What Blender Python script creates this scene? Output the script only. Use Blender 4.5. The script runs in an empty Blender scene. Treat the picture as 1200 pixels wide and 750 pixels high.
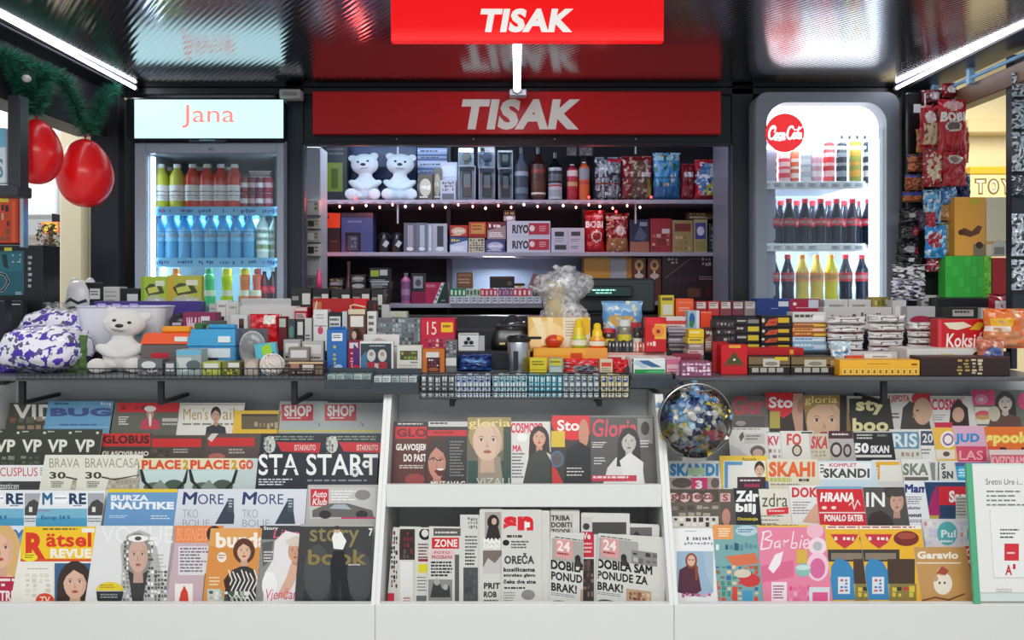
import bpy, bmesh, math, random
from mathutils import Matrix, Vector, noise

# ------------------------------------------------------------------ camera
F = 900.0; H = 1.45; HZ = 335.0
def X(px, d): return (px - 600.0) / F * d
def Z(py, d): return H - (py - HZ) / F * d
scene = bpy.context.scene
COL = scene.collection
cam_data = bpy.data.cameras.new('camera'); cam = bpy.data.objects.new('camera', cam_data); COL.objects.link(cam)
cam.location = (0, 0, H); cam.rotation_euler = (math.pi / 2, 0, 0)
cam_data.sensor_width = 36.0; cam_data.lens = 36.0 * F / 1200.0; cam_data.shift_y = -(375.0 - HZ) / 1200.0
cam_data.clip_start = 0.02
scene.camera = cam
# ------------------------------------------------------------------ light
scene.view_settings.view_transform = 'Standard'; scene.view_settings.look = 'None'
scene.view_settings.gamma = 1.0; scene.view_settings.use_curve_mapping = False
scene.view_settings.exposure = 0.5
world = bpy.data.worlds.new('mall_air'); scene.world = world; world.use_nodes = True
bg = world.node_tree.nodes['Background']; bg.inputs[0].default_value = (0.86, 0.93, 1.0, 1); bg.inputs[1].default_value = 0.42
def area(name, loc, rot, sx, sy, power, color=(1, 1, 1)):
    l = bpy.data.lights.new(name, 'AREA'); l.shape = 'RECTANGLE'; l.size = sx; l.size_y = sy; l.energy = power; l.color = color
    o = bpy.data.objects.new(name, l); COL.objects.link(o); o.location = loc; o.rotation_euler = rot
    return o
area('mall_ceiling_lamp', (0.0, -0.9, 3.3), (math.radians(38), 0, 0), 3.6, 1.2, 62, (1.0, 0.98, 0.94))
area('mall_ceiling_lamp', (0.2, 0.2, 3.3), (math.radians(22), 0, 0), 3.6, 0.8, 14, (0.93, 0.97, 1.0))
area('mall_hall_lamp', (-3.4, 4.6, 3.2), (0, 0, 0), 1.6, 3.0, 60, (1.0, 0.97, 0.9))
area('mall_hall_lamp', (3.6, 4.4, 3.2), (0, 0, 0), 1.6, 3.0, 60, (1.0, 0.93, 0.8))

# ------------------------------------------------------------------ helpers
def lin(h):
    if not isinstance(h, str): return tuple(h)
    r = []
    for i in (0, 2, 4):
        c = int(h[i:i + 2], 16) / 255.0
        r.append(c / 12.92 if c <= 0.04045 else ((c + 0.055) / 1.055) ** 2.4)
    return tuple(r)
def mixc(a, b, t):
    a = lin(a); b = lin(b); return tuple(a[i] * (1 - t) + b[i] * t for i in range(3))
MATS = {}
def material(name, rough=0.5, metal=0.0, col=None, trans=0.0, coat=0.0, spec=0.5, bump=None, emit=0.0, sheen=0.0, alpha=None, var=0.0):
    m = bpy.data.materials.new(name); m.use_nodes = True; nt = m.node_tree; b = nt.nodes['Principled BSDF']
    b.inputs['Roughness'].default_value = rough; b.inputs['Metallic'].default_value = metal
    b.inputs['Transmission Weight'].default_value = trans; b.inputs['Coat Weight'].default_value = coat
    b.inputs['Specular IOR Level'].default_value = spec; b.inputs['Sheen Weight'].default_value = sheen
    if alpha is not None: b.inputs['Alpha'].default_value = alpha
    if col is None:
        a = nt.nodes.new('ShaderNodeAttribute'); a.attribute_name = 'Col'; src = a.outputs['Color']
    else:
        a = nt.nodes.new('ShaderNodeRGB'); a.outputs[0].default_value = (*lin(col), 1); src = a.outputs[0]
    if var:
        tc = nt.nodes.new('ShaderNodeTexCoord'); n = nt.nodes.new('ShaderNodeTexNoise'); n.inputs['Scale'].default_value = 14; n.inputs['Detail'].default_value = 5
        nt.links.new(tc.outputs['Object'], n.inputs['Vector'])
        mr = nt.nodes.new('ShaderNodeMapRange'); mr.inputs['To Min'].default_value = 1 - var; mr.inputs['To Max'].default_value = 1 + var
        nt.links.new(n.outputs['Fac'], mr.inputs['Value'])
        mx = nt.nodes.new('ShaderNodeVectorMath'); mx.operation = 'SCALE'
        nt.links.new(src, mx.inputs[0]); nt.links.new(mr.outputs[0], mx.inputs['Scale']); src = mx.outputs[0]
    nt.links.new(src, b.inputs['Base Color'])
    if emit:
        nt.links.new(src, b.inputs['Emission Color']); b.inputs['Emission Strength'].default_value = emit
    if bump:
        tc = nt.nodes.new('ShaderNodeTexCoord'); n = nt.nodes.new('ShaderNodeTexNoise'); n.inputs['Scale'].default_value = bump[0]; n.inputs['Detail'].default_value = 3
        nt.links.new(tc.outputs['Object'], n.inputs['Vector'])
        bn = nt.nodes.new('ShaderNodeBump'); bn.inputs['Strength'].default_value = bump[1]; bn.inputs['Distance'].default_value = bump[2]
        nt.links.new(n.outputs['Fac'], bn.inputs['Height']); nt.links.new(bn.outputs[0], b.inputs['Normal'])
    MATS[name] = m; return m
material('print', 0.32); material('paper', 0.85, bump=(25, 0.3, 0.004)); material('card', 0.42, var=0.06); material('foil', 0.24, coat=0.3)
material('plastic', 0.3, var=0.03); material('matte', 0.75, var=0.04); material('metal', 0.3, metal=1.0); material('paint', 0.38, var=0.03)
material('white_laminate', 0.42, var=0.015); material('plush', 0.95, sheen=0.6, bump=(160, 0.9, 0.004))
material('rubber', 0.3, coat=0.25, spec=0.5); material('liquid', 0.14, trans=0.15, coat=0.2)
material('clear_plastic', 0.08, alpha=0.22, coat=1.0, spec=1.0)
material('lamp_tube', 0.4, emit=8.0); material('backlit', 0.4, emit=1.5); material('header_light', 0.4, emit=0.75); material('sign_lit', 0.35, emit=0.42); material('fridge_lamp', 0.4, emit=5.0); material('bulb', 0.3, emit=6.0); material('screen', 0.2, emit=0.8)
material('leaf', 0.6)
def glass_mat(name, tint, gloss):
    m = bpy.data.materials.new(name); m.use_nodes = True; nt = m.node_tree; nt.nodes.clear()
    out = nt.nodes.new('ShaderNodeOutputMaterial'); mx = nt.nodes.new('ShaderNodeMixShader'); t = nt.nodes.new('ShaderNodeBsdfTransparent'); g = nt.nodes.new('ShaderNodeBsdfGlossy')
    t.inputs[0].default_value = (*tint, 1); g.inputs['Roughness'].default_value = 0.04
    fr = nt.nodes.new('ShaderNodeFresnel'); fr.inputs[0].default_value = gloss
    nt.links.new(fr.outputs[0], mx.inputs[0]); nt.links.new(t.outputs[0], mx.inputs[1]); nt.links.new(g.outputs[0], mx.inputs[2]); nt.links.new(mx.outputs[0], out.inputs[0])
    MATS[name] = m
glass_mat('glass', (0.96, 0.99, 1.0), 1.5); glass_mat('film', (0.9, 0.92, 0.95), 2.1)
def ceiling_mat():
    m = bpy.data.materials.new('brushed_ceiling'); m.use_nodes = True; nt = m.node_tree; b = nt.nodes['Principled BSDF']
    b.inputs['Base Color'].default_value = (0.42, 0.42, 0.45, 1); b.inputs['Metallic'].default_value = 1.0; b.inputs['Roughness'].default_value = 0.13
    tc = nt.nodes.new('ShaderNodeTexCoord'); mp = nt.nodes.new('ShaderNodeMapping'); mp.inputs['Rotation'].default_value = (0, 0, math.radians(-38))
    nt.links.new(tc.outputs['Object'], mp.inputs[0])
    w = nt.nodes.new('ShaderNodeTexWave'); w.inputs['Scale'].default_value = 17; w.inputs['Distortion'].default_value = 1.4; w.inputs['Detail'].default_value = 2; w.inputs['Detail Scale'].default_value = 0.5
    nt.links.new(mp.outputs[0], w.inputs['Vector'])
    bn = nt.nodes.new('ShaderNodeBump'); bn.inputs['Strength'].default_value = 0.08; bn.inputs['Distance'].default_value = 0.004
    nt.links.new(w.outputs['Fac'], bn.inputs['Height']); nt.links.new(bn.outputs[0], b.inputs['Normal'])
    MATS['brushed_ceiling'] = m
ceiling_mat()

class MB:
    def __init__(s): s.v = []; s.f = []; s.c = []
    def add(s, vs, fs, col, M=None):
        n = len(s.v)
        if M is not None: vs = [tuple(M @ Vector(v)) for v in vs]
        s.v.extend(vs)
        for i, f in enumerate(fs):
            s.f.append([n + k for k in f]); s.c.append(lin(col))
        return s
    def box(s, x0, x1, y0, y1, z0, z1, col, M=None):
        vs = [(x0, y0, z0), (x1, y0, z0), (x1, y1, z0), (x0, y1, z0), (x0, y0, z1), (x1, y0, z1), (x1, y1, z1), (x0, y1, z1)]
        return s.add(vs, [(0, 3, 2, 1), (4, 5, 6, 7), (0, 1, 5, 4), (1, 2, 6, 5), (2, 3, 7, 6), (3, 0, 4, 7)], col, M)
    def cbox(s, x0, x1, y0, y1, z0, z1, col, b=0.002, M=None):
        b = min(b, (x1 - x0) * .3, (y1 - y0) * .3, (z1 - z0) * .3)
        vs = []
        for sx, xx in ((1, x0), (-1, x1)):
            for sy, yy in ((1, y0), (-1, y1)):
                for sz, zz in ((1, z0), (-1, z1)):
                    vs += [(xx, yy + sy * b, zz + sz * b), (xx + sx * b, yy, zz + sz * b), (xx + sx * b, yy + sy * b, zz)]
        def i(a, bb, c, k): return (a * 4 + bb * 2 + c) * 3 + k
        fs = [[i(0, 0, 0, 0), i(0, 0, 1, 0), i(0, 1, 1, 0), i(0, 1, 0, 0)], [i(1, 0, 0, 0), i(1, 1, 0, 0), i(1, 1, 1, 0), i(1, 0, 1, 0)],
              [i(0, 0, 0, 1), i(1, 0, 0, 1), i(1, 0, 1, 1), i(0, 0, 1, 1)], [i(0, 1, 0, 1), i(0, 1, 1, 1), i(1, 1, 1, 1), i(1, 1, 0, 1)],
              [i(0, 0, 0, 2), i(0, 1, 0, 2), i(1, 1, 0, 2), i(1, 0, 0, 2)], [i(0, 0, 1, 2), i(1, 0, 1, 2), i(1, 1, 1, 2), i(0, 1, 1, 2)]]
        for a in (0, 1):
            for c in (0, 1):
                fs.append([i(a, 0, c, 2), i(a, 1, c, 2), i(a, 1, c, 0), i(a, 0, c, 0)])
                fs.append([i(0, a, c, 2), i(1, a, c, 2), i(1, a, c, 1), i(0, a, c, 1)])
                fs.append([i(a, c, 0, 0), i(a, c, 1, 0), i(a, c, 1, 1), i(a, c, 0, 1)])
        for a in (0, 1):
            for bb in (0, 1):
                for c in (0, 1): fs.append([i(a, bb, c, 0), i(a, bb, c, 1), i(a, bb, c, 2)])
        return s.add(vs, fs, col, M)
    def lathe(s, prof, cols, n=16, c=(0, 0, 0), M=None):
        vs = []
        for r, z in prof:
            for k in range(n):
                a = 2 * math.pi * k / n; vs.append((c[0] + r * math.cos(a), c[1] + r * math.sin(a), c[2] + z))
        base = len(s.v)
        if M is not None: vs = [tuple(M @ Vector(v)) for v in vs]
        s.v.extend(vs)
        for j in range(len(prof) - 1):
            col = lin(cols[j] if isinstance(cols, list) else cols)
            for k in range(n):
                k2 = (k + 1) % n
                s.f.append([base + j * n + k, base + j * n + k2, base + (j + 1) * n + k2, base + (j + 1) * n + k]); s.c.append(col)
        for j, o in ((0, -1), (len(prof) - 1, 1)):
            if prof[j][0] > 1e-5:
                s.f.append([base + j * n + k for k in range(n)][::o]); s.c.append(lin(cols[min(j, len(cols) - 1)] if isinstance(cols, list) else cols))
        return s
    def tube(s, pts, r, col, n=6, closed=False):
        pts = [Vector(p) for p in pts]; m = len(pts); base = len(s.v); up0 = None
        for i, p in enumerate(pts):
            a = pts[(i - 1) % m] if (closed or i > 0) else p; b = pts[(i + 1) % m] if (closed or i < m - 1) else p
            t = (b - a).normalized(); ref = Vector((0, 0, 1)) if abs(t.z) < .9 else Vector((1, 0, 0))
            if up0 is not None and abs(up0.dot(t)) < .95: ref = up0
            u = t.cross(ref).normalized(); w = u.cross(t); up0 = w
            rr = r[i] if isinstance(r, (list, tuple)) else r
            for k in range(n):
                an = 2 * math.pi * k / n; q = p + u * (rr * math.cos(an)) + w * (rr * math.sin(an)); s.v.append(tuple(q))
        cc = lin(col)
        for i in range(m if closed else m - 1):
            j = (i + 1) % m
            for k in range(n):
                k2 = (k + 1) % n; s.f.append([base + i * n + k, base + i * n + k2, base + j * n + k2, base + j * n + k]); s.c.append(cc)
        if not closed:
            s.f.append([base + k for k in range(n)][::-1]); s.c.append(cc); s.f.append([base + (m - 1) * n + k for k in range(n)]); s.c.append(cc)
        return s
    def ball(s, c, r, col, nu=16, nv=10, M=None):
        if not isinstance(r, (tuple, list)): r = (r, r, r)
        T = Matrix.Translation(Vector(c)) @ Matrix.Diagonal((r[0], r[1], r[2], 1))
        if M is not None: T = M @ T
        vs = [(0, 0, -1)]
        for j in range(1, nv):
            a = math.pi * j / nv
            for k in range(nu):
                b = 2 * math.pi * k / nu; vs.append((math.sin(a) * math.cos(b), math.sin(a) * math.sin(b), -math.cos(a)))
        vs.append((0, 0, 1)); fs = []
        for k in range(nu):
            k2 = (k + 1) % nu; fs.append((0, 1 + k2, 1 + k)); fs.append((len(vs) - 1, 1 + (nv - 2) * nu + k, 1 + (nv - 2) * nu + k2))
            for j in range(nv - 2): fs.append((1 + j * nu + k, 1 + j * nu + k2, 1 + (j + 1) * nu + k2, 1 + (j + 1) * nu + k))
        return s.add(vs, fs, col, T)
    def build(s, name, mat='card', loc=(0, 0, 0), rot=(0, 0, 0), parent=None, smooth=False):
        me = bpy.data.meshes.new(name); me.from_pydata([tuple(v) for v in s.v], [], s.f); 
        ca = me.color_attributes.new('Col', 'FLOAT_COLOR', 'CORNER'); arr = []
        for p, c in zip(me.polygons, s.c): arr.extend(((c[0], c[1], c[2], 1.0)) * p.loop_total)
        ca.data.foreach_set('color', arr)
        if smooth: me.polygons.foreach_set('use_smooth', [True] * len(me.polygons))
        me.materials.append(MATS[mat]); me.update()
        o = bpy.data.objects.new(name, me); COL.objects.link(o); o.location = loc; o.rotation_euler = rot
        if parent is not None: o.parent = parent
        return o
LABELS = {}
def tag(o, label, cat, group=None):
    o['label'] = label; o['category'] = cat
    if group: o['group'] = group
    if label in LABELS and not group: print('DUPLABEL', label)
    LABELS[label] = 1; return o
def thing(name, label, cat, loc=(0, 0, 0), rot=(0, 0, 0), group=None):
    o = bpy.data.objects.new(name, None); COL.objects.link(o); o.location = loc; o.rotation_euler = rot; o.empty_display_size = .05
    return tag(o, label, cat, group)
def struct(o): o['kind'] = 'structure'; return o
def dup(root, loc, rot=None, label=None, group=None):
    r = root.copy(); COL.objects.link(r); r.location = loc
    if rot is not None: r.rotation_euler = rot
    if label: r['label'] = label
    if group: r['group'] = group
    for ch in list(root.children):
        c = ch.copy(); COL.objects.link(c); c.parent = r
        for g in list(ch.children):
            d = g.copy(); COL.objects.link(d); d.parent = c
    return r

_G = {}
def glyphs(txt, bold=0.0):
    key = (txt, bold)
    if key in _G: return _G[key]
    c = bpy.data.curves.new('t', 'FONT'); c.body = txt; c.size = 1; c.resolution_u = 3; c.offset = bold; c.space_character = 1.0 + bold * 1.5
    o = bpy.data.objects.new('t', c)
    me = o.to_mesh(); me.calc_loop_triangles()
    vs = [(v.co.x, v.co.y) for v in me.vertices]; fs = [tuple(t.vertices) for t in me.loop_triangles]
    o.to_mesh_clear(); bpy.data.objects.remove(o); bpy.data.curves.remove(c)
    _G[key] = (vs, fs); return _G[key]
def clip(poly, x0, x1, z0, z1):
    for ax, lim, sg in ((0, x0, 1), (0, x1, -1), (1, z0, 1), (1, z1, -1)):
        out = []; n = len(poly)
        if n < 3: return []
        for i in range(n):
            a = poly[i]; b = poly[(i + 1) % n]; da = sg * (a[ax] - lim); db = sg * (b[ax] - lim)
            if da >= 0: out.append(a)
            if (da >= 0) != (db >= 0):
                t = da / (da - db); out.append((a[0] + (b[0] - a[0]) * t, a[1] + (b[1] - a[1]) * t))
        poly = out
    return poly if len(poly) >= 3 else []
class Art:
    """flat print laid on the local plane y = const of an object; px mode reads coordinates measured in the photograph"""
    def __init__(s, rect, y, M=None, eps=4e-5, yf=None):
        s.mb = MB(); s.x0, s.x1, s.z0, s.z1 = rect; s.y = y; s.k = 1; s.eps = eps; s.yf = yf; s.px = M is not None; s.ox = 0; s.oy = 0; s.sk = None
        if s.px:
            Mi = M.inverted(); s.cam = Mi @ Vector((0, 0, H)); s.R = Mi.to_3x3()
    def m(s, x, y):
        if not s.px: return (s.x0 + (s.x1 - s.x0) * x, s.z1 - (s.z1 - s.z0) * y)
        if s.sk: y = y + s.sk[1] * (x - s.sk[0])
        d = s.R @ Vector(((x + s.ox - 600) / F, 1.0, -(y + s.oy - HZ) / F)); t = (s.y - s.cam.y) / d.y
        p = s.cam + d * t; return (p.x, p.z)
    def put(s, P, col, adv=True):
        P = clip(P, s.x0, s.x1, s.z0, s.z1)
        if P:
            yy = s.y - s.k * s.eps
            s.mb.add([(p[0], yy + (s.yf(p[0], p[1]) if s.yf else 0), p[1]) for p in P], [list(range(len(P)))], col)
        if adv: s.k += 1
    def poly(s, pts, col): s.put([s.m(*p) for p in pts], col)
    def rect(s, x0, y0, x1, y1, col): s.poly([(x0, y0), (x1, y0), (x1, y1), (x0, y1)], col)
    def ell(s, cx, cy, rx, ry, col, n=18, a0=0, a1=360):
        s.poly([(cx + rx * math.cos(math.radians(a0 + (a1 - a0) * k / n)), cy + ry * math.sin(math.radians(a0 + (a1 - a0) * k / n))) for k in range(n if a1 - a0 >= 360 else n + 1)], col)
    def line(s, pts, w, col, asp=1.0):
        for i in range(len(pts) - 1):
            (ax, ay), (bx, by) = pts[i], pts[i + 1]; dx, dy = bx - ax, (by - ay) / asp; L = math.hypot(dx, dy) or 1; nx, ny = -dy / L * w / 2, dx / L * w / 2 * asp
            ex, ey = dx / L * w * .3, dy / L * w * .3 * asp
            s.put([s.m(ax + nx - ex, ay + ny - ey), s.m(bx + nx + ex, by + ny + ey), s.m(bx - nx + ex, by - ny + ey), s.m(ax - nx - ex, ay - ny - ey)], col, False)
        s.k += 1
    def text(s, t, x0, y0, x1, y1, col, bold=0.02, sh=0.0):
        fat = bold if bold > .008 and ('M' in t or 'W' in t) else 0
        vs, fs = glyphs(t, 0.0 if fat else bold)
        if not vs: return
        vs = [(x + sh * y, y) for x, y in vs]
        ax, bx = min(v[0] for v in vs), max(v[0] for v in vs); ay, by = min(v[1] for v in vs), max(v[1] for v in vs)
        for ex, ey in (((0, 0),) if not fat else ((-fat, -fat), (fat, -fat), (-fat, fat), (fat, fat), (0, 0))):
            Q = [s.m(x0 + (x1 - x0) * (x + ex - ax) / (bx - ax + 1e-9), y1 + (y0 - y1) * (y + ey - ay) / (by - ay + 1e-9)) for x, y in vs]
            for f in fs: s.put([Q[k] for k in f], col, False)
            if fat: s.k += .3
        s.k += 1
    def dash(s, x0, y0, x1, y1, n, col, seed=1, fill=.5):
        """n rows of word-like dashes"""
        R = random.Random(seed); rh = (y1 - y0) / n; w = x1 - x0
        for i in range(n):
            x = x0; end = x1 - w * R.random() * .35
            while x < end:
                q = w * (.06 + R.random() * .16); e = min(end, x + q)
                s.put([s.m(x, y0 + i * rh), s.m(e, y0 + i * rh), s.m(e, y0 + (i + fill) * rh), s.m(x, y0 + (i + fill) * rh)], col, False); x = e + w * .03
        s.k += 1
    def blocks(s, x0, y0, x1, y1, cols, nx, ny, seed=1):
        """patchwork of small print"""
        R = random.Random(seed)
        for i in range(nx):
            for j in range(ny):
                if R.random() < .85:
                    a = x0 + (x1 - x0) * (i + R.random() * .3) / nx; b = x0 + (x1 - x0) * (i + .7 + R.random() * .3) / nx
                    c = y0 + (y1 - y0) * (j + R.random() * .3) / ny; d = y0 + (y1 - y0) * (j + .6 + R.random() * .4) / ny
                    s.put([s.m(a, c), s.m(b, c + (d - c) * .1 * R.random()), s.m(b, d), s.m(a, d)], R.choice(cols), False)
        s.k += 1
    def face(s, cx, cy, w, h, skin, hair, style='long', cloth=None, lip='b0484a', tilt=0.0):
        e = s.ell
        if style == 'long': e(cx, cy + h * .12, w * .78, h * .8, hair); s.poly([(cx - w * .76, cy), (cx + w * .76, cy), (cx + w * .85, cy + h * 1.15), (cx - w * .85, cy + h * 1.15)], hair)
        elif style == 'bob': e(cx, cy - h * .02, w * .8, h * .68, hair)
        elif style == 'short': e(cx, cy - h * .12, w * .6, h * .55, hair)
        s.poly([(cx - w * .2, cy + h * .2), (cx + w * .2, cy + h * .2), (cx + w * .26, cy + h * .8), (cx - w * .26, cy + h * .8)], mixc(skin, '5a2a20', .22))
        if cloth: s.poly([(cx - w * 1.25, cy + h * 1.5), (cx - w * 1.1, cy + h * .85), (cx - w * .3, cy + h * .66), (cx, cy + h * .8), (cx + w * .3, cy + h * .66), (cx + w * 1.1, cy + h * .85), (cx + w * 1.25, cy + h * 1.5)], cloth)
        e(cx, cy, w * .5, h * .5, skin)
        s.poly([(cx + w * .1, cy - h * .45), (cx + w * .5, cy - h * .1), (cx + w * .46, cy + h * .2), (cx + w * .25, cy + h * .42), (cx + w * .34, cy)], mixc(skin, '6a3a2a', .12))
        if style in ('long', 'bob', 'short'):
            s.poly([(cx - w * .52, cy + h * .02), (cx - w * .5, cy - h * .35), (cx - w * .2, cy - h * .56), (cx + w * .25, cy - h * .56), (cx + w * .52, cy - h * .32), (cx + w * .52, cy + h * .02), (cx + w * .36, cy - h * .24), (cx - w * .05, cy - h * .4), (cx - w * .38, cy - h * .2)], hair)
        for q in (-1, 1):
            x = cx + q * w * .21
            e(x, cy - h * .03, w * .085, h * .028, mixc(skin, 'f4f0ea', .6), 10); e(x, cy - h * .03, w * .045, h * .03, '3a2c28', 8)
            s.poly([(x - w * .13, cy - h * .1), (x, cy - h * .135), (x + w * .13, cy - h * .1), (x, cy - h * .115)], mixc(hair, '2a1c18', .5))
            s.poly([(x - w * .11, cy - h * .05), (x, cy - h * .078), (x + w * .11, cy - h * .05), (x, cy - h * .06)], '2a1c18')
        s.poly([(cx - w * .02, cy - h * .02), (cx + w * .06, cy + h * .15), (cx - w * .05, cy + h * .17)], mixc(skin, '6a3a2a', .28))
        e(cx, cy + h * .27, w * .14, h * .045, lip, 12); s.poly([(cx - w * .13, cy + h * .268), (cx + w * .13, cy + h * .268), (cx, cy + h * .28)], mixc(lip, '200808', .6))
    def done(s, name='printed_front', mat='print', parent=None):
        if not s.mb.v: return None
        return s.mb.build(name, mat, parent=parent)
    def skew(s, cx, sl): s.sk = (cx, sl)
    def ops(s, L):
        for o in L: getattr(s, o[0])(*o[1:])
def auto_ops(seed, base, acc):
    """made-up package print without words: bands, blocks, dashes"""
    R = random.Random(seed); L = []
    k = R.randrange(4)
    if k == 0: L += [('rect', 0, .55, 1, 1, acc), ('blocks', .1, .12, .9, .42, [R.choice(['f4f2ec', '1a1a1c', 'e8c34a'])], 5, 1, seed), ('ell', .5, .72, .3, .18, R.choice(['f4f2ec', 'd8a24a', '7a3a20']))]
    if k == 1: L += [('ell', .5, .5, .42, .34, acc), ('blocks', .18, .4, .82, .6, ['f4f2ec'], 6, 1, seed), ('dash', .1, .84, .9, .94, 1, 'e8e4dc', seed)]
    if k == 2: L += [('poly', [(0, 1), (0, .5), (1, .2), (1, 1)], acc), ('blocks', .08, .1, .7, .32, [R.choice(['f4f2ec', 'f0d040'])], 5, 1, seed), ('dash', .1, .6, .9, .92, 3, 'f0eeea', seed)]
    if k == 3: L += [('rect', 0, 0, 1, .16, acc), ('rect', .08, .26, .92, .55, mixc(base, 'ffffff', .5)), ('dash', .14, .32, .86, .5, 2, '26262a', seed), ('dash', .1, .64, .9, .92, 3, acc, seed)]
    return L
def pack(x0, x1, yt, D, base, dep=.07, col='c02020', ops=None, label='', cat='box', name='carton', rz=0.0, price=None, mat='card', group=None, tex=None, acc='e0dcd0', seed=None, roll=0.0):
    X0, X1, z1 = X(x0, D), X(x1, D), Z(yt, D); w = X1 - X0; h = z1 - base
    if rz == 0.0 and roll == 0.0 and D < 3.1 and .012 < w < .11 and D > 2.36: rz = .045 * math.sin(x0 * 12.9898 + yt * 7.233)
    if h <= .004: print('LOWPACK', label, h); h = .01
    mb = MB(); mb.cbox(-w / 2, w / 2, 0, dep, 0, h, col, .0015)
    o = mb.build(name, mat, ((X0 + X1) / 2, D, base), (0, roll, rz)); tag(o, label, cat, group)
    a = Art((-w / 2 + .001, w / 2 - .001, .001, h - .001), 0.0)
    if ops is None: ops = auto_ops(seed if seed is not None else int(x0 * 7 + yt * 13), col, acc)
    a.ops(ops); a.done(parent=o)
    if price:
        p = MB(); fx0, fy0, fx1, fy1 = price
        q0, q1 = -w / 2 + w * fx0, -w / 2 + w * fx1; r0, r1 = h - h * fy1, h - h * fy0
        p.box(q0, q1, -.0022, -.0012 - 0.0, r0, r1, 'f4f3ee'); 
        for i in range(3): p.box(q0 + (q1 - q0) * .12, q0 + (q1 - q0) * (.85 - .2 * (i % 2)), -.0025, -.0021, r0 + (r1 - r0) * (.2 + .25 * i), r0 + (r1 - r0) * (.32 + .25 * i), '4a4a50')
        p.build('price_label', 'print', parent=o)
    return o
def stack(x0, x1, D, base, rows, dep=.1, label='', name='carton', cat='box', jit=1.5, group=None):
    """rows: (ytop, colour, ops/None, accent, price) from the bottom up"""
    z = base
    for i, r in enumerate(rows):
        R = random.Random(int(x0 * 3 + i)); j = R.uniform(-jit, jit)
        pack(x0 + j, x1 + j, r[0], D, z, dep, r[1], r[2], label % ORD[len(rows)][i] if '%s' in label else label, cat, name, price=r[4] if len(r) > 4 else None, acc=r[3] if len(r) > 3 and r[3] else 'e0dcd0', seed=int(x0) + i * 7, group=group)
        z = Z(r[0], D) + .0005
ORD = {1: ['only'], 2: ['lower', 'upper'], 3: ['bottom', 'middle', 'top'], 4: ['bottom', 'second from bottom', 'second from top', 'top'], 5: ['bottom', 'second from bottom', 'middle', 'second from top', 'top']}

def bag(x0, x1, yt, D, base, thick=.05, col='c01020', ops=(), label='', rz=0.0, rx=0.0, group=None, texts=(), name='snack_bag', cat='snack bag', nx=22, ny=30, seed=0, mat='foil', wr=1.0):
    """pillow bag with crimped ends; print is sampled per facet, lettering follows the bulge"""
    X0, X1, z1 = X(x0, D), X(x1, D), Z(yt, D); w = X1 - X0; h = z1 - base
    def prof(u, v):
        e = max(0.0, 1 - abs(2 * u - 1) ** 3) ** .6; g = max(0.0, 1 - abs(2 * v - 1) ** 4) ** .8
        if v < .06 or v > .94: g = 0
        n = noise.noise(Vector((u * 5 + seed, v * 6, seed * 1.7))) * .012 * wr + noise.noise(Vector((u * 12, v * 9 + seed, 3.1))) * .006 * wr
        return thick / 2 * e * g + n * (e * .8 + .1)
    def pin(u, v): return 1 - .07 * (1 - abs(2 * v - 1) ** 2) + .025 * math.sin(v * 17 + seed)
    def colat(u, v):
        c = lin(col)
        for o in ops:
            if o[0] == 'rect' and o[1] <= u <= o[3] and o[2] <= v <= o[4]: c = lin(o[5])
            elif o[0] == 'ell' and ((u - o[1]) / o[3]) ** 2 + ((v - o[2]) / o[4]) ** 2 <= 1: c = lin(o[5])
            elif o[0] == 'diag' and o[1] < v + o[3] * u < o[2]: c = lin(o[4])
            elif o[0] == 'spot':
                n = noise.noise(Vector((u * o[1] + seed * 3, v * o[1] * 1.4, seed)));
                if n > o[2]: c = lin(o[3])
        return c
    mb = MB()
    for sgn in (-1, 1):
        b0 = len(mb.v)
        for j in range(ny + 1):
            for i in range(nx + 1):
                u, v = i / nx, 1 - j / ny; mb.v.append(((u - .5) * w * pin(u, 1 - v), sgn * (prof(u, 1 - v) + .0004), v * h))
        for j in range(ny):
            for i in range(nx):
                q = [b0 + j * (nx + 1) + i, b0 + (j + 1) * (nx + 1) + i, b0 + (j + 1) * (nx + 1) + i + 1, b0 + j * (nx + 1) + i + 1]
                mb.f.append(q if sgn < 0 else q[::-1]); mb.c.append(colat((i + .5) / nx, (j + .5) / ny) if sgn < 0 else lin(col))
    o = mb.build(name, mat, ((X0 + X1) / 2, D + thick / 2, base), (rx, 0, rz), smooth=True); tag(o, label, cat, group)
    if texts:
        a = Art((-w / 2, w / 2, 0, h), -.0018, yf=lambda x, z: -prof(x / w + .5, 1 - z / h)); a.ops(texts); a.done('printed_lettering', parent=o)
    return o
# ================================================================== SETTING
DW = 3.14                                   # plane of the kiosk's back front
b = MB(); b.box(-7, 7, -3, 9, -.05, 0, 'b8b4ac'); struct(b.build('floor', 'paint'))
b = MB(); b.box(-1.66, 1.72, 1.75, 3.16, 2.262, 2.30, '202226'); struct(b.build('ceiling', 'brushed_ceiling'))
# dark fascia strips each side of the glossy ceiling
def trim(nm, bx, col, mat='paint'):
    b = MB(); b.cbox(*bx, col, .003); return struct(b.build(nm, mat))
trim('trim_1', (-1.70, -1.57, 1.75, 3.14, 2.252, 2.2615), '1c1e24', 'paint')
trim('trim_2', (1.60, 1.74, 1.75, 3.14, 2.252, 2.2615), '1c1e24')
trim('trim_3', (-1.78, -1.66, 1.75, 3.14, 2.06, 2.30), '24262c')
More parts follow.
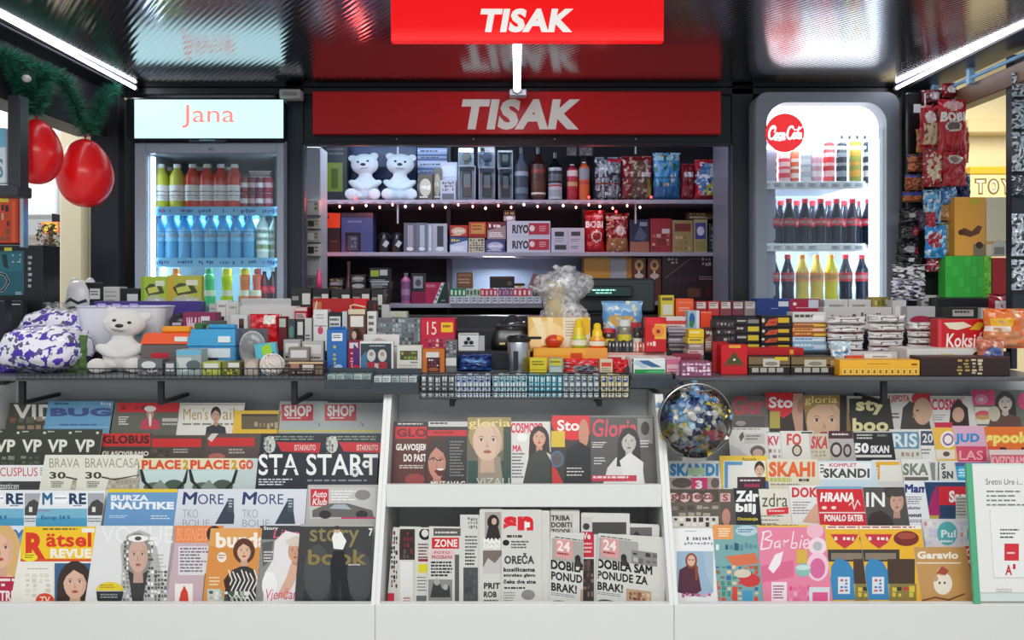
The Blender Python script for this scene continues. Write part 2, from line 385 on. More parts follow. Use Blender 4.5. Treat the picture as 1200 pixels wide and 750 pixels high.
# back front wall pieces around the two coolers and the window
def wall(nm, x0, x1, z0, z1, col='191c24', y0=DW, y1=DW + .05):
    b = MB(); b.cbox(x0, x1, y0, y1, z0, z1, col, .003); return struct(b.build(nm, 'paint'))
wall('wall_left', -1.725, X(139, DW), 0, 2.26, '262932')
wall('wall_left_back', -1.70, X(170, DW), 0, 2.26, '0c0d12', DW + .2, DW + .25)
wall('wall_centre_left', X(334, DW), X(356, DW), 0, 2.26, '1b2230')
wall('wall_centre_right', X(857, DW), X(883, DW), 0, 2.26, '151922')
wall('wall_right', X(1057, DW), 1.745, 0, 2.26, '11141c')
wall('wall_header', X(139, DW), X(1057, DW), Z(111, DW), 2.262, '0d0f15', DW + .0, DW + .06)
wall('wall_window_header', X(356, DW), X(857, DW), Z(169, DW), Z(112, DW), '0e1119', DW, DW + .05)
wall('wall_window_sill', X(356, DW), X(857, DW), 0, 1.02, '1b2230')
# room behind the window
wall('wall_inner_back', -.95, 1.1, 0, 2.26, '2a2430', 4.06, 4.10)
wall('wall_inner_left', -.99, -.95, 0, 2.26, '2c2f38', 3.2, 4.08)
wall('wall_inner_right', 1.06, 1.10, 0, 2.26, '9aa0b4', 3.2, 4.08)
wall('ceiling_inner', -.99, 1.10, 2.262, 2.29, '1a1c22', 3.2, 4.1)
# slim silver frame round the window
b = MB()
b.cbox(X(355, DW), X(358, DW), DW - .02, DW + .02, 1.02, Z(168, DW), '3c4150', .002)
b.cbox(X(855, DW), X(858, DW), DW - .02, DW + .02, 1.02, Z(168, DW), '3c4150', .002)
b.cbox(X(355, DW), X(858, DW), DW - .02, DW + .02, Z(171, DW), Z(168, DW), '20242e', .002)
o = struct(b.build('window_1', 'paint'))
for px in (465, 555, 650, 745):
    s = MB(); s.lathe([(.0001, -.002), (.004, -.002), (.004, 0), (.0001, .001)], '9a9aa4', 8, M=Matrix.Translation((X(px, DW), DW - .004, Z(163, DW))) @ Matrix.Rotation(math.pi / 2, 4, 'X')); s.build('screw', 'metal', parent=o)
# mall beyond, left
wall('wall_mall_left', -7, -2.2, 0, 3.6, 'eef0f4', 7.5, 7.6)
wall('wall_mall_right', 1.2, 7, 0, 3.6, 'efe0b4', 6.5, 6.6)
b = MB(); b.box(-7, 7, 3.6, 9, 3.6, 3.65, 'ecebe6'); struct(b.build('ceiling_mall', 'paint'))
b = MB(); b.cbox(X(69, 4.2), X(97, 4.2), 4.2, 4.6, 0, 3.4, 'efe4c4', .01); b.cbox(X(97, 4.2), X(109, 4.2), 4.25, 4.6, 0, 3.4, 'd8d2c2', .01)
tag(b.build('mall_column', 'paint'), 'cream square column standing in the mall behind the balloons', 'column')
b = MB(); b.cbox(X(-80, 5.6), X(66, 5.6), 5.6, 5.9, Z(253, 5.6), Z(118, 5.6), 'd9e2ec', .01); a = b.build('shop_bulkhead', 'paint')
tag(a, 'pale blue-grey shop bulkhead in the mall left of the cream column', 'bulkhead')
b = MB(); b.cbox(X(24, 5.9), X(66, 5.9), 5.9, 6.2, 0, Z(275, 5.9), 'cfc8c0', .02); a = b.build('shop_counter', 'paint')
tag(a, 'pale shop counter far behind the leafy plant', 'counter')
b = MB(); b.cbox(X(49, 5.5), X(68, 5.5), 5.5, 5.53, Z(274, 5.5), Z(260, 5.5), 'f08a3c', .002); o = b.build('hanging_sign', 'card', )
tag(o, 'small orange and yellow shop sign above the far leafy plant', 'sign')
a = Art((X(49, 5.5), X(68, 5.5), Z(274, 5.5), Z(260, 5.5)), 5.5, eps=3e-4); a.rect(.15, .1, .9, .75, 'f0d040'); a.blocks(.2, .2, .85, .65, ['6a3a10'], 5, 2, 4); a.done(parent=o)
wr = MB(); wr.cbox(X(60, 5.5) - .002, X(60, 5.5) + .002, 5.51, 5.62, Z(261, 5.5), Z(250, 5.5), '333333'); wr.build('hanger', 'metal', parent=o)
# leafy plant
pl = thing('potted_plant', 'dark leafy plant standing beside the cream mall column', 'plant', (X(59, 4.7), 4.7, 0))
R = random.Random(4); lf = MB()
for i in range(900):
    z = .95 + .88 * R.random(); r = .075 * math.sqrt(R.random()); an = R.random() * 6.28; c = Vector((r * math.cos(an), r * math.sin(an), z)); u = Vector((R.uniform(-1, 1), R.uniform(-1, 1), R.uniform(-1, 1))).normalized() * .016; w_ = u.cross(Vector((R.uniform(-1, 1), .3, 1))).normalized() * .009
    lf.add([tuple(c - u), tuple(c + w_), tuple(c + u), tuple(c - w_)], [(0, 1, 2, 3)], R.choice(['2c4424', '1c3018', '3f5a30', '4a5c3a']) if z < 1.62 else R.choice(['2c4424', 'c88a9a', '6a5a4a', '3f5a30']))
lo = lf.build('foliage', 'leaf', parent=pl); lo['kind'] = 'stuff'
b = MB(); b.tube([(0, 0, .3), (.01, 0, 1.0), (0, 0, 1.8)], .012, '5a4630'); b.build('stem', 'matte', parent=pl)
b = MB(); b.lathe([(.10, 0), (.13, .42), (.12, .42), (.11, .34), (.001, .34)], '8a7a6a', 18); b.build('pot', 'matte', parent=pl)
# ------------------------------------------------------------------ signs
def tisak(name, x0, x1, y0, y1, D, tx, label, th=.03, red='d8141c', emit='paint'):
    b = MB(); b.cbox(X(x0, D), X(x1, D), D, D + th, Z(y1, D), Z(y0, D), red, .002); o = b.build(name, emit)
    tag(o, label, 'sign'); a = Art((X(x0, D), X(x1, D), Z(y1, D), Z(y0, D)), D, Matrix(), eps=6e-4)
    a.text('TISAK', *tx, 'f6f4ee', .05, .16); a.done('lettering', emit, o); return o
tisak('shop_sign', 366, 845, 107, 157, DW - .04, (541, 116, 680, 152), 'wide red shop sign with white letters on the beam above the shelf window', red='c80c14')
tisak('hanging_sign', 458, 778, -3, 48, 2.15, (563, 10, 672, 38), 'smaller bright red sign with white letters hanging below the canopy front', red='fb1014', emit='sign_lit')
for px in (480, 755):
    b = MB(); b.cbox(X(px, 2.15) - .006, X(px, 2.15) + .006, 2.155, 2.167, Z(-2, 2.15) - .01, 2.262, '3a3c44', .001)
    b.build('bracket', 'paint', parent=bpy.data.objects['hanging_sign.001'])
# ------------------------------------------------------------------ canopy light tubes
def led(p0, p1, label, w=.007, name='light_strip'):
    p0, p1 = Vector(p0), Vector(p1); t = MB(); t.tube([p0, p1], w, 'f4f4ff', 8); o = thing(name, label, 'light', (0, 0, 0))
    o.location = p0; d = t.build('lit_tube', 'lamp_tube', parent=o, loc=-p0)
    hs = MB(); q = Vector((0, 0, w + .004)); e = (p1 - p0).normalized() * .012
    hs.tube([p0 + q - e, p1 + q + e], w * .9, '5a6070', 6); hs.tube([p0 - e, p0 + e * .2], w * 1.25, 'a0a4ae', 8); hs.tube([p1 - e * .2, p1 + e], w * 1.25, 'a0a4ae', 8)
    hs.build('holder', 'paint', parent=o, loc=-p0); return o
led((X(158, 3.10), 3.10, Z(103, 3.10)), (X(-4, 2.27), 2.27, Z(15, 2.27)), 'long white light strip along the left edge of the canopy')
led((X(1051, 3.10), 3.10, Z(103, 3.10)), (X(1204, 2.36), 2.36, Z(26, 2.36)), 'long white light strip along the right edge of the canopy')
led((X(606, 2.97), 2.97, Z(104, 2.97)), (X(606, 2.25), 2.25, Z(33, 2.25)), 'short white light tube running back from the hanging sign', .013)
b = MB(); D = 3.0; b.cbox(X(597, D), X(617, D), D - .02, D + .03, Z(113, D), Z(106, D), 'b8bcc4', .003); b.build('end_bracket', 'paint', parent=bpy.data.objects['light_strip.002'], loc=-bpy.data.objects['light_strip.002'].location)
b = MB(); D = 3.05; b.cbox(X(327, D), X(352, D), D, D + .05, Z(115, D), Z(104, D), 'b4b8b4', .004); b.cbox(X(331, D), X(348, D), D - .004, D, Z(112, D), Z(108, D), '8a8e8c', .001)
tag(b.build('sensor_box', 'plastic'), 'small pale box mounted under the canopy above the left cooler corner', 'device')

# ================================================================== COOLERS
ORDW = ['leftmost', 'second from left', 'third from left', 'fourth from left', 'fifth from left', 'sixth from left', 'seventh from left', 'rightmost']
def lathe_bottle(name, prof, cols, mat, cap, label_band, lab_col, capr, label, group, loc, art=None, n=14):
    t = thing(name, label, 'bottle', loc, group=group)
    b = MB(); b.lathe(prof, cols, n); b.build('body', mat, parent=t, smooth=True)
    c = MB(); c.lathe([(capr, cap[0]), (capr, cap[1]), (capr * .9, cap[1] + .002)], cap[2], 12); c.build('cap', 'plastic', parent=t, smooth=False)
    if label_band:
        z0, z1, r = label_band; l = MB(); N = 20
        bands = art or [(0, 1, lab_col)]
        for f0, f1, cc in bands: l.lathe([(r, z0 + (z1 - z0) * f0), (r, z0 + (z1 - z0) * f1)], cc, N)
        l.build('label', 'print', parent=t)
    return t
JP = [(.001, 0), (.028, 0), (.031, .006), (.031, .12), (.03, .135), (.018, .158), (.014, .165), (.014, .172)]
def cooler_left():
    D = 3.10; x0, x1 = X(159, D), X(333, D); i0, i1 = X(172, D), X(325, D)
    t = thing('drinks_cooler', 'tall grey glass-door drinks cooler with lit white header sign on the left', 'fridge', ((x0 + x1) / 2, D, 0)); L = (-(x0 + x1) / 2, -D, 0)
    b = MB(); top = Z(113, D); dep = .62
    b.box(x0, i0, D + .03, D + dep, .08, top, 'a8b2c2'); b.box(i1, x1, D + .03, D + dep, .08, top, 'a8b2c2'); b.box(i0, i1, D + dep - .03, D + dep, .08, top, 'c8e4f4')
    b.box(i0, i1, D + .03, D + dep - .03, Z(178, D), top, 'b8c4d0'); b.box(i0, i1, D + .03, D + dep - .03, .08, .5, 'a8b2c2')
    b.build('cabinet', 'plastic', parent=t, loc=L)
    b = MB()
    for bx in ((x0, i0, .1, Z(168, D)), (i1, x1, .1, Z(168, D)), (i0, i1, Z(180, D), Z(168, D)), (i0, i1, .1, .6)): b.cbox(bx[0], bx[1], D - .01, D + .025, bx[2], bx[3], 'aab4c4', .003)
    f = b.build('door_frame', 'plastic', parent=t, loc=L)
    g = MB(); g.box(i0, i1, D + .005, D + .011, .6, Z(180, D), 'ffffff'); g.build('glass_pane', 'glass', parent=f)
    g = MB(); g.cbox(X(225, D), X(268, D), D - .035, D - .01, Z(167.5, D), Z(163, D), '4a5868', .003); g.cbox(X(238, D), X(256, D), D - .04, D - .035, Z(167, D), Z(164, D), '9ad0e0', .001); g.build('handle', 'plastic', parent=f)
    a = Art((x0, x1, 1, 2.1), D - .01, Matrix()); a.text('V1', 244, 173, 250, 177, '2a2a30'); a.done('door_mark', parent=f)
    hd = MB(); hd.cbox(X(155, D), X(333, D), D - .05, D + .3, Z(163, D - .05), Z(114, D - .05), '15181e', .006); h = hd.build('header', 'plastic', parent=t, loc=L)
    D2 = D - .052; hp = MB(); n = 24; hx0, hx1 = X(158, D2), X(332, D2); z0, z1 = Z(162, D2), Z(117, D2)
    hp.box(hx0, hx1, D2 - .003, D2, z0, z1, 'c4f0f4')
    hp.build('lit_panel', 'header_light', parent=h)
    a = Art((hx0, hx1, z0, z1), D2 - .003, Matrix(), eps=3e-4); a.text('Jana', 213, 123, 275, 150, 'e08478', .0); a.done('lettering', 'header_light', h)
    for py in (243, 303, 358):
        zz = Z(py, D + .06); s = MB(); s.box(i0 + .002, i1 - .002, D + .06, D + dep - .05, zz - .006, zz, 'd8ecf4'); so = s.build('shelf', 'plastic', parent=t, loc=L)
        if py < 350:
            r = MB(); r.cbox(i0 + .002, i1 - .002, D + .045, D + .058, zz - .035, zz + .002, '7fc4ea', .002); ro = r.build('price_rail', 'plastic', parent=so)
            a = Art((i0, i1, zz - .035, zz), D + .0445); R = random.Random(py)
            for k in range(6): a.blocks(.03 + k * .165, .2, .15 + k * .165, .75, ['d05a8a' if k < 2 and py == 243 else '2a5aa0', '3a70b0'], 6, 1, py + k)
            a.done(parent=ro)
    for xx in (i0 + .004, i1 - .012):
        s = MB(); s.box(xx, xx + .008, D + .035, D + .05, .6, Z(182, D), 'd8f0ff'); s.build('light_strip', 'fridge_lamp', parent=t, loc=L)
    # drinks
    Y = D + .115; z = Z(243, D + .06) + .001
    def juice(col, cname):
        return lathe_bottle('juice_bottle', JP, col, 'liquid', (.168, .183, 'e8e8e4'), (.03, .095, .0316), 'ece8e4', .016, '%s juice bottle with white cap on the top shelf of the left cooler' % cname, cname + ' juice bottles', (0, 0, 0), [(0, 1, 'ece8e4'), (.55, .62, '4a4a50'), (.3, .36, '4a4a50'), (.15, .19, '7a7a80')])
    y1 = juice('d8d850', 'yellow'); y1.location = (X(189, Y), Y, z); dup(y1, (X(208, Y), Y, z)); dup(y1, (X(199, Y + .08), Y + .08, z))
    r1 = juice('e84a30', 'orange-red'); r1.location = (X(226, Y), Y, z)
    for px, dy in ((243, 0), (259, 0), (275, 0), (235, .08), (267, .08)): dup(r1, (X(px, Y + dy), Y + dy, z))
    for k, px in enumerate((287, 296, 305, 314)):
        for j in range(2):
            can = MB(); c1 = ['8a2038', '6a1830', '7a3048', '942a3a'][k]
            can.lathe([(.018, 0), (.021, .004), (.021, .056), (.017, .062)], c1, 12); can.lathe([(.0212, .02), (.0212, .04)], ['e0d8dc', 'c8a0a8'][k % 2], 12); can.lathe([(.016, .062), (.016, .064)], 'c8c8cc', 12)
            o = can.build('drink_can', 'plastic', (X(px, Y), Y, z + j * .066), smooth=False); tag(o, 'small dark red can stacked at the right end of the left cooler top shelf', 'can', 'dark red cans in the left cooler')
    # carton above the cans with a patterned print
    pack(291, 318, 200, Y + .03, z + .133, .08, '7a5a58', None, 'small patterned carton lying on the dark red cans in the left cooler', 'box', acc='d8c8b8')
    z = Z(303, D + .06) + .001
    WP = [(.001, 0), (.023, 0), (.025, .006), (.025, .05), (.023, .06), (.025, .07), (.025, .13), (.012, .165), (.0105, .17), (.0105, .178)]
    w1 = lathe_bottle('water_bottle', WP, '5ab8e8', 'liquid', (.172, .188, '3a8ad0'), (.072, .12, .0256), '8ad0f0', .0125, 'blue plastic water bottle on the middle shelf of the left cooler', 'blue water bottles', (X(186, Y), Y, z), [(0, 1, '7ac8ee'), (.35, .65, 'e4f4fa'), (.8, .88, '2a70b8')])
    for k in range(1, 8): dup(w1, (X(186 + k * 15.2, Y), Y, z))
    for k in range(8): dup(w1, (X(193 + k * 15, Y + .06), Y + .06, z))
    w2 = lathe_bottle('water_bottle', WP, 'd8f0e8', 'liquid', (.172, .188, '6ac0b8'), (.03, .13, .0256), 'e8f4ec', .0125, 'pale flavoured water bottle with fruit print at the right of the middle shelf', 'fruit printed water bottles', (X(308, Y), Y, z), [(0, 1, 'e8f6f0'), (.1, .3, 'b8d860'), (.45, .6, 'a8d0c0'), (.75, .9, '78c0a8')])
    dup(w2, (X(318, Y), Y + .05, z)); dup(w2, (X(297, Y), Y + .05, z))
    z = Z(358, D + .06) + .001
    KP = [(.001, 0), (.024, 0), (.026, .008), (.026, .03), (.019, .07), (.021, .1), (.021, .125), (.014, .13)]
    for px, cb, cc, nm in ((266, 'c8dc28', 'f0e020', 'yellow-green'), (287, 'e8803a', 'f0d820', 'orange'), (245, '58c888', '3ab878', 'green'), (206, 'e88a20', 'e87820', 'deep orange'), (302, 'e86a50', 'e85a48', 'salmon')):
        t2 = lathe_bottle('drink_bottle', KP, cb, 'liquid', (.122, .15, cc), (.028, .062, .0245), 'e8e8c8', .0185 if px in (266, 287) else .014, '%s chubby drink bottle on the bottom shelf of the left cooler' % nm, None, (X(px, Y), Y, z))
    for k, px in enumerate((310, 320)):
        b = MB(); b.lathe([(.015, 0), (.017, .004), (.017, .1), (.008, .125), (.008, .14)], ['5a1828', '3a1820'][k], 12); b.lathe([(.0173, .05), (.0173, .08)], 'c83048', 12)
        tag(b.build('soda_bottle', 'plastic', (X(px, Y), Y, z), smooth=True), 'small dark cola bottle with red band, bottom right of the left cooler', 'bottle', 'small cola bottles bottom right')
cooler_left()

def swirl_script(a, x0, y0, x1, y1, col):
    """two word soft drink script built from pen strokes; box in photo pixels"""
    def S(x, y): return (x0 + (x1 - x0) * (x + .22 * y) / 10.6, y1 - (y1 - y0) * y / 3.8)
    def arc(cx, cy, rx, ry, a0, a1, n=14): return [S(cx + rx * math.cos(math.radians(a0 + (a1 - a0) * i / n)), cy + ry * math.sin(math.radians(a0 + (a1 - a0) * i / n))) for i in range(n + 1)]
    w = (x1 - x0) / 10.6 * .5
    a.line(arc(1.15, 2.0, .95, 1.45, 40, 330), w * 1.1, col); a.line(arc(1.4, 2.6, .45, .6, -60, 160, 8), w * .7, col)
    a.line(arc(2.55, 1.3, .42, .62, 0, 360), w, col); a.line(arc(3.6, 1.3, .42, .62, 60, 320), w, col)
    a.line(arc(4.45, 1.3, .4, .6, 0, 360), w, col); a.line([S(4.85, 1.9), S(4.85, .9), S(5.3, .7)], w * .8, col)
    a.line([S(5.3, 1.45), S(5.7, 1.5)], w * .7, col)
    a.line(arc(6.5, 2.0, .9, 1.4, 50, 330), w * 1.1, col); a.line(arc(7.75, 1.3, .4, .62, 0, 360), w, col)
    a.line([S(8.35, 1.2), S(8.5, 2.6), S(8.75, 3.3), S(8.85, 2.9), S(8.5, 1.4), S(8.65, .75), S(8.9, .7)], w * .7, col)
    a.line(arc(9.35, 1.3, .38, .6, 0, 360), w, col); a.line([S(9.72, 1.9), S(9.74, .9), S(10.1, .7)], w * .8, col)
    a.line([S(1.9, .75), S(2.2, .35), S(3.6, .25), S(5.2, .45)], w * .7, col); a.line([S(6.9, 3.0), S(7.6, 2.6), S(9.2, 2.9), S(9.7, 3.4)], w * .7, col)
def rounded(x0, x1, z0, z1, r, n=8):
    P = []
    for cx, cz, a0 in ((x1 - r, z1 - r, 0), (x0 + r, z1 - r, 90), (x0 + r, z0 + r, 180), (x1 - r, z0 + r, 270)):
        for k in range(n + 1):
            a = math.radians(a0 + 90 * k / n); P.append((cx + r * math.cos(a), cz + r * math.sin(a)))
    return P
def cooler_right():
    D = 3.08; x0, x1 = X(883, D), X(1053, D); i0, i1 = X(897, D), X(1037, D); dep = .62
    t = thing('drinks_cooler', 'white lit soft drink cooler with round red emblem on the right', 'fridge', ((x0 + x1) / 2, D, 0)); L = (-(x0 + x1) / 2, -D, 0)
    zt = Z(109, D); zi = Z(121, D); zb = .45
    # front bezel: rounded outer and inner outlines
    O = rounded(x0, x1, .05, zt, .05); I = rounded(i0, i1, zb, zi, .085); b = MB(); n = len(O)
    vs = [(p[0], D, p[1]) for p in O] + [(p[0], D - .015, p[1]) for p in [(q[0] * .985 + (i0 + i1) / 2 * .015, q[1]) for q in O]] + [(p[0], D - .015, p[1]) for p in I] + [(p[0], D + .07, p[1]) for p in I] + [(p[0], D + dep, p[1]) for p in O]
    fs = []
    for k in range(n):
        j = (k + 1) % n; fs += [(k, j, n + j, n + k), (n + k, n + j, 2 * n + j, 2 * n + k), (2 * n + k, 2 * n + j, 3 * n + j, 3 * n + k), (k, 4 * n + k, 4 * n + j, j)]
    fs.append(tuple(range(4 * n, 5 * n)))
    b.add(vs, fs, '8a929e'); b.build('cabinet', 'plastic', parent=t, loc=L)
    b = MB(); b.box(i0 - .004, i1 + .004, D + dep - .06, D + dep - .03, zb, zi, 'dce8f4'); b.box(i0 - .006, i0, D + .07, D + dep - .04, zb, zi, 'e4ecf4'); b.box(i1, i1 + .006, D + .07, D + dep - .04, zb, zi, 'e4ecf4')
    b.box(i0, i1, D + .07, D + dep - .04, zb - .01, zb, 'e4ecf4'); b.box(i0, i1, D + .07, D + dep - .04, zi, zi + .01, 'e4ecf4'); b.build('liner', 'plastic', parent=t, loc=L)
    # lit header panel and right hand light column
    zh = Z(165, D + .06); P = [p for p in I if p[1] > zh - .001]; P = [(i1, zh), *P, (i0, zh)]
    h = MB(); h.add([(p[0], D + .055, p[1]) for p in P] + [(p[0], D + .07, p[1]) for p in P], [tuple(range(len(P)))] + [(k, len(P) + k, len(P) + (k + 1) % len(P), (k + 1) % len(P)) for k in range(len(P))], 'f4f8fc')
    hd = h.build('lit_header', 'backlit', parent=t, loc=L)
    a = Art((i0, i1, zh, zi), D + .054, Matrix())
    for k, px in enumerate((985, 994, 1003, 1012)): a.rect(px, 159, px + 3, 163, 'b8c4cc')
    a.done('small_print', parent=hd)
    e = MB(); e.box(X(1026, D), i1 - .002, D + .045, D + .06, zb + .03, Z(160, D), 'f4faff'); e.build('light_column', 'backlit', parent=t, loc=L)
    g = MB(); g.box(i0, i1, D + .012, D + .017, zb, Z(150, D), 'ffffff'); g.build('glass_door', 'glass', parent=t, loc=L)
    # emblem
    e = MB(); Dq = D - .02; cx, cz, r = X(920, Dq), Z(155.5, Dq), .0765; m = 40
    e.lathe([(.001, 0), (r, 0), (r, .006), (.001, .006)], 'f8343a', m, M=Matrix.Translation((cx, Dq + .006, cz)) @ Matrix.Rotation(math.pi / 2, 4, 'X')); em = e.build('round_emblem', 'sign_lit', parent=t, loc=L)
    a = Art((cx - r, cx + r, cz - r, cz + r), Dq - .0005, Matrix()); swirl_script(a, 899, 146, 941, 166, 'ffffff'); a.done('lettering', 'sign_lit', em)
    zs = []
    for py in (213, 286, 352):
        zz = Z(py, D + .09); zs.append(zz); s = MB(); s.box(i0 + .001, X(1026, D), D + .1, D + dep - .07, zz - .006, zz, 'd8e0e8'); so = s.build('shelf', 'plastic', parent=t, loc=L)
        r_ = MB(); r_.cbox(i0 + .001, X(1026, D), D + .085, D + .1, zz - .03, zz + .002, 'eef4f8', .002); ro = r_.build('price_rail', 'plastic', parent=so)
        a = Art((i0, X(1026, D), zz - .03, zz), D + .0845); R = random.Random(py)
        for k in range(9):
            if R.random() < .8: a.rect(.03 + k * .108, .25, .11 + k * .108, .8, 'ccd6de'); a.dash(.04 + k * .108, .3, .1 + k * .108, .75, 2, '5a6a78', k)
        a.done(parent=ro)
    e = MB(); e.box(i0 + .002, i1 - .03, D + .10, D + .11, Z(169, D), Z(166, D), 'f4faff'); e.build('light_strip', 'fridge_lamp', parent=t, loc=L)
    Y = D + .145
    z = zs[0] + .001
    def can(px, w, top, col, col2, nm, dark=None):
        rr = w / 2 / F * Y * .96; hh = Z(top, Y) - z; b = MB(); b.lathe([(rr * .85, 0), (rr, .004), (rr, hh - .008), (rr * .8, hh)], col, 16); b.build
        t2 = thing('drink_can', nm, 'can', (X(px, Y), Y, z)); b.build('body', 'plastic', parent=t2, smooth=True)
        l = MB(); l.lathe([(rr * 1.01, hh * .15), (rr * 1.01, hh * .3)], col2, 16); l.lathe([(rr * 1.01, hh * .42), (rr * 1.01, hh * .75)], col2, 16); l.lathe([(rr * 1.015, hh * .5), (rr * 1.015, hh * .64)], col, 16); l.build('printed_band', 'print', parent=t2)
        l = MB(); l.lathe([(rr * .78, hh - .001), (rr * .78, hh + .0015), (rr * .6, hh + .0005)], 'c8ccd0', 14); l.build('lid', 'metal', parent=t2)
    for a_ in ((904, 13, 177, 'd83040', 'f0c8c8', 'red drink can at the left end of the top shelf of the right cooler'),
               (919, 14, 177, 'f0d0d4', 'e04858', 'white and red drink can below the round emblem in the right cooler'),
               (931, 11, 177, 'e86a40', 'f0e8e0', 'orange and white can right of the white and red can in the right cooler'),
               (944, 13, 172, 'dce4ea', 'b8c4d0', 'silver white slim can in the right cooler'),
               (956, 14, 169, 'eab0c0', 'f6e0e6', 'pale pink slim can in the right cooler'),
               (971, 14, 168, 'e83a3a', 'f8c8c8', 'tall bright red can in the right cooler'),
               (986, 13, 168, '283440', '8a98a4', 'black and grey tall can in the right cooler'),
               (1002, 15, 166, 'a0a040', 'e0a038', 'olive and gold tall can in the right cooler'),
               (1018, 14, 167, '30404e', 'c8d4de', 'navy and silver tall can at the right end of the right cooler')): can(*a_)
    CP = [(.001, 0), (.024, 0), (.026, .01), (.024, .05), (.0265, .075), (.0265, .105), (.025, .12), (.014, .155), (.011, .17), (.011, .178)]
    sc = [(r, z_ * .99) for r, z_ in CP]
    z = zs[1] + .001
    c1 = lathe_bottle('cola_bottle', sc, '1a2438', 'liquid', (.172, .19, 'c81e30'), (.078, .108, .0272), 'd03040', .0125, 'dark cola bottle with red label on the middle shelf of the right cooler', 'cola bottles in a row', (X(906, Y), Y, z), [(0, 1, 'd03040'), (.3, .7, 'f4dcdc')])
    for k in range(1, 7): dup(c1, (X(906 + k * 18.6, Y), Y, z))
    for k in range(6): dup(c1, (X(915 + k * 18.6, Y + .08), Y + .08, z))
    z = zs[2] + .001
    def sod(px, col, lab, lab2, cap, nm, grp): return lathe_bottle('soda_bottle', sc, col, 'liquid', (.172, .188, cap), (.078, .115, .0272), lab, .0125, nm, grp, (X(px, Y), Y, z), [(0, 1, lab), (.3, .7, lab2)])
    s1 = sod(906, '22304a', 'c83848', 'f4e0e4', 'c83040', 'dark blue-black soda bottle on the bottom shelf of the right cooler', 'dark sodas on the bottom shelf'); dup(s1, (X(923, Y), Y, z)); dup(s1, (X(991, Y), Y, z)); dup(s1, (X(1010, Y), Y, z))
    s2 = sod(940, 'e8d060', 'e89a60', 'f0e0c0', 'f0a050', 'pale yellow soda bottle with orange label on the bottom shelf of the right cooler', 'yellow sodas on the bottom shelf'); dup(s2, (X(957, Y), Y, z)); 
    s3 = sod(974, 'e8dc30', 'f0a850', 'f0e8a0', 'e8a040', 'bright yellow soda bottle right of the pale yellow ones in the right cooler', None)
cooler_right()
# ================================================================== RACK + COUNTER
WHITE = 'e4e4e0'
def rack(name, x0, x1, label, tiers):
    cx = (x0 + x1) / 2; t = thing(name, label, 'rack', (cx, 2.15, 0)); L = (-cx, -2.15, 0)
    def part(nm, fn, m='white_laminate', parent=None):
        b = MB(); fn(b); return b.build(nm, m, parent=parent or t, loc=L if parent is None else (0, 0, 0))
    part('front_panel', lambda b: b.cbox(x0 + .0008, x1 - .0008, 2.146, 2.17, 0.06, .5595, WHITE, .0015))
    part('plinth', lambda b: b.cbox(x0 + .01, x1 - .01, 2.2, 2.6, 0, .06, '3a3a3e', .003))
    part('bottom_board', lambda b: b.cbox(x0 + .012, x1 - .012, 2.17, 2.62, .44, .458, WHITE, .002))
    for q in (x0, x1 - .012):
        def sp(b):
            P = [(2.15, .06), (2.15, .559), (2.37, 1.115), (2.66, 1.115), (2.66, .06)]
            vs = [(q, p[0], p[1]) for p in P] + [(q + .012, p[0], p[1]) for p in P]; m = len(P)
            b.add(vs, [tuple(range(m))[::-1], tuple(range(m, 2 * m))] + [(k, (k + 1) % m, m + (k + 1) % m, m + k) for k in range(m)], WHITE)
        part('side_panel', sp)
    part('back_panel', lambda b: b.cbox(x0 + .012, x1 - .012, 2.64, 2.66, .458, 1.15, 'b4b6b8', .002))
    for (y, z) in tiers:
        part('tier', lambda b: (b.cbox(x0 + .0125, x1 - .0125, y - .008, 2.638, z - .012, z, WHITE, .001), b.cbox(x0 + .0125, x1 - .0125, y - .010, y - .006, z - .012, z + .03, 'd0d4d4', .001)))
    return t, part
ROWS = [(2.20, .485), (2.275, .565), (2.35, .653), (2.425, .722), (2.50, .80)]
LEAN = math.radians(17)
rl, pf = rack('magazine_rack', -1.72, -.383, 'white tiered magazine rack on the left with five rows of covers', ROWS[1:])
rr, pf2 = rack('magazine_rack', .4535, 1.80, 'white tiered magazine rack on the right with five rows of covers', ROWS[1:])
rc, pc = rack('magazine_rack', -.3825, .453, 'white centre rack with a magazine shelf above a newspaper compartment', [])
pc('upper_shelf', lambda b: (b.cbox(-.37, .4405, 2.265, 2.638, .805, .823, WHITE, .002), b.cbox(-.37, .4405, 2.255, 2.272, .800, .866, WHITE, .002)))
pc('upper_back', lambda b: b.cbox(-.37, .4405, 2.50, 2.515, .823, 1.115, 'cfd0d0', .002))
pc('lower_back', lambda b: b.cbox(-.37, .4405, 2.50, 2.515, .458, .805, 'd8d8d6', .002))
# counter
ct = thing('sales_counter', 'long dark sales counter behind the racks, crowded with goods', 'counter', (0, 2.7, 0)); L = (0, -2.7, 0)
b = MB(); b.cbox(-1.6, 1.70, 2.665, 3.05, 0, 1.10, '1c1e24', .004); b.build('body', 'paint', parent=ct, loc=L)
ZB = [1.165, 1.225, 1.290, 1.335]; SY = [2.42, 2.62, 2.77, 2.92, 3.06]
b = MB(); b.cbox(-1.6, 1.70, 2.665, 2.70, 1.10, 1.151, '8a8c90', .003); b.build('apron', 'paint', parent=ct, loc=L)
wt = thing('worktop', 'long grey worktop carrying the stepped rows of goods above all the racks', 'worktop', (0, 2.7, 1.152)); L = (0, -2.7, -1.152)
b = MB(); b.cbox(-1.66, 1.70, 2.40, 3.06, 1.152, ZB[0], '5a5c60', .003); b.build('board', 'paint', parent=wt, loc=L)
for k in (1, 2, 3):
    b = MB(); b.cbox(-1.6, 1.70, SY[k], SY[k + 1] if k < 3 else 3.06, ZB[0] if k == 1 else ZB[0], ZB[k], '24262c', .003); b.build('display_step', 'paint', parent=wt, loc=L)
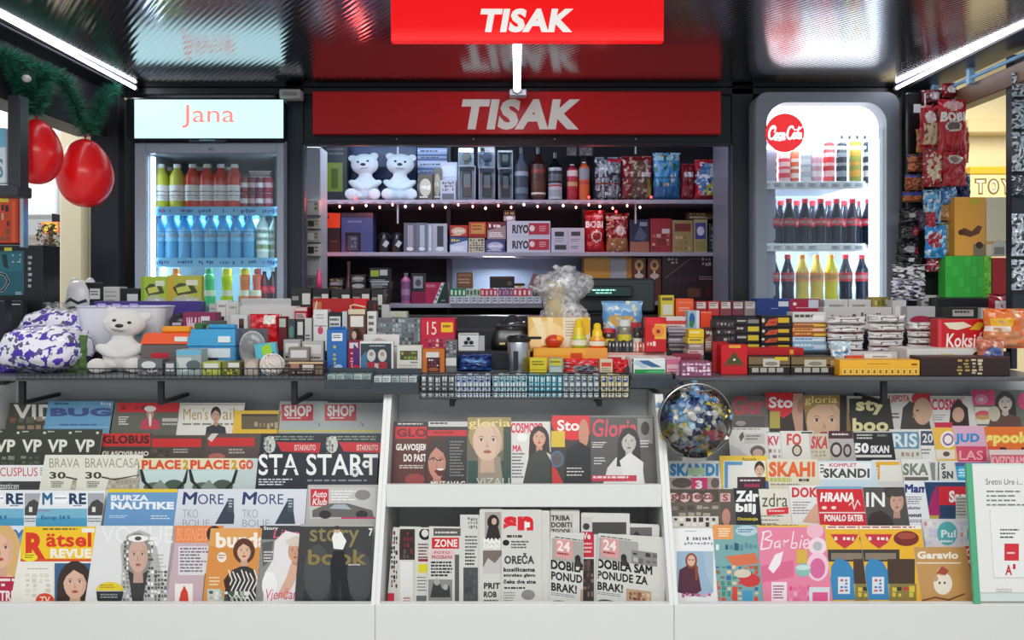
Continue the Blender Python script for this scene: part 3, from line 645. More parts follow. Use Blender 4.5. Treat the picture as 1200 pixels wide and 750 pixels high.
for px in (60, 213, 360, 1010):
    b = MB(); D = 2.60; b.cbox(X(px - 3, D), X(px + 3, D), 2.44, 2.455, Z(466, 2.6), 1.152, '1a1b1e', .001); b.cbox(X(px - 3, D), X(px + 3, D), 2.455, 2.645, Z(466, 2.6), Z(462, 2.6), '1a1b1e', .001)
    b.build('bracket', 'paint', parent=wt, loc=L)
def wire_tray(x0, x1, yb, yt, D, dep, label, n, name='wire_basket', mid=False):
    """wires drawn round a shallow basket"""
    a0, a1, z0, z1 = X(x0, D), X(x1, D), Z(yb, D), Z(yt, D); t = thing(name, label, 'basket', ((a0 + a1) / 2, D, z0)); w = (a1 - a0) / 2
    b = MB()
    for z in (0, z1 - z0) + (((z1 - z0) / 2,) if mid else ()): b.tube([(-w, 0, z), (w, 0, z), (w, dep, z), (-w, dep, z)], .0022, '202226', 6, True)
    b.build('rim', 'paint', parent=t)
    b = MB(); k = 0
    for i in range(n + 1):
        x = -w + 2 * w * i / n; b.tube([(x, dep, 0), (x, 0, 0), (x, -.0015, z1 - z0)], .0011, '202226', 4)
    b.build('wires', 'paint', parent=t); return t
wire_tray(20, 380, 444, 432, 2.40, .2, 'long black wire basket edge in front of the plush bear, left', 52)
t = wire_tray(492, 738, 467, 440, 2.33, .07, 'black wire tray of small chewing gum packs, centre', 34, mid=True)
for px in (528, 705):
    b = MB(); b.cbox(X(px, 2.34) - .008 - t.location.x, X(px, 2.34) + .008 - t.location.x, .065, .085, -.035, .05, '1a1b1e', .002); b.cbox(X(px, 2.34) - .006 - t.location.x, X(px, 2.34) + .006 - t.location.x, .085, .17, -.033, -.024, '1a1b1e', .001)
    b.build('bracket', 'paint', parent=t)

# ================================================================== MAGAZINES
def mag(row, x0, x1, yt, label, bgc, ops, k=0, roll=0.0, name='magazine', cat='magazine', mat='print', th=.004, Dz=None, group=None, ox=0, oy=0, lean=LEAN, pages=None):
    Db, zb = Dz if Dz else ROWS[row - 1]
    Db -= (.006 if name == 'newspaper' else .004) * k
    kk = (yt - HZ) / F; c, s = math.cos(lean), math.sin(lean); h = (H - kk * Db - zb) / (c + kk * s); Dt = Db + h * s
    xa, xb = X(x0, Dt), X(x1, Dt); w = xb - xa
    o = thing(name, label, cat, ((xa + xb) / 2, Db, zb), (-lean, roll, 0), group)
    b = MB(); b.cbox(-w / 2, w / 2, .0002, th, 0, h, pages or 'e8e6e0', .0006); b.build('pages', 'paper', parent=o)
    M = Matrix.Translation(o.location) @ o.rotation_euler.to_matrix().to_4x4()
    a = Art((-w / 2, w / 2, 0, h), 0.0, M); a.ox, a.oy = ox, oy
    a.mb.box(-w / 2, w / 2, 0, .0002, 0, h, bgc)
    a.ops(ops); a.mb.build('cover', mat, parent=o); return o
T = 'text'; Rr = 'rect'; E = 'ell'; P_ = 'poly'; DS = 'dash'; B = 'blocks'; FC = 'face'
LR, RR = 'left rack', 'right rack'
# ---- left rack, row 5 (top)
mag(5, 12, 60, 472, 'dark magazine with big white letters at the far left of the top row', '4a4a40', [(T, 'VID', 16, 474, 66, 492, 'eeeae2', .03), (B, 10, 488, 60, 505, ['8a5a4a', '6a6a58', 'a08a70'], 5, 2, 3)], -1)
mag(5, 57, 133, 470, 'plain blue computer magazine in the top row of the left rack', '6fa8cc', [(Rr, 57, 500, 133, 501, '9ac8e0'), (T, 'BUG', 59, 478, 131, 488, '4a5a96', .06), (DS, 64, 472, 90, 476, 1, '3a6a96', 2), (B, 118, 471, 130, 476, ['e0e8f0'], 4, 1, 4), (DS, 70, 497, 125, 500, 1, '3a6a96', 5)])
mag(5, 135, 211, 471, 'grey and red magazine showing a person in a white fur hat', '6a6a5e', [(Rr, 138, 472, 210, 483, 'd8242a'), (B, 141, 474, 172, 481, ['8a1a20', 'a02028'], 4, 1, 3), (DS, 139, 488, 152, 499, 4, 'e8e4dc', 4), (Rr, 190, 490, 208, 494, 'c8c4bc'), (DS, 190, 496, 209, 500, 1, 'c8c4bc', 1), (P_, [(164, 503), (166, 493), (176, 489), (186, 493), (188, 503)], 'c84a5a'), (E, 176, 485, 4.2, 6.5, 'c89a80'), (E, 176, 479, 7, 3.4, 'eeeae6'), (E, 176, 492, 1.5, 8, 'eeeae6')])
mag(5, 211, 287, 472, 'cream lifestyle magazine with gold lettering and a dark-haired man, left rack top row', 'ece8de', [(Rr, 212, 473, 286, 475, 'c8c0b4'), (T, "Men's", 215, 478, 244, 492, 'b89a4a', .0), (T, 'ail', 261, 478, 275, 492, 'b89a4a', .0), (DS, 214, 496, 284, 500, 1, '8a8478', 3), (FC, 253, 487, 10, 16, 'd0a488', '241c18', 'short', '3a3a40')], -1)
mag(5, 275, 329, 481, 'dark landscape magazine with a thick yellow border, left rack top row', 'eec23a', [(Rr, 283, 485, 326, 503, '6a5c44'), (Rr, 283, 485, 326, 488, '4a4234'), (B, 298, 494, 326, 503, ['9a8a6a', 'b8a888'], 6, 1, 4)])
for i, (a0, a1, yy, ox) in enumerate(((328, 384, 470, 0), (378, 453, 472, 50.5))):
    mag(5, a0, a1, yy, ['pale grey magazine with red title box, left of the identical one', 'pale grey magazine with red title box, top row right end, left rack'][i], 'b4bab8', [(Rr, 330, 474, 367, 493, 'c83a42'), (T, 'SHOP', 333, 475, 365, 488, 'f0ece8', .04), (DS, 336, 489, 362, 492, 1, 'f0ece8', 2), (Rr, 326, 504, 460, 506, 'd8c850'), (P_, [(372, 494), (376, 498), (374, 500)], '7a8280')], i - 0, ox=ox)
# ---- left rack, row 4
for i, px in enumerate((-6, 25, 55, 87)):
    mag(4, px, px + 34, 503, 'dark green magazine with white two-letter title, %s of the four at the left end' % ['leftmost', 'second', 'third', 'rightmost'][i], '3c4034', [(DS, 26, 505, 34, 508, 1, 'c8c4b0', 1), (B, 44, 505, 54, 509, ['d8d4c4'], 3, 1, 2), (T, 'VP', 26, 515, 49, 530, 'e8e6d8', .035, .05), (B, 24, 534, 56, 545, ['6a6c58', '8a8c78', '54564a'], 4, 2, 3 + i)], i, ox=px - 25)
mag(4, 119, 180, 508, 'brown magazine with a dark title in a red band, left rack', '4e4438', [(Rr, 120, 508, 176, 523, 'd02a26'), (T, 'GLOBUS', 121, 510, 175, 520, '4a1a16', .05), (T, 'GLASOVIRAMO', 120, 529, 174, 534, 'e8e0d4', .03), (Rr, 120, 524, 178, 527, '3a3a2c')], 0)
mag(4, 178, 245, 510, 'brown magazine with plain red band behind the road magazines, left rack', '4e463c', [(Rr, 178, 514, 236, 524, 'cc2c28'), (DS, 203, 526, 222, 532, 2, 'b8aca0', 3), (Rr, 230, 500, 245, 512, '5a4c44'), (B, 178, 526, 200, 536, ['6a5a4c', '3a3028'], 3, 2, 3)], 1)
mag(4, 242, 307, 508, 'brown magazine with red band, directly left of the navy ones in the left rack', '5a4a44', [(Rr, 244, 513, 298, 523, 'cc2c28'), (DS, 268, 526, 290, 533, 2, 'b8aca0', 6), (E, 254, 535, 10, 4, 'b86a5a'), (P_, [(243, 514), (250, 506), (256, 508), (248, 518)], 'd8c8c0')], 2)
for i, (a0, a1, ox) in enumerate(((306, 381, 0), (380, 452, 73))):
    mag(4, a0, a1, 508, ['dark magazine with a red ribbon and helmeted figure, behind the left navy magazine', 'dark magazine with a red ribbon and helmeted figure, behind the right navy magazine'][i], '1e2230', [(DS, 322, 511, 372, 517, 2, '8a9888', 3), (P_, [(324, 518), (376, 519), (374, 531), (330, 529)], 'd4242c'), (T, 'ISTAKNUTO', 345, 521, 370, 528, 'f0c8c0', .03), (E, 316, 521, 7, 10, 'c8ccc0'), (B, 309, 511, 321, 534, ['8a9088', '5a6058', 'e0e2da'], 4, 5, 5)], 3 + i, ox=ox)
mag(3, 303, 360, 531, 'navy magazine with big white thin capitals, the left one of the pair', '20222e', [(T, 'STA', 303, 532, 350, 557, 'f0f0ee', .015), (DS, 303, 561, 346, 570, 3, 'd8d8dc', 4), (Rr, 303, 548, 346, 550, '20222e')], 3)
mag(3, 358, 443, 531, 'navy magazine with big white thin capitals at the right end of its row', '20222e', [(T, 'START', 359, 532, 443, 557, 'f0f0ee', .015), (DS, 360, 562, 436, 566, 1, '8a8c98', 4), (E, 416, 554, 4.5, 5, 'd8d8d4'), (E, 429, 544, 4.5, 4.5, 'e8e8e4'), (Rr, 360, 570, 442, 575, '6a6e7c'), (E, 430, 544, 2, 1.5, '30323c'), (E, 416, 553, 2, 2.4, '30323c')], 4)
# ---- left rack, row 3
mag(3, -12, 51, 545, 'white magazine with thin red capitals at the far left of the left rack', 'ecebe8', [(T, 'CUSPLUS', 0, 548, 44, 558, 'c8283a', .0), (Rr, 0, 564, 49, 574, '3a3a3c'), (T, 'zasticen', 0, 566, 22, 573, 'e8e8e4', .0, .1), (DS, 47, 548, 50, 558, 4, '6a6a6c', 3)], 0)
for i, (a0, a1, ox) in enumerate(((53, 100, 0), (95, 168, 42))):
    mag(3, a0, a1, 533, ['cream home magazine with thin grey capitals, left and half covered copy', 'cream home magazine with thin grey capitals, right and fully titled copy'][i], 'e6e2d4', [(T, 'BRAVACASA', 58, 537, 122, 548, '8a8a70', -.008), (T, '30', 58, 553, 77, 561, '3a3428', .03), (P_, [(77, 558), (92, 561), (92, 562), (77, 560)], '4a4234'), (DS, 60, 564, 76, 572, 4, '6a6252', 3, .6), (P_, [(82, 574), (86, 560), (130, 560), (130, 574)], 'b4aa98'), (B, 84, 562, 128, 573, ['a09684', 'c8c0ae'], 9, 2, 8), (P_, [(77, 560), (92, 561), (122, 556), (122, 557), (92, 563)], '4a4234')], i, ox=ox)
for i, (a0, a1, ox) in enumerate(((163, 226, 0), (222, 304, 57))):
    mag(3, a0, a1, 537, ['travel magazine with orange letters and a round window picture, left copy', 'travel magazine with orange letters and a round window picture, right copy'][i], 'c4d0cc', [(Rr, 163, 536, 232, 550, 'e4dcb8'), (T, 'PLACE', 166, 539, 212, 550, 'dc4a22', .05), (T, '2', 214, 539, 221, 550, 'c89a20', .05), (T, 'GO', 223, 539, 240, 550, 'dc4a22', .05), (P_, [(166, 552), (222, 551), (216, 566), (205, 573), (180, 573), (170, 566)], 'c8dcd8'), (E, 182, 571, 14, 6, '5a6a58'), (E, 204, 570, 12, 8, '48584a'), (P_, [(176, 573), (188, 562), (198, 573)], '8a9288'), (P_, [(164, 550), (167, 550), (171, 564), (181, 574), (176, 574), (166, 564)], '1c2420'), (P_, [(219, 550), (222, 551), (218, 566), (209, 574), (205, 574), (214, 565)], '1c2420')], 1 + i, ox=ox)
# ---- left rack, row 2
for i, (a0, a1, ox) in enumerate(((-16, 52, -74), (48, 124, 0))):
    mag(2, a0, a1, 575, ['white and blue sea magazine cut by the left edge of the picture', 'white and blue sea magazine with dark blue title, fully seen copy'][i], 'eceef0', [(T, 'M', 50, 578, 61, 591, '2a6a8a', .03), (T, 'RE', 81, 578, 101, 591, '1c3a60', .04), (E, 71, 585, 9, 5.5, 'fafafa'), (DS, 64, 583, 79, 586, 1, '6a7a8a', 1), (DS, 86, 592, 101, 594, 1, '2a4a7a', 2), (Rr, 42, 596, 102, 622, '7ab8d0'), (Rr, 42, 607, 102, 622, '4aa0c4'), (T, 'Europ 54.9', 48, 604, 82, 610, '1a4a7a', .02, .1), (Rr, 103, 578, 122, 604, 'a8acb0'), (P_, [(103, 596), (108, 588), (114, 585), (121, 590), (121, 604), (103, 604)], '4a4442'), (Rr, 108, 594, 112, 600, 'e8e4de'), (DS, 103, 607, 120, 613, 2, '7a8088', 3), (DS, 44, 598, 60, 600, 1, 'c04a6a', 4)], i, ox=ox)
mag(2, 127, 211, 573, 'blue boating magazine with a yellow top edge, left rack lower middle row', '6c9cc8', [(Rr, 127, 572, 211, 577, 'e8c832'), (T, 'BURZA', 133, 580, 177, 587, 'f0f2f4', .05), (T, 'NAUTIKE', 133, 588, 207, 597, 'f4f6f8', .06), (DS, 131, 604, 158, 608, 2, 'dce8f2', 5, .4), (DS, 180, 604, 206, 610, 2, 'dce8f2', 6, .4)], 0, ox=-3)
for i, (a0, a1, ox) in enumerate(((209, 283, 0), (278, 360, 70))):
    mag(2, a0, a1, 573, ['pale sailing magazine with navy title and sloping mountain, left copy', 'pale sailing magazine with navy title and sloping mountain, right copy'][i], 'dcdee4', [(T, 'M', 214, 577, 231, 591, '2c3a6c', .02, .1), (T, 'ORE', 232, 579, 262, 591, '2c3a6c', .0), (P_, [(252, 614), (266, 588), (272, 584), (276, 614)], '3a4250'), (Rr, 267, 584, 274, 600, '4a5260'), (T, 'TKO', 214, 597, 232, 607, '9a9ea6', -.012), (T, 'BOLJE', 214, 609, 246, 620, '9a9ea6', -.012), (DS, 268, 586, 273, 596, 3, 'c8ccd4', 3)], 1 + i, ox=ox)
mag(2, 361, 443, 568, 'plastic wrapped car magazine with a small red title box', 'b8b4b0', [(Rr, 363, 571, 440, 608, 'c8c4c0'), (Rr, 364, 573, 385, 593, 'c82838'), (T, 'Auto', 366, 575, 383, 583, 'f0e8e4', .02, .2), (T, 'Klub', 366, 584, 383, 592, 'f0e8e4', .02, .2), (DS, 388, 575, 420, 588, 4, 'f0f0ec', 4, .45), (P_, [(366, 598), (385, 590), (408, 590), (436, 598), (438, 606), (366, 606)], '6a6660'), (E, 381, 603, 7, 5, '2c2a28'), (E, 424, 603, 7, 5, '2c2a28'), (P_, [(386, 596), (392, 591), (405, 591), (412, 597)], 'a8b4bc'), (Rr, 400, 606, 440, 608, 'd0306a'), (E, 425, 580, 9, 6, '8a8682')], 3, th=.012)
# ---- left rack, row 1 (front)
mag(1, -48, 30, 616, 'magazine with a smiling blonde woman, cut by the left picture edge', '78a8c8', [(Rr, -48, 614, 30, 626, 'd8e4ec'), (T, 'Story', -40, 616, 30, 634, '3a78b0', .02), (FC, 0, 643, 32, 46, 'e8b89a', 'dcb070', 'long', 'e8c0a8', 'c85050'), (Rr, -40, 676, 25, 712, 'b82040'), (DS, -38, 678, 22, 690, 2, 'f0e8e0', 4), (T, 'SLON TRIBI', -30, 692, 24, 704, 'f4ece8', .04), (P_, [(-40, 706), (25, 704), (25, 712), (-40, 712)], 'e8e0d4')], 1)
mag(1, 28, 116, 617, 'yellow puzzle magazine with red title and a long-haired woman, front row left', 'ece8de', [(Rr, 28, 617, 117, 657, 'f4c61e'), (Rr, 28, 655, 117, 658, 'd85020'), (T, 'R', 34, 624, 57, 655, 'dc3418', .05), (T, 'ätsel', 58, 624, 111, 641, 'dc3418', .03), (T, 'REVUE', 63, 643, 111, 654, 'f4f0e4', .05), (Rr, 100, 619, 115, 624, 'f0ece0'), (DS, 54, 619, 98, 623, 1, '7a6a3a', 3), (E, 39, 653, 9, 5, 'f0e02a'), (DS, 33, 650, 45, 655, 2, 'a04018', 4), (Rr, 68, 660, 116, 712, '3a6088'), (FC, 92, 683, 27, 38, 'e0b49a', '3a2820', 'long', '2a2a34', 'b85050'), (Rr, 30, 662, 67, 711, 'eeeade'), (DS, 36, 666, 64, 668, 1, 'a8a090', 3), (B, 33, 672, 64, 700, ['d0cabc', 'ded8ca'], 4, 5, 4), (E, 57, 704, 11, 9, 'd8452a'), (T, 'TV', 51, 699, 63, 707, 'f4d8c0', .03)], 2, ox=-4)
mag(1, 113, 207, 616, 'pale fashion magazine with a woman in a white patterned hood', 'e2e1df', [(T, 'VOGUE', 119, 617, 203, 636, 'eeeeec', -.005), (P_, [(140, 712), (143, 665), (141, 640), (150, 626), (163, 621), (176, 626), (184, 642), (188, 665), (202, 712)], 'b8b6b2'), (B, 143, 660, 156, 706, ['6a6866', '8a8886', 'dedcd8'], 3, 9, 6), (B, 165, 668, 196, 710, ['3a3a3a', '6a6866', 'f0f0ec', '4a4a4a'], 8, 9, 7), (B, 143, 628, 186, 640, ['dedcd8', 'f2f0ec', '8a8886'], 8, 2, 7), (E, 161, 651, 17, 27, '8c8a86'), (B, 145, 634, 151, 668, ['f0eeea', '4a4846'], 2, 7, 12), (B, 173, 634, 180, 668, ['f0eeea', '4a4846'], 2, 7, 13), (P_, [(150, 668), (162, 676), (174, 668), (166, 712), (156, 712)], '3c3a3a'), (FC, 162, 651, 23, 40, 'd0aa98', 'b8a496', 'bare', None, 'a86860'), (E, 162, 631, 12, 4, 'f2f0ec'), (E, 162, 631, 4, 2.5, '4a4846'), (E, 129, 692, 16, 10, 'e8cc28', 20, 180, 360), (P_, [(113, 693), (145, 693), (143, 703), (136, 708), (119, 708), (114, 703)], '2c2c2e'), (DS, 117, 685, 141, 690, 2, 'a08a20', 2), (DS, 118, 696, 140, 702, 2, '9a9aa0', 3), (DS, 183, 650, 195, 668, 4, 'a8a6a2', 5, .2)], 3)
mag(1, 203, 262, 616, 'magazine with an orange title strip and white text panel, behind the orange one', 'c8aeb4', [(Rr, 205, 616, 262, 636, 'e88850'), (T, 'BUSINESS', 207, 619, 243, 634, 'f4a878', .0, .2), (E, 251, 626, 9, 10, '3a2428'), (Rr, 209, 640, 247, 674, 'ded8da'), (DS, 211, 642, 246, 672, 8, '7a6a78', 7, .5), (P_, [(236, 712), (240, 672), (250, 668), (256, 712)], '6a7238'), (Rr, 205, 684, 226, 712, 'f0eae4'), (P_, [(208, 712), (212, 694), (216, 686), (220, 694), (222, 712)], 'd4402c')], 3)
mag(1, 247, 307, 619, 'orange sewing magazine with a bob-haired woman in a zebra-striped top', 'd88e44', [(Rr, 247, 618, 307, 640, 'e0a058'), (T, 'burda', 257, 624, 318, 642, 'f4ece0', .04), (E, 264, 653, 5.5, 6, 'f0e4d4'), (DS, 260, 650, 268, 656, 2, '8a7a6a', 1), (P_, [(266, 712), (268, 690), (276, 668), (290, 662), (303, 668), (306, 712)], '33302e'), *[('line', [(272 + i * 5, 668 + (i % 3) * 2), (276 + i * 5, 680), (270 + i * 5, 692), (278 + i * 5, 706)], 1.4, 'ece8e2') for i in range(7)], (P_, [(266, 680), (272, 672), (274, 692), (270, 700)], '3a2018'), (FC, 290, 646, 16, 22, 'e0b498', '5a3220', 'bob', None, 'b04040'), (DS, 249, 676, 263, 688, 3, 'f0d8a8', 3), (P_, [(247, 690), (262, 690), (268, 712), (247, 712)], 'c8ccc0'), (B, 249, 692, 296, 710, ['a8b4a4', '3c5a4c', 'e4e4d8'], 8, 3, 4)], 5, ox=-4)
mag(1, 305, 355, 616, 'bridal magazine with a veiled woman resting her chin on her hand', '8a8a88', [(Rr, 305, 614, 356, 632, '3a3a3c'), (T, 'Story', 309, 617, 326, 622, 'f0eee8', .02), (T, 'Lijepi', 320, 620, 356, 634, 'e8567a', .0, .2), (P_, [(322, 634), (335, 622), (352, 626), (356, 712), (308, 712), (310, 672), (320, 656)], 'e4e0de'), (P_, [(307, 636), (320, 634), (318, 656), (308, 664)], '5a5a58'), (DS, 309, 646, 322, 660, 4, 'd8d4d0', 4), (FC, 346, 646, 17, 26, 'cf9a80', '8a5a40', 'bare', None, 'b85a50'), (P_, [(334, 634), (346, 628), (356, 630), (356, 640), (340, 640)], 'd8c8b8'), (P_, [(324, 700), (336, 676), (341, 660), (350, 664), (346, 680), (336, 700)], 'd8ac94'), (E, 316, 686, 9, 16, 'f0eeec'), (T, 'Vjenčanja', 312, 689, 356, 706, 'd8486a', .0, .25)], 4)
mag(1, 352, 438, 614, 'dark grey fashion book with gold lettering and a seated figure', '3a3a3a', [(Rr, 352, 614, 438, 617, 'a8a8a0'), (P_, [(354, 712), (356, 690), (372, 704), (384, 706), (392, 660), (400, 640), (404, 640), (408, 662), (420, 700), (434, 700), (438, 712)], '2a2a2c'), (E, 372, 672, 16, 34, '4a4a4a'), (E, 422, 676, 15, 30, '48484a'), (T, 'story', 363, 618, 421, 641, '8a7c4c', .01), (T, 'book', 361, 644, 430, 662, '8c7840', .02), (P_, [(391, 643), (389, 630), (394, 618), (400, 624), (406, 634), (402, 644)], 'eeece6'), (E, 395, 621, 3.5, 4, 'caa68c'), (E, 395, 618.5, 3.8, 2.4, '3a2a20'), (P_, [(389, 712), (387, 660), (391, 646), (403, 646), (412, 712), (402, 712), (398, 672), (396, 712)], '121214'), (T, '7', 432, 619, 437, 628, 'e8e8e0', .03), (DS, 408, 661, 430, 664, 1, 'c8c4b8', 2)], 6)
# ---- centre shelf
CU = (2.32, .80)
mag(0, 462, 503, 494, 'dark red news magazine with white block headline, leftmost on the centre shelf', '5a2824', [(Rr, 463, 494, 502, 500, '2a2a30'), (DS, 466, 496, 498, 499, 1, 'd8d0c8', 3), (Rr, 463, 500, 502, 514, 'cc1c24'), (T, 'GLO', 465, 502, 500, 512, '6a1216', .04), (T, 'GLAVOSJEK', 464, 520, 501, 530, 'efe8e0', .04), (T, 'DO PASTI', 473, 532, 501, 541, 'efe8e0', .04), (DS, 468, 545, 499, 550, 2, 'd8ccc4', 3), (E, 486, 562, 12, 7, '9a4038')], 0, Dz=CU)
mag(0, 500, 548, 494, 'black and red news magazine with a shouting man in glasses, centre shelf', '2c2a2a', [(Rr, 502, 493, 548, 500, 'c8c4c0'), (DS, 504, 495, 530, 499, 1, '4a4644', 5), (Rr, 501, 504, 547, 511, 'c82028'), (DS, 508, 506, 545, 510, 1, '8a1418', 2), (Rr, 500, 512, 521, 568, '5a2020'), (FC, 512, 541, 21, 42, 'c88a76', '3a2a26', 'short', None, '8a2a2a'), (E, 516, 553, 5, 5, '5a1818'), (E, 516, 550, 4, 1.5, 'e8e0d8'), ('line', [(503, 539), (508, 536), (513, 540), (519, 538)], 1.0, '1a1a1c'), (DS, 527, 517, 545, 560, 12, '8a8680', 4, .4), (T, 'MUTAVAC', 505, 564, 545, 570, 'e8e4dc', .02)], 1, Dz=CU)
mag(0, 548, 599, 489, 'green-gold fashion magazine with a close-up pale woman face, centre shelf', '6a6452', [(Rr, 548, 489, 599, 500, '9a8a52'), (E, 573, 510, 24, 24, 'a8925c'), (Rr, 548, 540, 599, 570, '2a4a44'), (Rr, 590, 500, 599, 550, '3a4a44'), (P_, [(560, 535), (586, 535), (590, 570), (560, 570)], '9a8c78'), (FC, 571, 517, 34, 46, 'd8b8a0', 'a8905c', 'bare', None, 'b06058'), (T, 'gloria', 549, 491, 598, 503, 'e8d488', .01), (T, 'VIZALI', 558, 560, 597, 569, 'c8dcd0', -.01)], 2, Dz=CU)
mag(0, 597, 648, 494, 'white magazine with pink title and long-haired woman in black, centre shelf', 'dcdad4', [(T, 'COSMOPO', 599, 496, 636, 507, 'd83050', .03), (FC, 632, 513, 15, 21, 'd8a48c', '3a2420', 'long', None, 'c03a48'), (P_, [(612, 570), (620, 534), (632, 527), (646, 530), (650, 570)], '38403a'), (P_, [(640, 530), (652, 552), (652, 536)], 'd8ccb8'), (T, 'MA', 601, 522, 611, 529, 'd83050', .03), (DS, 600, 531, 616, 562, 8, '5a5a58', 4, .4), (E, 612, 513, 6, 5, 'f0eeea'), (T, 'DUE', 629, 562, 646, 569, '3a3a3a', .02)], 1, Dz=CU)
mag(0, 645, 691, 487, 'red-topped magazine with round white title and a black dress, centre shelf', '3c3230', [(E, 672, 494, 26, 22, 'dc2028'), (T, 'Sto', 653, 492, 679, 505, 'f4ece6', .03), (Rr, 646, 505, 662, 524, 'd8b83a'), (E, 684, 508, 6, 17, 'c88a70'), (P_, [(660, 570), (664, 526), (680, 518), (692, 526), (692, 570)], '1a1a20'), (E, 653, 538, 8, 10, '4a6a88'), (E, 653, 538, 5.5, 7.5, '5a5450'), (P_, [(647, 545), (652, 550), (662, 570), (647, 570)], 'c83028'), (DS, 664, 548, 688, 560, 3, 'd8d0c8', 6, .35)], 3, Dz=CU)
mag(0, 689, 768, 487, 'grey magazine with red title and a monochrome woman in a white shirt', '54524f', [(Rr, 689, 484, 766, 489, '7a7874'), (Rr, 747, 490, 765, 520, '8a8884'), (E, 756, 502, 5, 8, '3a3836'), (T, 'Gloria', 694, 491, 746, 512, 'd84a5a', .02, .1), (DS, 694, 518, 712, 526, 3, 'e8e6e0', 4, .4), (DS, 696, 536, 710, 546, 3, 'd8d6d0', 7, .4), (DS, 750, 516, 764, 526, 3, 'e0deda', 5, .4), (P_, [(706, 570), (712, 548), (722, 536), (736, 534), (752, 540), (756, 570)], 'dad8d4'), (FC, 737, 518, 17, 25, 'c4bcb6', '2e2c2b', 'long', None, '7a706c'), (P_, [(726, 540), (738, 530), (754, 542), (752, 570), (734, 570)], 'e2e0dc'), (Rr, 692, 557, 746, 564, 'c8304a'), (DS, 695, 558, 740, 563, 1, 'f0d8d8', 4)], 2, Dz=CU)
# ---- newspapers (centre lower)
def paper(x0, x1, yt, label, ops, k, roll=0.0, th=.011, bgc='d2d0ca', lean=math.radians(12), D0=2.215):
    o = mag(0, x0, x1, yt, label, bgc, ops, k, roll, 'newspaper', 'newspaper', 'paper', th, (D0, .462), lean=lean, pages='c8c6c0')
    w = o.children[0].dimensions.x; h = o.children[0].dimensions.z
    b = MB(); R = random.Random(int(x0))
    w = max(v[0] for v in o.children[0].data.vertices[0:0] or [(0,)]) if False else (X(x1, 2.26) - X(x0, 2.26))
    zs = max(v.co.z for v in o.children[0].data.vertices)
    for i in range(3):
        q = .003 + .0028 * i; dx = R.uniform(-.003, .003); b.box(-w / 2 + dx, w / 2 + dx, q, q + .0008, 0, zs + .0015 + .0012 * i, 'dedcd6')
    b.build('folded_sheets', 'paper', parent=o); return o
NK = '1c1c1e'
paper(455, 472, 620, 'narrow newspaper with red foot at the far left of the newspaper compartment', [(B, 458, 622, 466, 690, ['3a2a2a', '8a3a38', NK], 3, 12, 4), (Rr, 452, 695, 462, 712, 'c83040')], 0, math.radians(3))
paper(467, 492, 619, 'newspaper with a dark red photo column near the left end', [(Rr, 468, 620, 486, 656, '3a2a2a'), (B, 472, 622, 484, 656, ['7a2a34', '2a2428', '5a5452'], 3, 5, 4), (Rr, 469, 658, 484, 706, 'e2e0dc'), (DS, 473, 700, 482, 707, 2, 'b83a48', 3)], 1, math.radians(1))
paper(487, 505, 620, 'newspaper with a black ring emblem and a yellow block', [(E, 498, 626, 7, 7, NK), (E, 498, 625, 4, 4.5, 'd8d6d0'), (DS, 490, 637, 503, 656, 5, '6a3034', 3), (Rr, 490, 655, 503, 658, '8a2028'), (Rr, 490, 661, 501, 671, 'd8cc2a'), (DS, 489, 676, 502, 695, 5, '4a4a4c', 6, .3), (Rr, 488, 698, 503, 710, '6a6a6c')], 2)
paper(501, 540, 619, 'newspaper with red title box and grey photo at its foot', [(Rr, 508, 619, 540, 628, '5a5654'), (DS, 510, 623, 538, 627, 1, 'd8d4d0', 4), (Rr, 506, 630, 538, 643, 'cc2a2c'), (T, 'ZONE', 509, 632, 536, 641, 'f0e4e0', .03), (Rr, 505, 645, 532, 655, 'e4b8b8'), (T, 'FOTO', 509, 646, 527, 649, '8a3a40', .01), (T, 'PROGRAMA', 506, 651, 530, 655, '8a3a40', .01), (DS, 505, 658, 531, 677, 5, NK, 8, .55), (Rr, 502, 679, 530, 704, '8a8a88'), (P_, [(504, 700), (508, 682), (514, 680), (518, 690), (527, 686), (528, 700)], '3a3a3a'), (E, 512, 682, 3.5, 4, 'a8a4a0'), (E, 522, 688, 3, 3.5, 'b0aca8'), (Rr, 533, 650, 538, 706, '5a5856')], 3, math.radians(1))
paper(540, 562, 605, 'newspaper folded with dark grey lower half, centre-left of the newspaper compartment', [(B, 548, 606, 560, 620, ['8a8a88', '6a6a6a'], 4, 3, 4), (DS, 545, 628, 560, 648, 5, '5a5a5c', 8, .5), (DS, 545, 648, 560, 664, 4, NK, 6, .5), (Rr, 543, 665, 560, 712, '4c4e50'), (B, 545, 668, 558, 705, ['3a3c3e', '5a5c5e'], 3, 4, 2)], 3)
paper(562, 588, 598, 'newspaper headed by a photo of a dark-haired woman', [(Rr, 568, 600, 587, 634, 'a8a09a'), (E, 578, 612, 7, 9, '2a2422'), (P_, [(569, 632), (572, 618), (584, 618), (587, 632)], '2e2a28'), (E, 579, 611, 3, 4, 'c8a898'), (T, 'MAN', 567, 631, 586, 637, 'f0eeea', .04), (T, 'DAJE', 567, 638, 586, 644, 'f0eeea', .04), (Rr, 566, 645, 588, 672, '7a6a66'), (P_, [(566, 665), (572, 654), (580, 660), (588, 650), (588, 672), (566, 672)], 'c8c0bc'), (T, 'PRIT', 567, 683, 586, 690, NK, .04), (T, 'ROB', 567, 693, 582, 700, NK, .04), (DS, 567, 703, 586, 709, 1, NK, 3)], 4)
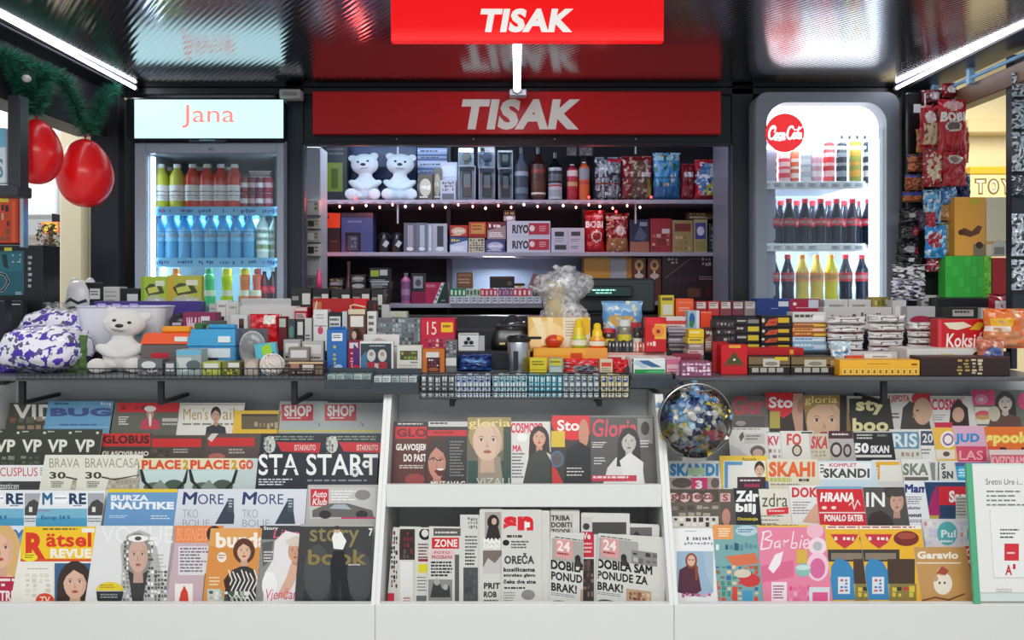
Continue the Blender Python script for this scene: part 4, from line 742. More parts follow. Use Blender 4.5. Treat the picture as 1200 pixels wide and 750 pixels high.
paper(588, 634, 599, 'newspaper with a large red two-letter title and stacked black headlines, centre', [(T, 'sn', 590, 605, 625, 622, 'd8202c', .06), (Rr, 615, 612, 621, 618, 'f0ece8'), (DS, 594, 627, 622, 633, 1, '4a3a38', 2), (E, 593, 636, 4, 3.5, NK), (DS, 599, 634, 625, 644, 3, '4a4a4c', 5, .5), (T, 'OREČA', 591, 648, 626, 661, '3c3c3e', .04), (T, 'kosilicama', 590, 665, 627, 670, NK, .045), (T, 'smrskao glavu', 590, 672, 627, 677, NK, .045), (T, 'čeka dva sina', 590, 679, 628, 684, NK, .045), (DS, 591, 688, 620, 692, 1, NK, 9), (DS, 590, 694, 605, 706, 4, '8a8a8a', 3, .4), (E, 619, 697, 8, 6, '8a8886')], 5)
paper(634, 644, 600, 'blank folded newspaper edge right of the large red title paper', [], 4)
BRAK = lambda ox, oy: [(Rr, 673, 630, 720, 656, 'a8a49e'), (Rr, 677, 630, 697, 652, 'd89a96'), (T, '24', 679, 632, 694, 644, 'f0e4e0', .03), (DS, 679, 646, 694, 650, 1, '8a2a2a', 3), (DS, 676, 628, 715, 629.5, 1, NK, 3, .7), (E, 703, 651, 3.5, 5, '2c2a2a'), (P_, [(699, 660), (700, 653), (707, 653), (708, 660)], '3a3634'), (T, 'DOBILA SAM', 672, 656, 736, 666, NK, .035), (T, 'PONUDE ZA', 672, 669, 731, 679, NK, .035), (T, 'BRAK!', 672, 682, 702, 692, NK, .035), (DS, 672, 694, 702, 698, 2, '6a6a6c', 3, .35), (E, 684, 706, 12, 4, '4a4846'), (Rr, 706, 686, 735, 708, 'b89a7c'), (B, 708, 688, 734, 706, ['8a5a44', 'd8b898', '5a4438'], 5, 3, 5), (Rr, 712, 640, 742, 656, '8a8886'), (B, 713, 641, 742, 655, ['6a6866', 'b8b6b0', '3c3a3a'], 4, 2, 9)]
def shift(L, dx, dy, sk=0.0, cx=0):
    out = [('skew', cx, sk)] if sk else []; sk = 0
    def m(x, y): return (x + dx, y + dy + sk * (x - cx))
    for o in L:
        k = o[0]
        if k == 'poly': out.append((k, [m(*p) for p in o[1]], *o[2:]))
        elif k == 'line': out.append((k, [m(*p) for p in o[1]], *o[2:]))
        elif k in ('rect', 'dash', 'blocks'): 
            my = sk * ((o[1] + o[3]) / 2 - cx); out.append((k, o[1] + dx, o[2] + dy + my, o[3] + dx, o[4] + dy + my, *o[5:]))
        elif k == 'text': my = sk * ((o[2] + o[4]) / 2 - cx); out.append((k, o[1], o[2] + dx, o[3] + dy + my, o[4] + dx, o[5] + dy + my, *o[6:]))
        elif k == 'ell' or k == 'face': out.append((k, o[1] + dx, o[2] + dy + sk * (o[1] - cx), *o[3:]))
    return out
paper(643, 677, 599, 'newspaper with bold black headline lines above a folded front page, left bold-print copy', [(Rr, 645, 602, 672, 627, 'c8c4bc'), (T, 'TRIBA', 646, 604, 668, 610, NK, .035), (T, 'DOBITI', 646, 612, 670, 618, NK, .035), (T, 'ZGODE', 646, 620, 668, 626, NK, .035)], 2, math.radians(1))
paper(642, 680, 626, 'folded tabloid with tilted black block headline, left and partly hidden copy', shift(BRAK(0, 0), -26, 2, .13, 660), 5, math.radians(2))
paper(679, 735, 603, 'newspaper with a red and dark photo column standing behind the rightmost tabloids', [(Rr, 682, 606, 694, 622, 'c8c4be'), (E, 687, 617, 4, 4, '3a3a3a'), (Rr, 682, 623, 696, 653, 'c02a3a'), (T, 'Ve', 683, 624, 692, 632, 'f0e0e0', .03), (DS, 684, 636, 695, 650, 3, 'e8b8b8', 3), (Rr, 682, 655, 696, 712, '3a3434'), (B, 683, 656, 696, 700, ['6a4a44', '2a2628', '8a6a5a'], 3, 6, 5), (Rr, 694, 612, 734, 626, '4a4846')], 3, math.radians(1))
paper(696, 768, 615, 'newspaper showing a mountain picture strip, behind the rightmost tabloid', [(Rr, 700, 618, 764, 634, '6a6866'), (P_, [(735, 634), (746, 622), (756, 634)], '3a3838'), (DS, 706, 620, 740, 626, 2, 'b8b4ae', 3)], 2, math.radians(2.5))
paper(696, 774, 629, 'folded tabloid with tilted black block headline, rightmost and fully seen copy', shift(BRAK(0, 0), 28, 3, .13, 730), 5, math.radians(3.5))
paper(762, 776, 640, 'thin newspaper edge at the far right of the newspaper compartment', [(Rr, 770, 650, 776, 700, '8a8886')], 1)
# ---- right rack, row 5
G5 = 'right rack top row'
mag(5, 856, 900, 464, 'grey magazine with tall red script title, leftmost in the right rack top row', '6a6460', [(T, 'Glor', 859, 464, 895, 486, 'c83a50', .03), (Rr, 858, 488, 896, 505, '5a5450'), (E, 868, 496, 6, 3, 'a89a90')], 0)
mag(5, 897, 943, 460, 'red-topped magazine with round white title beside a face, right rack top row', '3a302c', [(P_, [(897, 460), (930, 460), (930, 482), (918, 490), (898, 478)], 'd8222c'), (T, 'Sto', 901, 465, 929, 478, 'f6f0ea', .03), (Rr, 902, 482, 914, 502, 'b8a84a'), (P_, [(930, 461), (941, 461), (941, 505), (932, 505), (928, 484)], 'c89a84'), (E, 938, 476, 4, 8, 'b07a64')], 1)
mag(5, 941, 992, 463, 'golden magazine with a close-up blonde face, right rack top row', '8a7044', [(FC, 966, 494, 42, 52, 'd8b090', 'a8843c', 'bare', None), (P_, [(941, 463), (990, 463), (990, 482), (980, 474), (958, 474), (944, 484), (941, 500)], 'a08444'), (T, 'gloria', 943, 464, 981, 475, 'f0dc90', .01), (Rr, 984, 463, 992, 510, '2a2420')], 2)
mag(5, 992, 1042, 464, 'dark book magazine with cream letters, right rack top row', '3a3832', [(Rr, 992, 464, 1042, 467, 'b8b8ac'), (Rr, 992, 464, 995, 505, 'b8b8ac'), (T, 'sty', 1003, 468, 1037, 486, 'ece0a8', .04), (T, 'boo', 999, 490, 1041, 506, 'ece0a8', .04)], 1)
mag(5, 1040, 1091, 461, 'beauty magazine with red title and a turned face, right rack top row', 'd8d4ce', [(T, 'LJEPOTA', 1042, 463, 1066, 473, 'd02838', .03), (E, 1082, 467, 14, 9, 'c83a38'), (P_, [(1055, 503), (1058, 478), (1066, 470), (1086, 478), (1091, 503)], '4a443e'), (E, 1081, 482, 11, 16, 'd0a88c'), (E, 1075, 481, 1.6, 1, '3a2a20'), (P_, [(1071, 484), (1069, 489), (1074, 488)], 'b88a70'), (DS, 1044, 484, 1055, 492, 2, '4a4846', 3)], 0)
mag(5, 1090, 1140, 464, 'white women magazine with pink title and a tilted dark-haired woman, right rack top row', 'e0dcd6', [(Rr, 1091, 465, 1131, 468, 'c8c4bc'), (T, 'COSMO', 1092, 468, 1128, 480, 'd43a5a', .03), (P_, [(1112, 500), (1114, 478), (1122, 467), (1134, 478), (1136, 500)], '3a2824'), (E, 1123, 486, 7, 9, 'd4a890'), (DS, 1094, 486, 1110, 494, 3, '8a8680', 4, .4), (Rr, 1094, 495, 1116, 501, 'd83050')], 1)
mag(5, 1138, 1205, 457, 'pink and green magazine with a woman eating behind round pastries', '6a7264', [(Rr, 1138, 457, 1166, 475, 'd84a78'), (E, 1150, 468, 8, 6, 'e88aa8'), (E, 1150, 468, 3, 2, 'f0d8dc'), (Rr, 1140, 477, 1166, 497, 'e0d8c4'), (E, 1152, 486, 9, 5, 'd85a70'), (E, 1152, 489, 9, 3, 'c89a60'), (FC, 1178, 472, 16, 20, 'd8c8bc', '3c3436', 'long', '6a4a40', '7a2a30'), (E, 1200, 470, 8, 10, 'd85080'), (E, 1165, 485, 7, 9, 'c8c0a8')], 2)
# ---- right rack, row 4
mag(4, 853, 901, 501, 'pale magazine with a sketched sleeping face, right rack second row from top', 'd8d2cc', [(DS, 856, 502, 895, 505, 1, '8a847e', 3), (Rr, 872, 508, 896, 520, 'c4beb8'), (DS, 874, 510, 893, 517, 2, '6a6460', 4), (P_, [(868, 508), (871, 506), (872, 512), (868, 518), (866, 512)], '5a5450'), (E, 888, 529, 9, 7, '6a5a54'), (E, 888, 531, 6, 5, 'c8a898'), (P_, [(853, 520), (866, 526), (876, 534), (853, 534)], 'c4bcb4')], 0)
mag(4, 899, 918, 506, 'narrow white magazine with two pink letters, right rack second row from top', 'e8e4e0', [(Rr, 899, 503, 918, 507, '6a9a98'), (T, 'KV', 900, 511, 913, 522, 'd03a5a', .04), (B, 900, 525, 916, 538, ['8a7a70', 'b8a89c'], 3, 2, 3)], 1)
mag(4, 914, 953, 505, 'cream recipe magazine with red letters and an oval jar, right rack', 'e4e0d8', [(T, 'FO', 922, 508, 939, 522, 'd84a40', .04), (E, 934, 528, 6, 7, '5a4438'), (E, 934, 528, 4, 5, 'd8c8b0'), (Rr, 939, 506, 952, 508, '4a4a48')], 2)
mag(4, 948, 972, 508, 'beige crossword magazine with pink-red slanted letters, right rack second row from top', 'd0c4b0', [(T, 'SKA', 950, 511, 970, 526, 'c8444a', .04, .2), (B, 950, 527, 968, 536, ['b8a890', '9aa070'], 4, 2, 3)], 3)
mag(4, 970, 1001, 505, 'black and white puzzle magazine with round portraits, right rack second row from top', 'b8b0ac', [(Rr, 971, 505, 1001, 514, '4a2a30'), (DS, 975, 508, 996, 512, 1, 'e0d8d4', 3), (E, 980, 527, 7, 9, '3c3634'), (E, 980, 527, 4.5, 6, 'c8c0b8'), (E, 993, 528, 5, 8, '3c3634'), (E, 993, 528, 3, 5, 'b8a8a0')], 4)
mag(4, 999, 1045, 505, 'black crossword magazine with bold white number and letters, right rack', '28262a', [(Rr, 1000, 505, 1045, 507, 'b8b4ae'), (DS, 1004, 509, 1024, 516, 2, 'c8c4be', 3), (DS, 1028, 509, 1040, 514, 1, '8a8680', 3), (T, '50', 1001, 519, 1018, 531, 'f2f0ea', .05), (T, 'SKAN', 1020, 522, 1042, 531, 'e8e6e0', .05), (Rr, 1000, 533, 1045, 536, 'd8d4ce')], 5)
mag(4, 1042, 1081, 503, 'cream and blue magazine with pale capital letters, right rack second row from top', 'd8d6cc', [(Rr, 1045, 506, 1077, 526, '6a90a8'), (T, 'RIS', 1046, 508, 1075, 524, 'd8e4e8', .03), (B, 1044, 528, 1078, 536, ['b89a8a', '9a8a80'], 6, 1, 3)], 4)
mag(4, 1076, 1096, 503, 'small white magazine with dark frame and number, right rack second row from top', 'e4e2dc', [(Rr, 1079, 505, 1096, 522, '4a5068'), (T, '20', 1081, 508, 1093, 519, 'e4e2dc', .02), (DS, 1079, 526, 1094, 534, 2, '8a8680', 5)], 5)
mag(4, 1092, 1119, 501, 'yellow children puzzle magazine with a purple spiral, right rack', 'e6b84c', [(E, 1111, 515, 9, 10, 'f0e8d8'), (E, 1111, 515, 6.5, 7.5, '8a6aa8'), (E, 1111, 515, 4.5, 5, 'f0e8d8'), (Rr, 1092, 527, 1119, 538, 'e8dcc8'), (E, 1109, 532, 4, 3, '5a5048')], 6)
mag(4, 1116, 1156, 499, 'lilac puzzle magazine with large blue letters, right rack second row from top', 'd8a8c0', [(T, 'JUD', 1119, 508, 1148, 521, '2a8ac8', .05), (Rr, 1116, 523, 1156, 541, 'd04a68'), (T, 'LAS', 1124, 528, 1152, 539, 'f0a8b0', .02)], 7)
mag(4, 1153, 1206, 500, 'orange children magazine with bulging yellow letters at the right end of the right rack', 'e0702a', [(T, 'spook', 1156, 506, 1206, 523, 'f0dc70', .06), (T, 'Pook', 1172, 524, 1206, 533, '3a1a18', .05), (Rr, 1150, 523, 1172, 536, 'd84a30')], 8)
# ---- right rack, row 3
mag(3, 783, 844, 540, 'white crossword magazine with fat blue letters, leftmost of its row in the right rack', 'e8e6e2', [(T, 'SKANDI', 785, 543, 842, 558, '2a90c8', .06), (Rr, 806, 548, 826, 557, 'b8d8a8'), (Rr, 785, 560, 843, 575, 'b8a8a0'), (E, 799, 566, 12, 6, '5a4c48'), (Rr, 810, 560, 829, 573, 'd82a70'), (T, '3', 815, 563, 823, 573, 'f8f0f0', .05), (E, 838, 566, 5, 6, '6a5a54')], 0)
mag(3, 843, 899, 534, 'yellow-bordered magazine with a small boy portrait, right rack middle row', 'ecc63a', [(Rr, 848, 540, 897, 575, 'ecebe2'), (Rr, 849, 541, 870, 545, '5a9ac8'), (Rr, 849, 541, 853, 572, '5a9ac8'), (T, 'Razonoda', 870, 536, 886, 540, '6a5a20', .01), (FC, 890, 551, 10, 16, 'e0b898', '3a2a24', 'short', '3a5a8a'), (Rr, 864, 559, 897, 572, '3a2430'), (DS, 867, 562, 893, 566, 1, 'e8d0d4', 3), (Rr, 872, 567, 890, 571, 'a83050')], 1)
mag(3, 898, 958, 538, 'cream crossword magazine with bold orange capitals, right rack middle row', 'e4dcc4', [(T, 'SKAHI', 901, 541, 955, 559, 'e8682a', .05), (DS, 902, 560, 930, 565, 1, 'b8c060', 3, .9), (DS, 936, 561, 955, 565, 1, '4a4438', 2, .8), (DS, 903, 567, 940, 570, 1, '8a8474', 3)], 2)
mag(3, 958, 1026, 540, 'pale blue-edged crossword magazine with dark capitals, right rack middle row', 'cfe0e8', [(Rr, 960, 542, 1021, 562, 'eeeeea'), (T, 'KOMPLET', 972, 543, 1004, 547, 'd03a5a', .02), (T, 'SKANDI', 965, 549, 1019, 560, '4a4c48', .04), (DS, 961, 544, 966, 556, 3, '4a4c48', 3)], 1)
mag(3, 1022, 1059, 539, 'white magazine with yellow and orange frame, right rack middle row', 'e8e4da', [(Rr, 1026, 541, 1054, 545, 'e8b030'), (Rr, 1025, 545, 1031, 562, 'e09030'), (DS, 1027, 548, 1030, 558, 3, 'f0e8d8', 3), (Rr, 1024, 564, 1058, 575, 'd8d6d0')], 0)
mag(3, 1056, 1092, 538, 'white crossword magazine with grey-green patterned letters, right rack middle row', 'e6e4de', [(T, 'SKA', 1058, 543, 1088, 557, '7a8478', .04), (Rr, 1060, 559, 1088, 563, '6a6a64')], 2)
mag(3, 1089, 1122, 540, 'thin stack of white magazines with black letters, right rack middle row', 'dcdad4', [(Rr, 1090, 542, 1096, 565, '8a8c8a'), (T, 'S', 1103, 543, 1108, 550, '3a3a3a', .03), (T, 'SN', 1104, 552, 1117, 561, '4a4a4a', .05), (Rr, 1099, 541, 1100.5, 565, '5a5a5a')], 3)
mag(3, 1119, 1160, 542, 'turquoise and navy magazine, right rack middle row', '2a98c4', [(Rr, 1119, 542, 1158, 546, '4a5a8a'), (Rr, 1124, 548, 1140, 560, '58b8d8'), (DS, 1123, 550, 1138, 560, 3, 'e0f0f4', 3, .4)], 4)
mag(3, 1159, 1206, 527, 'pale magazine with a red lettered band at the right edge of the right rack', 'd8c8c4', [(Rr, 1161, 533, 1206, 547, 'c85464'), (T, 'KVIZORAMA', 1162, 535, 1206, 545, 'e8a8ac', .03), (DS, 1161, 550, 1180, 553, 1, '8a6a68', 3)], 5)
# ---- right rack, row 2
mag(2, 783, 845, 573, 'brown sepia magazine with pink rounded letters, leftmost of its row in the right rack', '645a50', [(Rr, 784, 574, 844, 588, '4a4038'), *[(E, 789 + i * 13.5, 583, 6, 5.5, 'e4bab4') for i in range(4)], (T, 'geneza', 786, 579, 838, 588, '7a4a48', .03), (B, 786, 592, 842, 606, ['8a7e70', '4a423a', 'a89c8c'], 6, 2, 3), (Rr, 786, 605, 842, 622, 'e0d8cc'), (B, 788, 606, 840, 618, ['3a3430', 'f0ece4'], 7, 2, 8)], 0)
mag(2, 842, 862, 573, 'brown magazine strip with a pink tile, right of the sepia magazine', '5e524a', [(Rr, 844, 578, 856, 588, 'd8a8a0'), (T, 'S', 847, 579, 853, 587, '7a3a38', .02), (E, 851, 606, 5, 10, 'c88a7a')], 1)
mag(2, 859, 892, 572, 'black herbal magazine with bold white two-line title, right rack', '24242a', [(T, 'Zdr', 862, 575, 889, 588, 'f4f2ee', .06), (T, 'bilj', 862, 590, 886, 603, 'f4f2ee', .06), (T, 'Osnazuje', 864, 606, 888, 611, 'e0cc3a', .03)], 2)
mag(2, 889, 927, 573, 'cream health magazine with dark green lower case title, right rack', 'e2dccc', [(T, 'zdra', 893, 578, 923, 594, '4a5034', .0), (P_, [(898, 597), (924, 594), (924, 602), (899, 604)], 'd83038'), (DS, 901, 598, 921, 601, 1, 'f0d8d4', 3), (DS, 892, 604, 920, 618, 3, '7a7668', 4, .3)], 3)
mag(2, 924, 962, 569, 'white doctor magazine with red capitals and a pointing hand, right rack', 'e6e2de', [(T, 'DOK', 928, 571, 958, 583, 'd02a34', .04), (DS, 929, 588, 952, 604, 5, '7a7a7c', 4, .4), (P_, [(940, 612), (948, 600), (956, 590), (962, 592), (962, 614)], 'd8a890')], 4)
mag(2, 956, 1010, 570, 'bright red food magazine with slanted white capitals, right rack', 'd42630', [(Rr, 956, 570, 1012, 573, '78a8c8'), (T, 'HRANA', 961, 577, 1001, 588, 'f8f2ee', .05, .15), ('line', [(995, 592), (999, 588), (1001, 597), (1005, 586), (1008, 592)], 1.3, 'f4dcd8'), (E, 966, 595, 3, 2, 'f4dcd8'), (E, 977, 595, 3, 2, 'f4dcd8'), (T, 'PONALO EATER', 966, 603, 1012, 611, 'f8f2ee', .05), (Rr, 960, 600, 1014, 601.5, 'f0d8d4')], 5)
mag(2, 1011, 1063, 571, 'dark grey magazine with tall white letters and a man face, right rack', '54504c', [(T, 'IN', 1015, 577, 1037, 594, 'f2f0ec', .02), (E, 1049, 576, 13, 8, '3a3634'), (FC, 1051, 588, 16, 24, 'd0a08c', '48403c', 'bare', None, 'a06a60'), (E, 1050, 577, 12, 5, '4a4440'), (P_, [(1016, 612), (1020, 602), (1032, 598), (1044, 606), (1048, 616), (1016, 616)], '3a302e')], 4)
mag(2, 1059, 1088, 564, 'white family magazine with navy title, right rack', 'e6e6ea', [(T, 'Mam', 1061, 568, 1086, 577, '2a3a78', .04), (DS, 1061, 582, 1082, 592, 4, '5a5c6a', 3, .4), (T, 'okonu', 1063, 593, 1078, 597, '2a2a34', .03), (T, 'bonut', 1063, 601, 1080, 606, '2a2a34', .05), (DS, 1062, 609, 1082, 613, 2, '6a6c7a', 3)], 5)
mag(2, 1083, 1146, 563, 'navy packed magazine with a magenta flame and a red corner label, right rack', '2a4468', [(Rr, 1083, 562, 1146, 565, 'd8e4ec'), (P_, [(1086, 606), (1092, 580), (1098, 568), (1102, 606)], 'a82a68'), (Rr, 1100, 570, 1146, 592, 'd02a38'), (T, 'Sand', 1112, 575, 1140, 589, 'f8ecea', .05), (Rr, 1120, 582, 1138, 608, 'c8c4bc'), (DS, 1121, 584, 1134, 606, 6, '6a6460', 3, .4), (Rr, 1086, 604, 1100, 610, 'b8a848')], 6, th=.01)
# ---- right rack, row 1
mag(1, 785, 838, 619, 'white children magazine with a girl in a dark red cloak', 'ecebea', [(DS, 803, 622, 818, 624, 1, 'a0a0a4', 3), (B, 804, 628, 833, 634, ['6a6a70'], 8, 1, 3), (B, 801, 635, 836, 639, ['8a8a90'], 9, 1, 5), (P_, [(793, 646), (836, 646), (836, 694), (826, 700), (808, 698), (793, 692)], '9ab4c8'), (P_, [(824, 646), (836, 646), (836, 690), (828, 676)], 'a8bccc'), (P_, [(794, 694), (796, 668), (806, 662), (817, 664), (822, 692), (812, 699)], '542436'), (E, 810, 657, 7, 9, '8a4a2c'), (E, 810, 657, 4.6, 6.5, 'e0b09a'), (E, 808, 656, .9, .9, '2a2020'), (E, 812, 656, .9, .9, '2a2020'), (P_, [(814, 660), (818, 664), (818, 680), (815, 680)], '8a4a2c'), (B, 798, 694, 834, 701, ['c05a88', 'e0a0c0'], 8, 1, 5)], 1)
mag(1, 835, 893, 615, 'busy turquoise and orange children magazine in the right front row', '7aa8a8', [(Rr, 835, 615, 859, 632, 'e89a58'), (DS, 842, 619, 857, 630, 4, 'f4e8c8', 3), (E, 875, 622, 13, 6, 'b8d0d8'), (DS, 865, 620, 885, 625, 2, '3a5a8a', 4), (B, 838, 636, 888, 646, ['dceae8', '2a5a6a', '5a8a98'], 9, 1, 3), (P_, [(850, 652), (885, 648), (890, 660), (860, 664)], 'd8724a'), (B, 838, 662, 890, 705, ['c87a4a', '4a8a78', 'e0c8a0', '8a6a48', '3a6aa0', 'd84a40'], 8, 7, 9), (E, 879, 680, 12, 8, 'cc3a38'), (E, 870, 672, 10, 5, 'd8ccb8'), (P_, [(857, 702), (859, 688), (864, 688), (864, 706)], 'd84838'), (Rr, 870, 692, 882, 706, '4a9ac0')], 2)
mag(1, 887, 972, 615, 'pink magazine with white script title and small toy pictures', 'e884a0', [(Rr, 887, 614, 972, 617.5, 'e8c43a'), (DS, 890, 615, 940, 617, 1, '8a5a30', 3), (P_, [(887, 664), (930, 656), (930, 676), (887, 684)], 'dc6a8e'), ('line', [(895, 624), (893, 634), (892, 643)], 1.8, 'fbe8ee'), ('line', [(893, 624), (902, 622), (904, 627), (896, 632), (905, 634), (902, 642), (892, 644)], 1.6, 'fbe8ee'), ('line', [(913, 634), (908, 636), (908, 642), (913, 640), (914, 634), (914, 642)], 1.4, 'fbe8ee'), ('line', [(919, 633), (918, 642), (919, 636), (924, 633)], 1.4, 'fbe8ee'), ('line', [(930, 623), (927, 642), (933, 642), (934, 636), (928, 637)], 1.4, 'fbe8ee'), ('line', [(939, 633), (937, 642)], 1.4, 'fbe8ee'), (E, 940, 628.5, 1.1, 1.2, 'fbe8ee'), ('line', [(941, 639), (948, 636), (947, 632), (943, 633), (941, 639), (944, 643), (951, 640)], 1.4, 'fbe8ee'), (E, 955, 622, 10, 9, 'f0b8c8'), (E, 958, 640, 11, 10, 'f4d8e0'), (E, 958, 640, 5.5, 5.5, 'b8b8bc'), (E, 958, 664, 13, 17, 'f4c8d8'), (E, 958, 666, 9, 12, 'd86a9a'), (Rr, 933, 644, 946, 660, 'd8b048'), (E, 941, 668, 9, 8, '8ac0b4'), (E, 941, 665, 9, 3, 'c8e0d8'), (P_, [(900, 666), (908, 650), (918, 646), (914, 662), (906, 672)], 'f4e8ec'), (Rr, 904, 682, 922, 706, 'f4e0e8'), (DS, 906, 686, 920, 703, 5, '8a4a60', 3, .5), (B, 924, 686, 950, 706, ['e04a88', 'f0a8c0', 'e870a0'], 5, 3, 3), (Rr, 948, 688, 972, 706, 'd8e0e4'), (Rr, 952, 694, 970, 706, 'e05a90')], 3)
YM = lambda: [(Rr, 1008, 616, 1080, 620, 'f0ece0'), (DS, 1010, 617, 1078, 619, 1, 'b83a30', 3, .8), (P_, [(1013, 626), (1046, 626), (1040, 636), (1030, 643), (1020, 636)], 'c8303c'), (B, 1017, 628, 1042, 634, ['f0e4d8'], 5, 1, 3), (E, 1062, 631, 15, 9, '7a2a22'), (E, 1062, 628, 11, 4, 'a84a38'), (Rr, 1010, 644, 1054, 658, '3a3632'), (Rr, 1014, 648, 1050, 656, '8a7a68'), (Rr, 1040, 655, 1072, 684, '4a3628'), (Rr, 1042, 684, 1074, 704, '8a7a40'), (P_, [(1012, 703), (1014, 664), (1020, 654), (1034, 658), (1040, 668), (1042, 703)], '3a86b8'), (Rr, 1022, 676, 1036, 696, 'dce0e4'), (B, 1024, 678, 1034, 694, ['d84a40', '4a6ab0'], 2, 4, 3), (B, 1044, 686, 1072, 702, ['d8c040', '3a3428', 'c83a30'], 4, 2, 5)]
mag(1, 966, 1012, 616, 'yellow racing magazine with a blue toy pack, left half-covered copy', 'ecb42a', shift(YM(), -40, 0), 4)
mag(1, 1007, 1079, 616, 'yellow racing children magazine with a blue toy pack, right and fully seen copy', 'ecb42a', YM(), 5)
mag(2, 1080, 1121, 608, 'white comic with a round turquoise emblem, above the brown gardening magazine', 'dcd8d8', [(B, 1082, 610, 1098, 640, ['d88a98', 'e8e4e0', 'c8c4d8'], 3, 4, 3), (E, 1110, 625, 12, 14, '5ab0b4'), (T, 'Pul', 1103, 621, 1120, 630, 'e8f0f0', .03), (DS, 1102, 633, 1118, 638, 1, 'e8f0f0', 3)], 1, Dz=(2.24, .53), lean=LEAN)
mag(2, 1118, 1148, 608, 'white comic with a round turquoise emblem, right and partly hidden copy', 'dcd8d8', [(B, 1120, 610, 1134, 636, ['d88a98', 'e8e4e0', 'c8c4d8'], 3, 4, 8), (E, 1143, 625, 10, 14, '5ab0b4'), (Rr, 1134, 620, 1148, 624, 'c84a60')], 0, Dz=(2.24, .53), lean=LEAN)
mag(1, 1071, 1132, 641, 'light brown magazine with cream title and a small bulb figure on a branch', 'c49458', [(T, 'Garavio', 1075, 646, 1123, 655, 'f0e8d8', .05), (Rr, 1074, 659, 1126, 660.5, 'e8dcc0'), (E, 1105, 684, 11, 13, 'ece0cc'), (E, 1104, 670, 6, 5, 'd8b890'), (P_, [(1097, 672), (1104, 663), (1112, 669), (1108, 674)], 'a84a38'), (E, 1096, 678, 3.5, 3.5, 'c89a78'), (E, 1101, 683, 1.2, 1.5, '3a2a20'), (E, 1107, 683, 1.2, 1.5, '3a2a20'), ('line', [(1080, 704), (1096, 700), (1112, 703), (1130, 696)], 2, '7a4a2a')], 6)
mag(1, 1130, 1143, 640, 'narrow red booklet with white ring letters, left of the pair beside the notice', 'd83038', [(E, 1136, 647, 4, 4.5, 'f0e0dc'), (E, 1136, 647, 2.2, 2.6, 'd83038'), (E, 1137, 658, 3, 2, 'f0e0dc'), (Rr, 1131, 696, 1142, 704, 'f0ece8')], 5)
mag(1, 1142, 1153, 640, 'narrow red booklet with white ring letters, right of the pair beside the notice', 'd4303a', [(E, 1147, 647, 4, 4.5, 'f0e0dc'), (E, 1147, 647, 2.2, 2.6, 'd83038'), (E, 1147, 658, 3, 2, 'f0e0dc'), (Rr, 1143, 696, 1152, 704, 'f0ece8')], 6)
# notice sheet in acrylic stand
t = thing('notice_stand', 'white notice sheet in a clear stand with green edge', 'notice', (1.37, 2.10, 0.559), (-math.radians(6), 0, 0))
t.location = (X(1193, 2.14), 2.148, .5605)
M = Matrix.Translation(t.location) @ t.rotation_euler.to_matrix().to_4x4(); w = .105
b = MB(); b.cbox(-w - .01, w, .004, .008, .005, .385, 'd8e4e0', .001); b.build('backing', 'plastic', parent=t)
b = MB(); b.cbox(-w - .012, -w + .006, -.001, .009, 0, .385, '5ab088', .001); b.build('green_edge', 'plastic', parent=t)
b = MB(); b.cbox(-w, w, .001, .003, .03, .38, 'ecebe6', .0005); nb = b.build('sheet', 'paper', parent=t)
a = Art((-w, w, .03, .38), .001, M)
a.text('Sretni Ure i...', 1155, 561, 1198, 568, '3a3a3c', .0)
a.dash(1156, 575, 1206, 596, 4, '7a7a7c', 5, .35); a.line([(1160, 598), (1161, 608), (1167, 676)], .8, '8a8a8c')
a.dash(1167, 690, 1188, 695, 2, 'a0a0a2', 3, .4); a.done('small_print', parent=nb)
b = MB(); b.box(-w * .55, -w * .1 + .055, -.002, .0, .072, .252, 'f0efec'); cb = b.build('coupon', 'paper', parent=t)
a = Art((-w * .55, -w * .1 + .055, .072, .252), -.002, M); a.dash(1172, 620, 1196, 633, 3, '3a3a3c', 4, .4); a.rect(1177, 637, 1194, 657, 'd8303c'); a.dash(1180, 647, 1190, 651, 1, 'f4e4e0', 3); a.text('A', 1178, 662, 1186, 674, 'c02838', .03); a.text('1', 1187, 661, 1190, 667, 'c02838', .03); a.done(parent=cb)
# ================================================================== SHELVES BEHIND THE WINDOW
SD = 3.70
su = thing('shelf_unit', 'dark shelf unit with grey shelves standing behind the window', 'shelves', (0.03, 4.0, 0)); L = (-.03, -4.0, 0)
SZ = [Z(234, SD), Z(295.5, SD), Z(356, SD)]
b = MB(); b.box(-.945, 1.055, 4.03, 4.055, .6, 2.25, '241e28'); b.build('back_board', 'matte', parent=su, loc=L)
for i, (a0, a1) in enumerate(((372, 852), (372, 852), (448, 640))):
    b = MB(); b.cbox(X(a0, SD), X(a1, SD), SD, 4.03, SZ[i] - .02, SZ[i], 'a4a2b0', .002); b.build('shelf', 'paint', parent=su, loc=L)
for px in (526, 684):
    b = MB(); b.cbox(X(px, 3.98) - .012, X(px, 3.98) + .012, 3.96, 4.03, .6, 2.2, '4a4a54', .002); b.build('upright', 'paint', parent=su, loc=L)
for px in (466, 745):
    for (ya, yb) in ((239, 262), (172, 180)):
        b = MB(); b.cbox(X(px, 3.72) - .004, X(px, 3.72) + .004, 3.72, 3.73, Z(yb, 3.72), Z(ya, 3.72), 'b8b8c0', .001); b.build('shelf_clip', 'paint', parent=su, loc=L)
b = MB(); b.box(X(530, 4.02), X(683, 4.02), 4.015, 4.028, Z(356, 4.0), Z(302, 4.0), '8494a8'); b.build('pale_panel', 'paint', parent=su, loc=L)
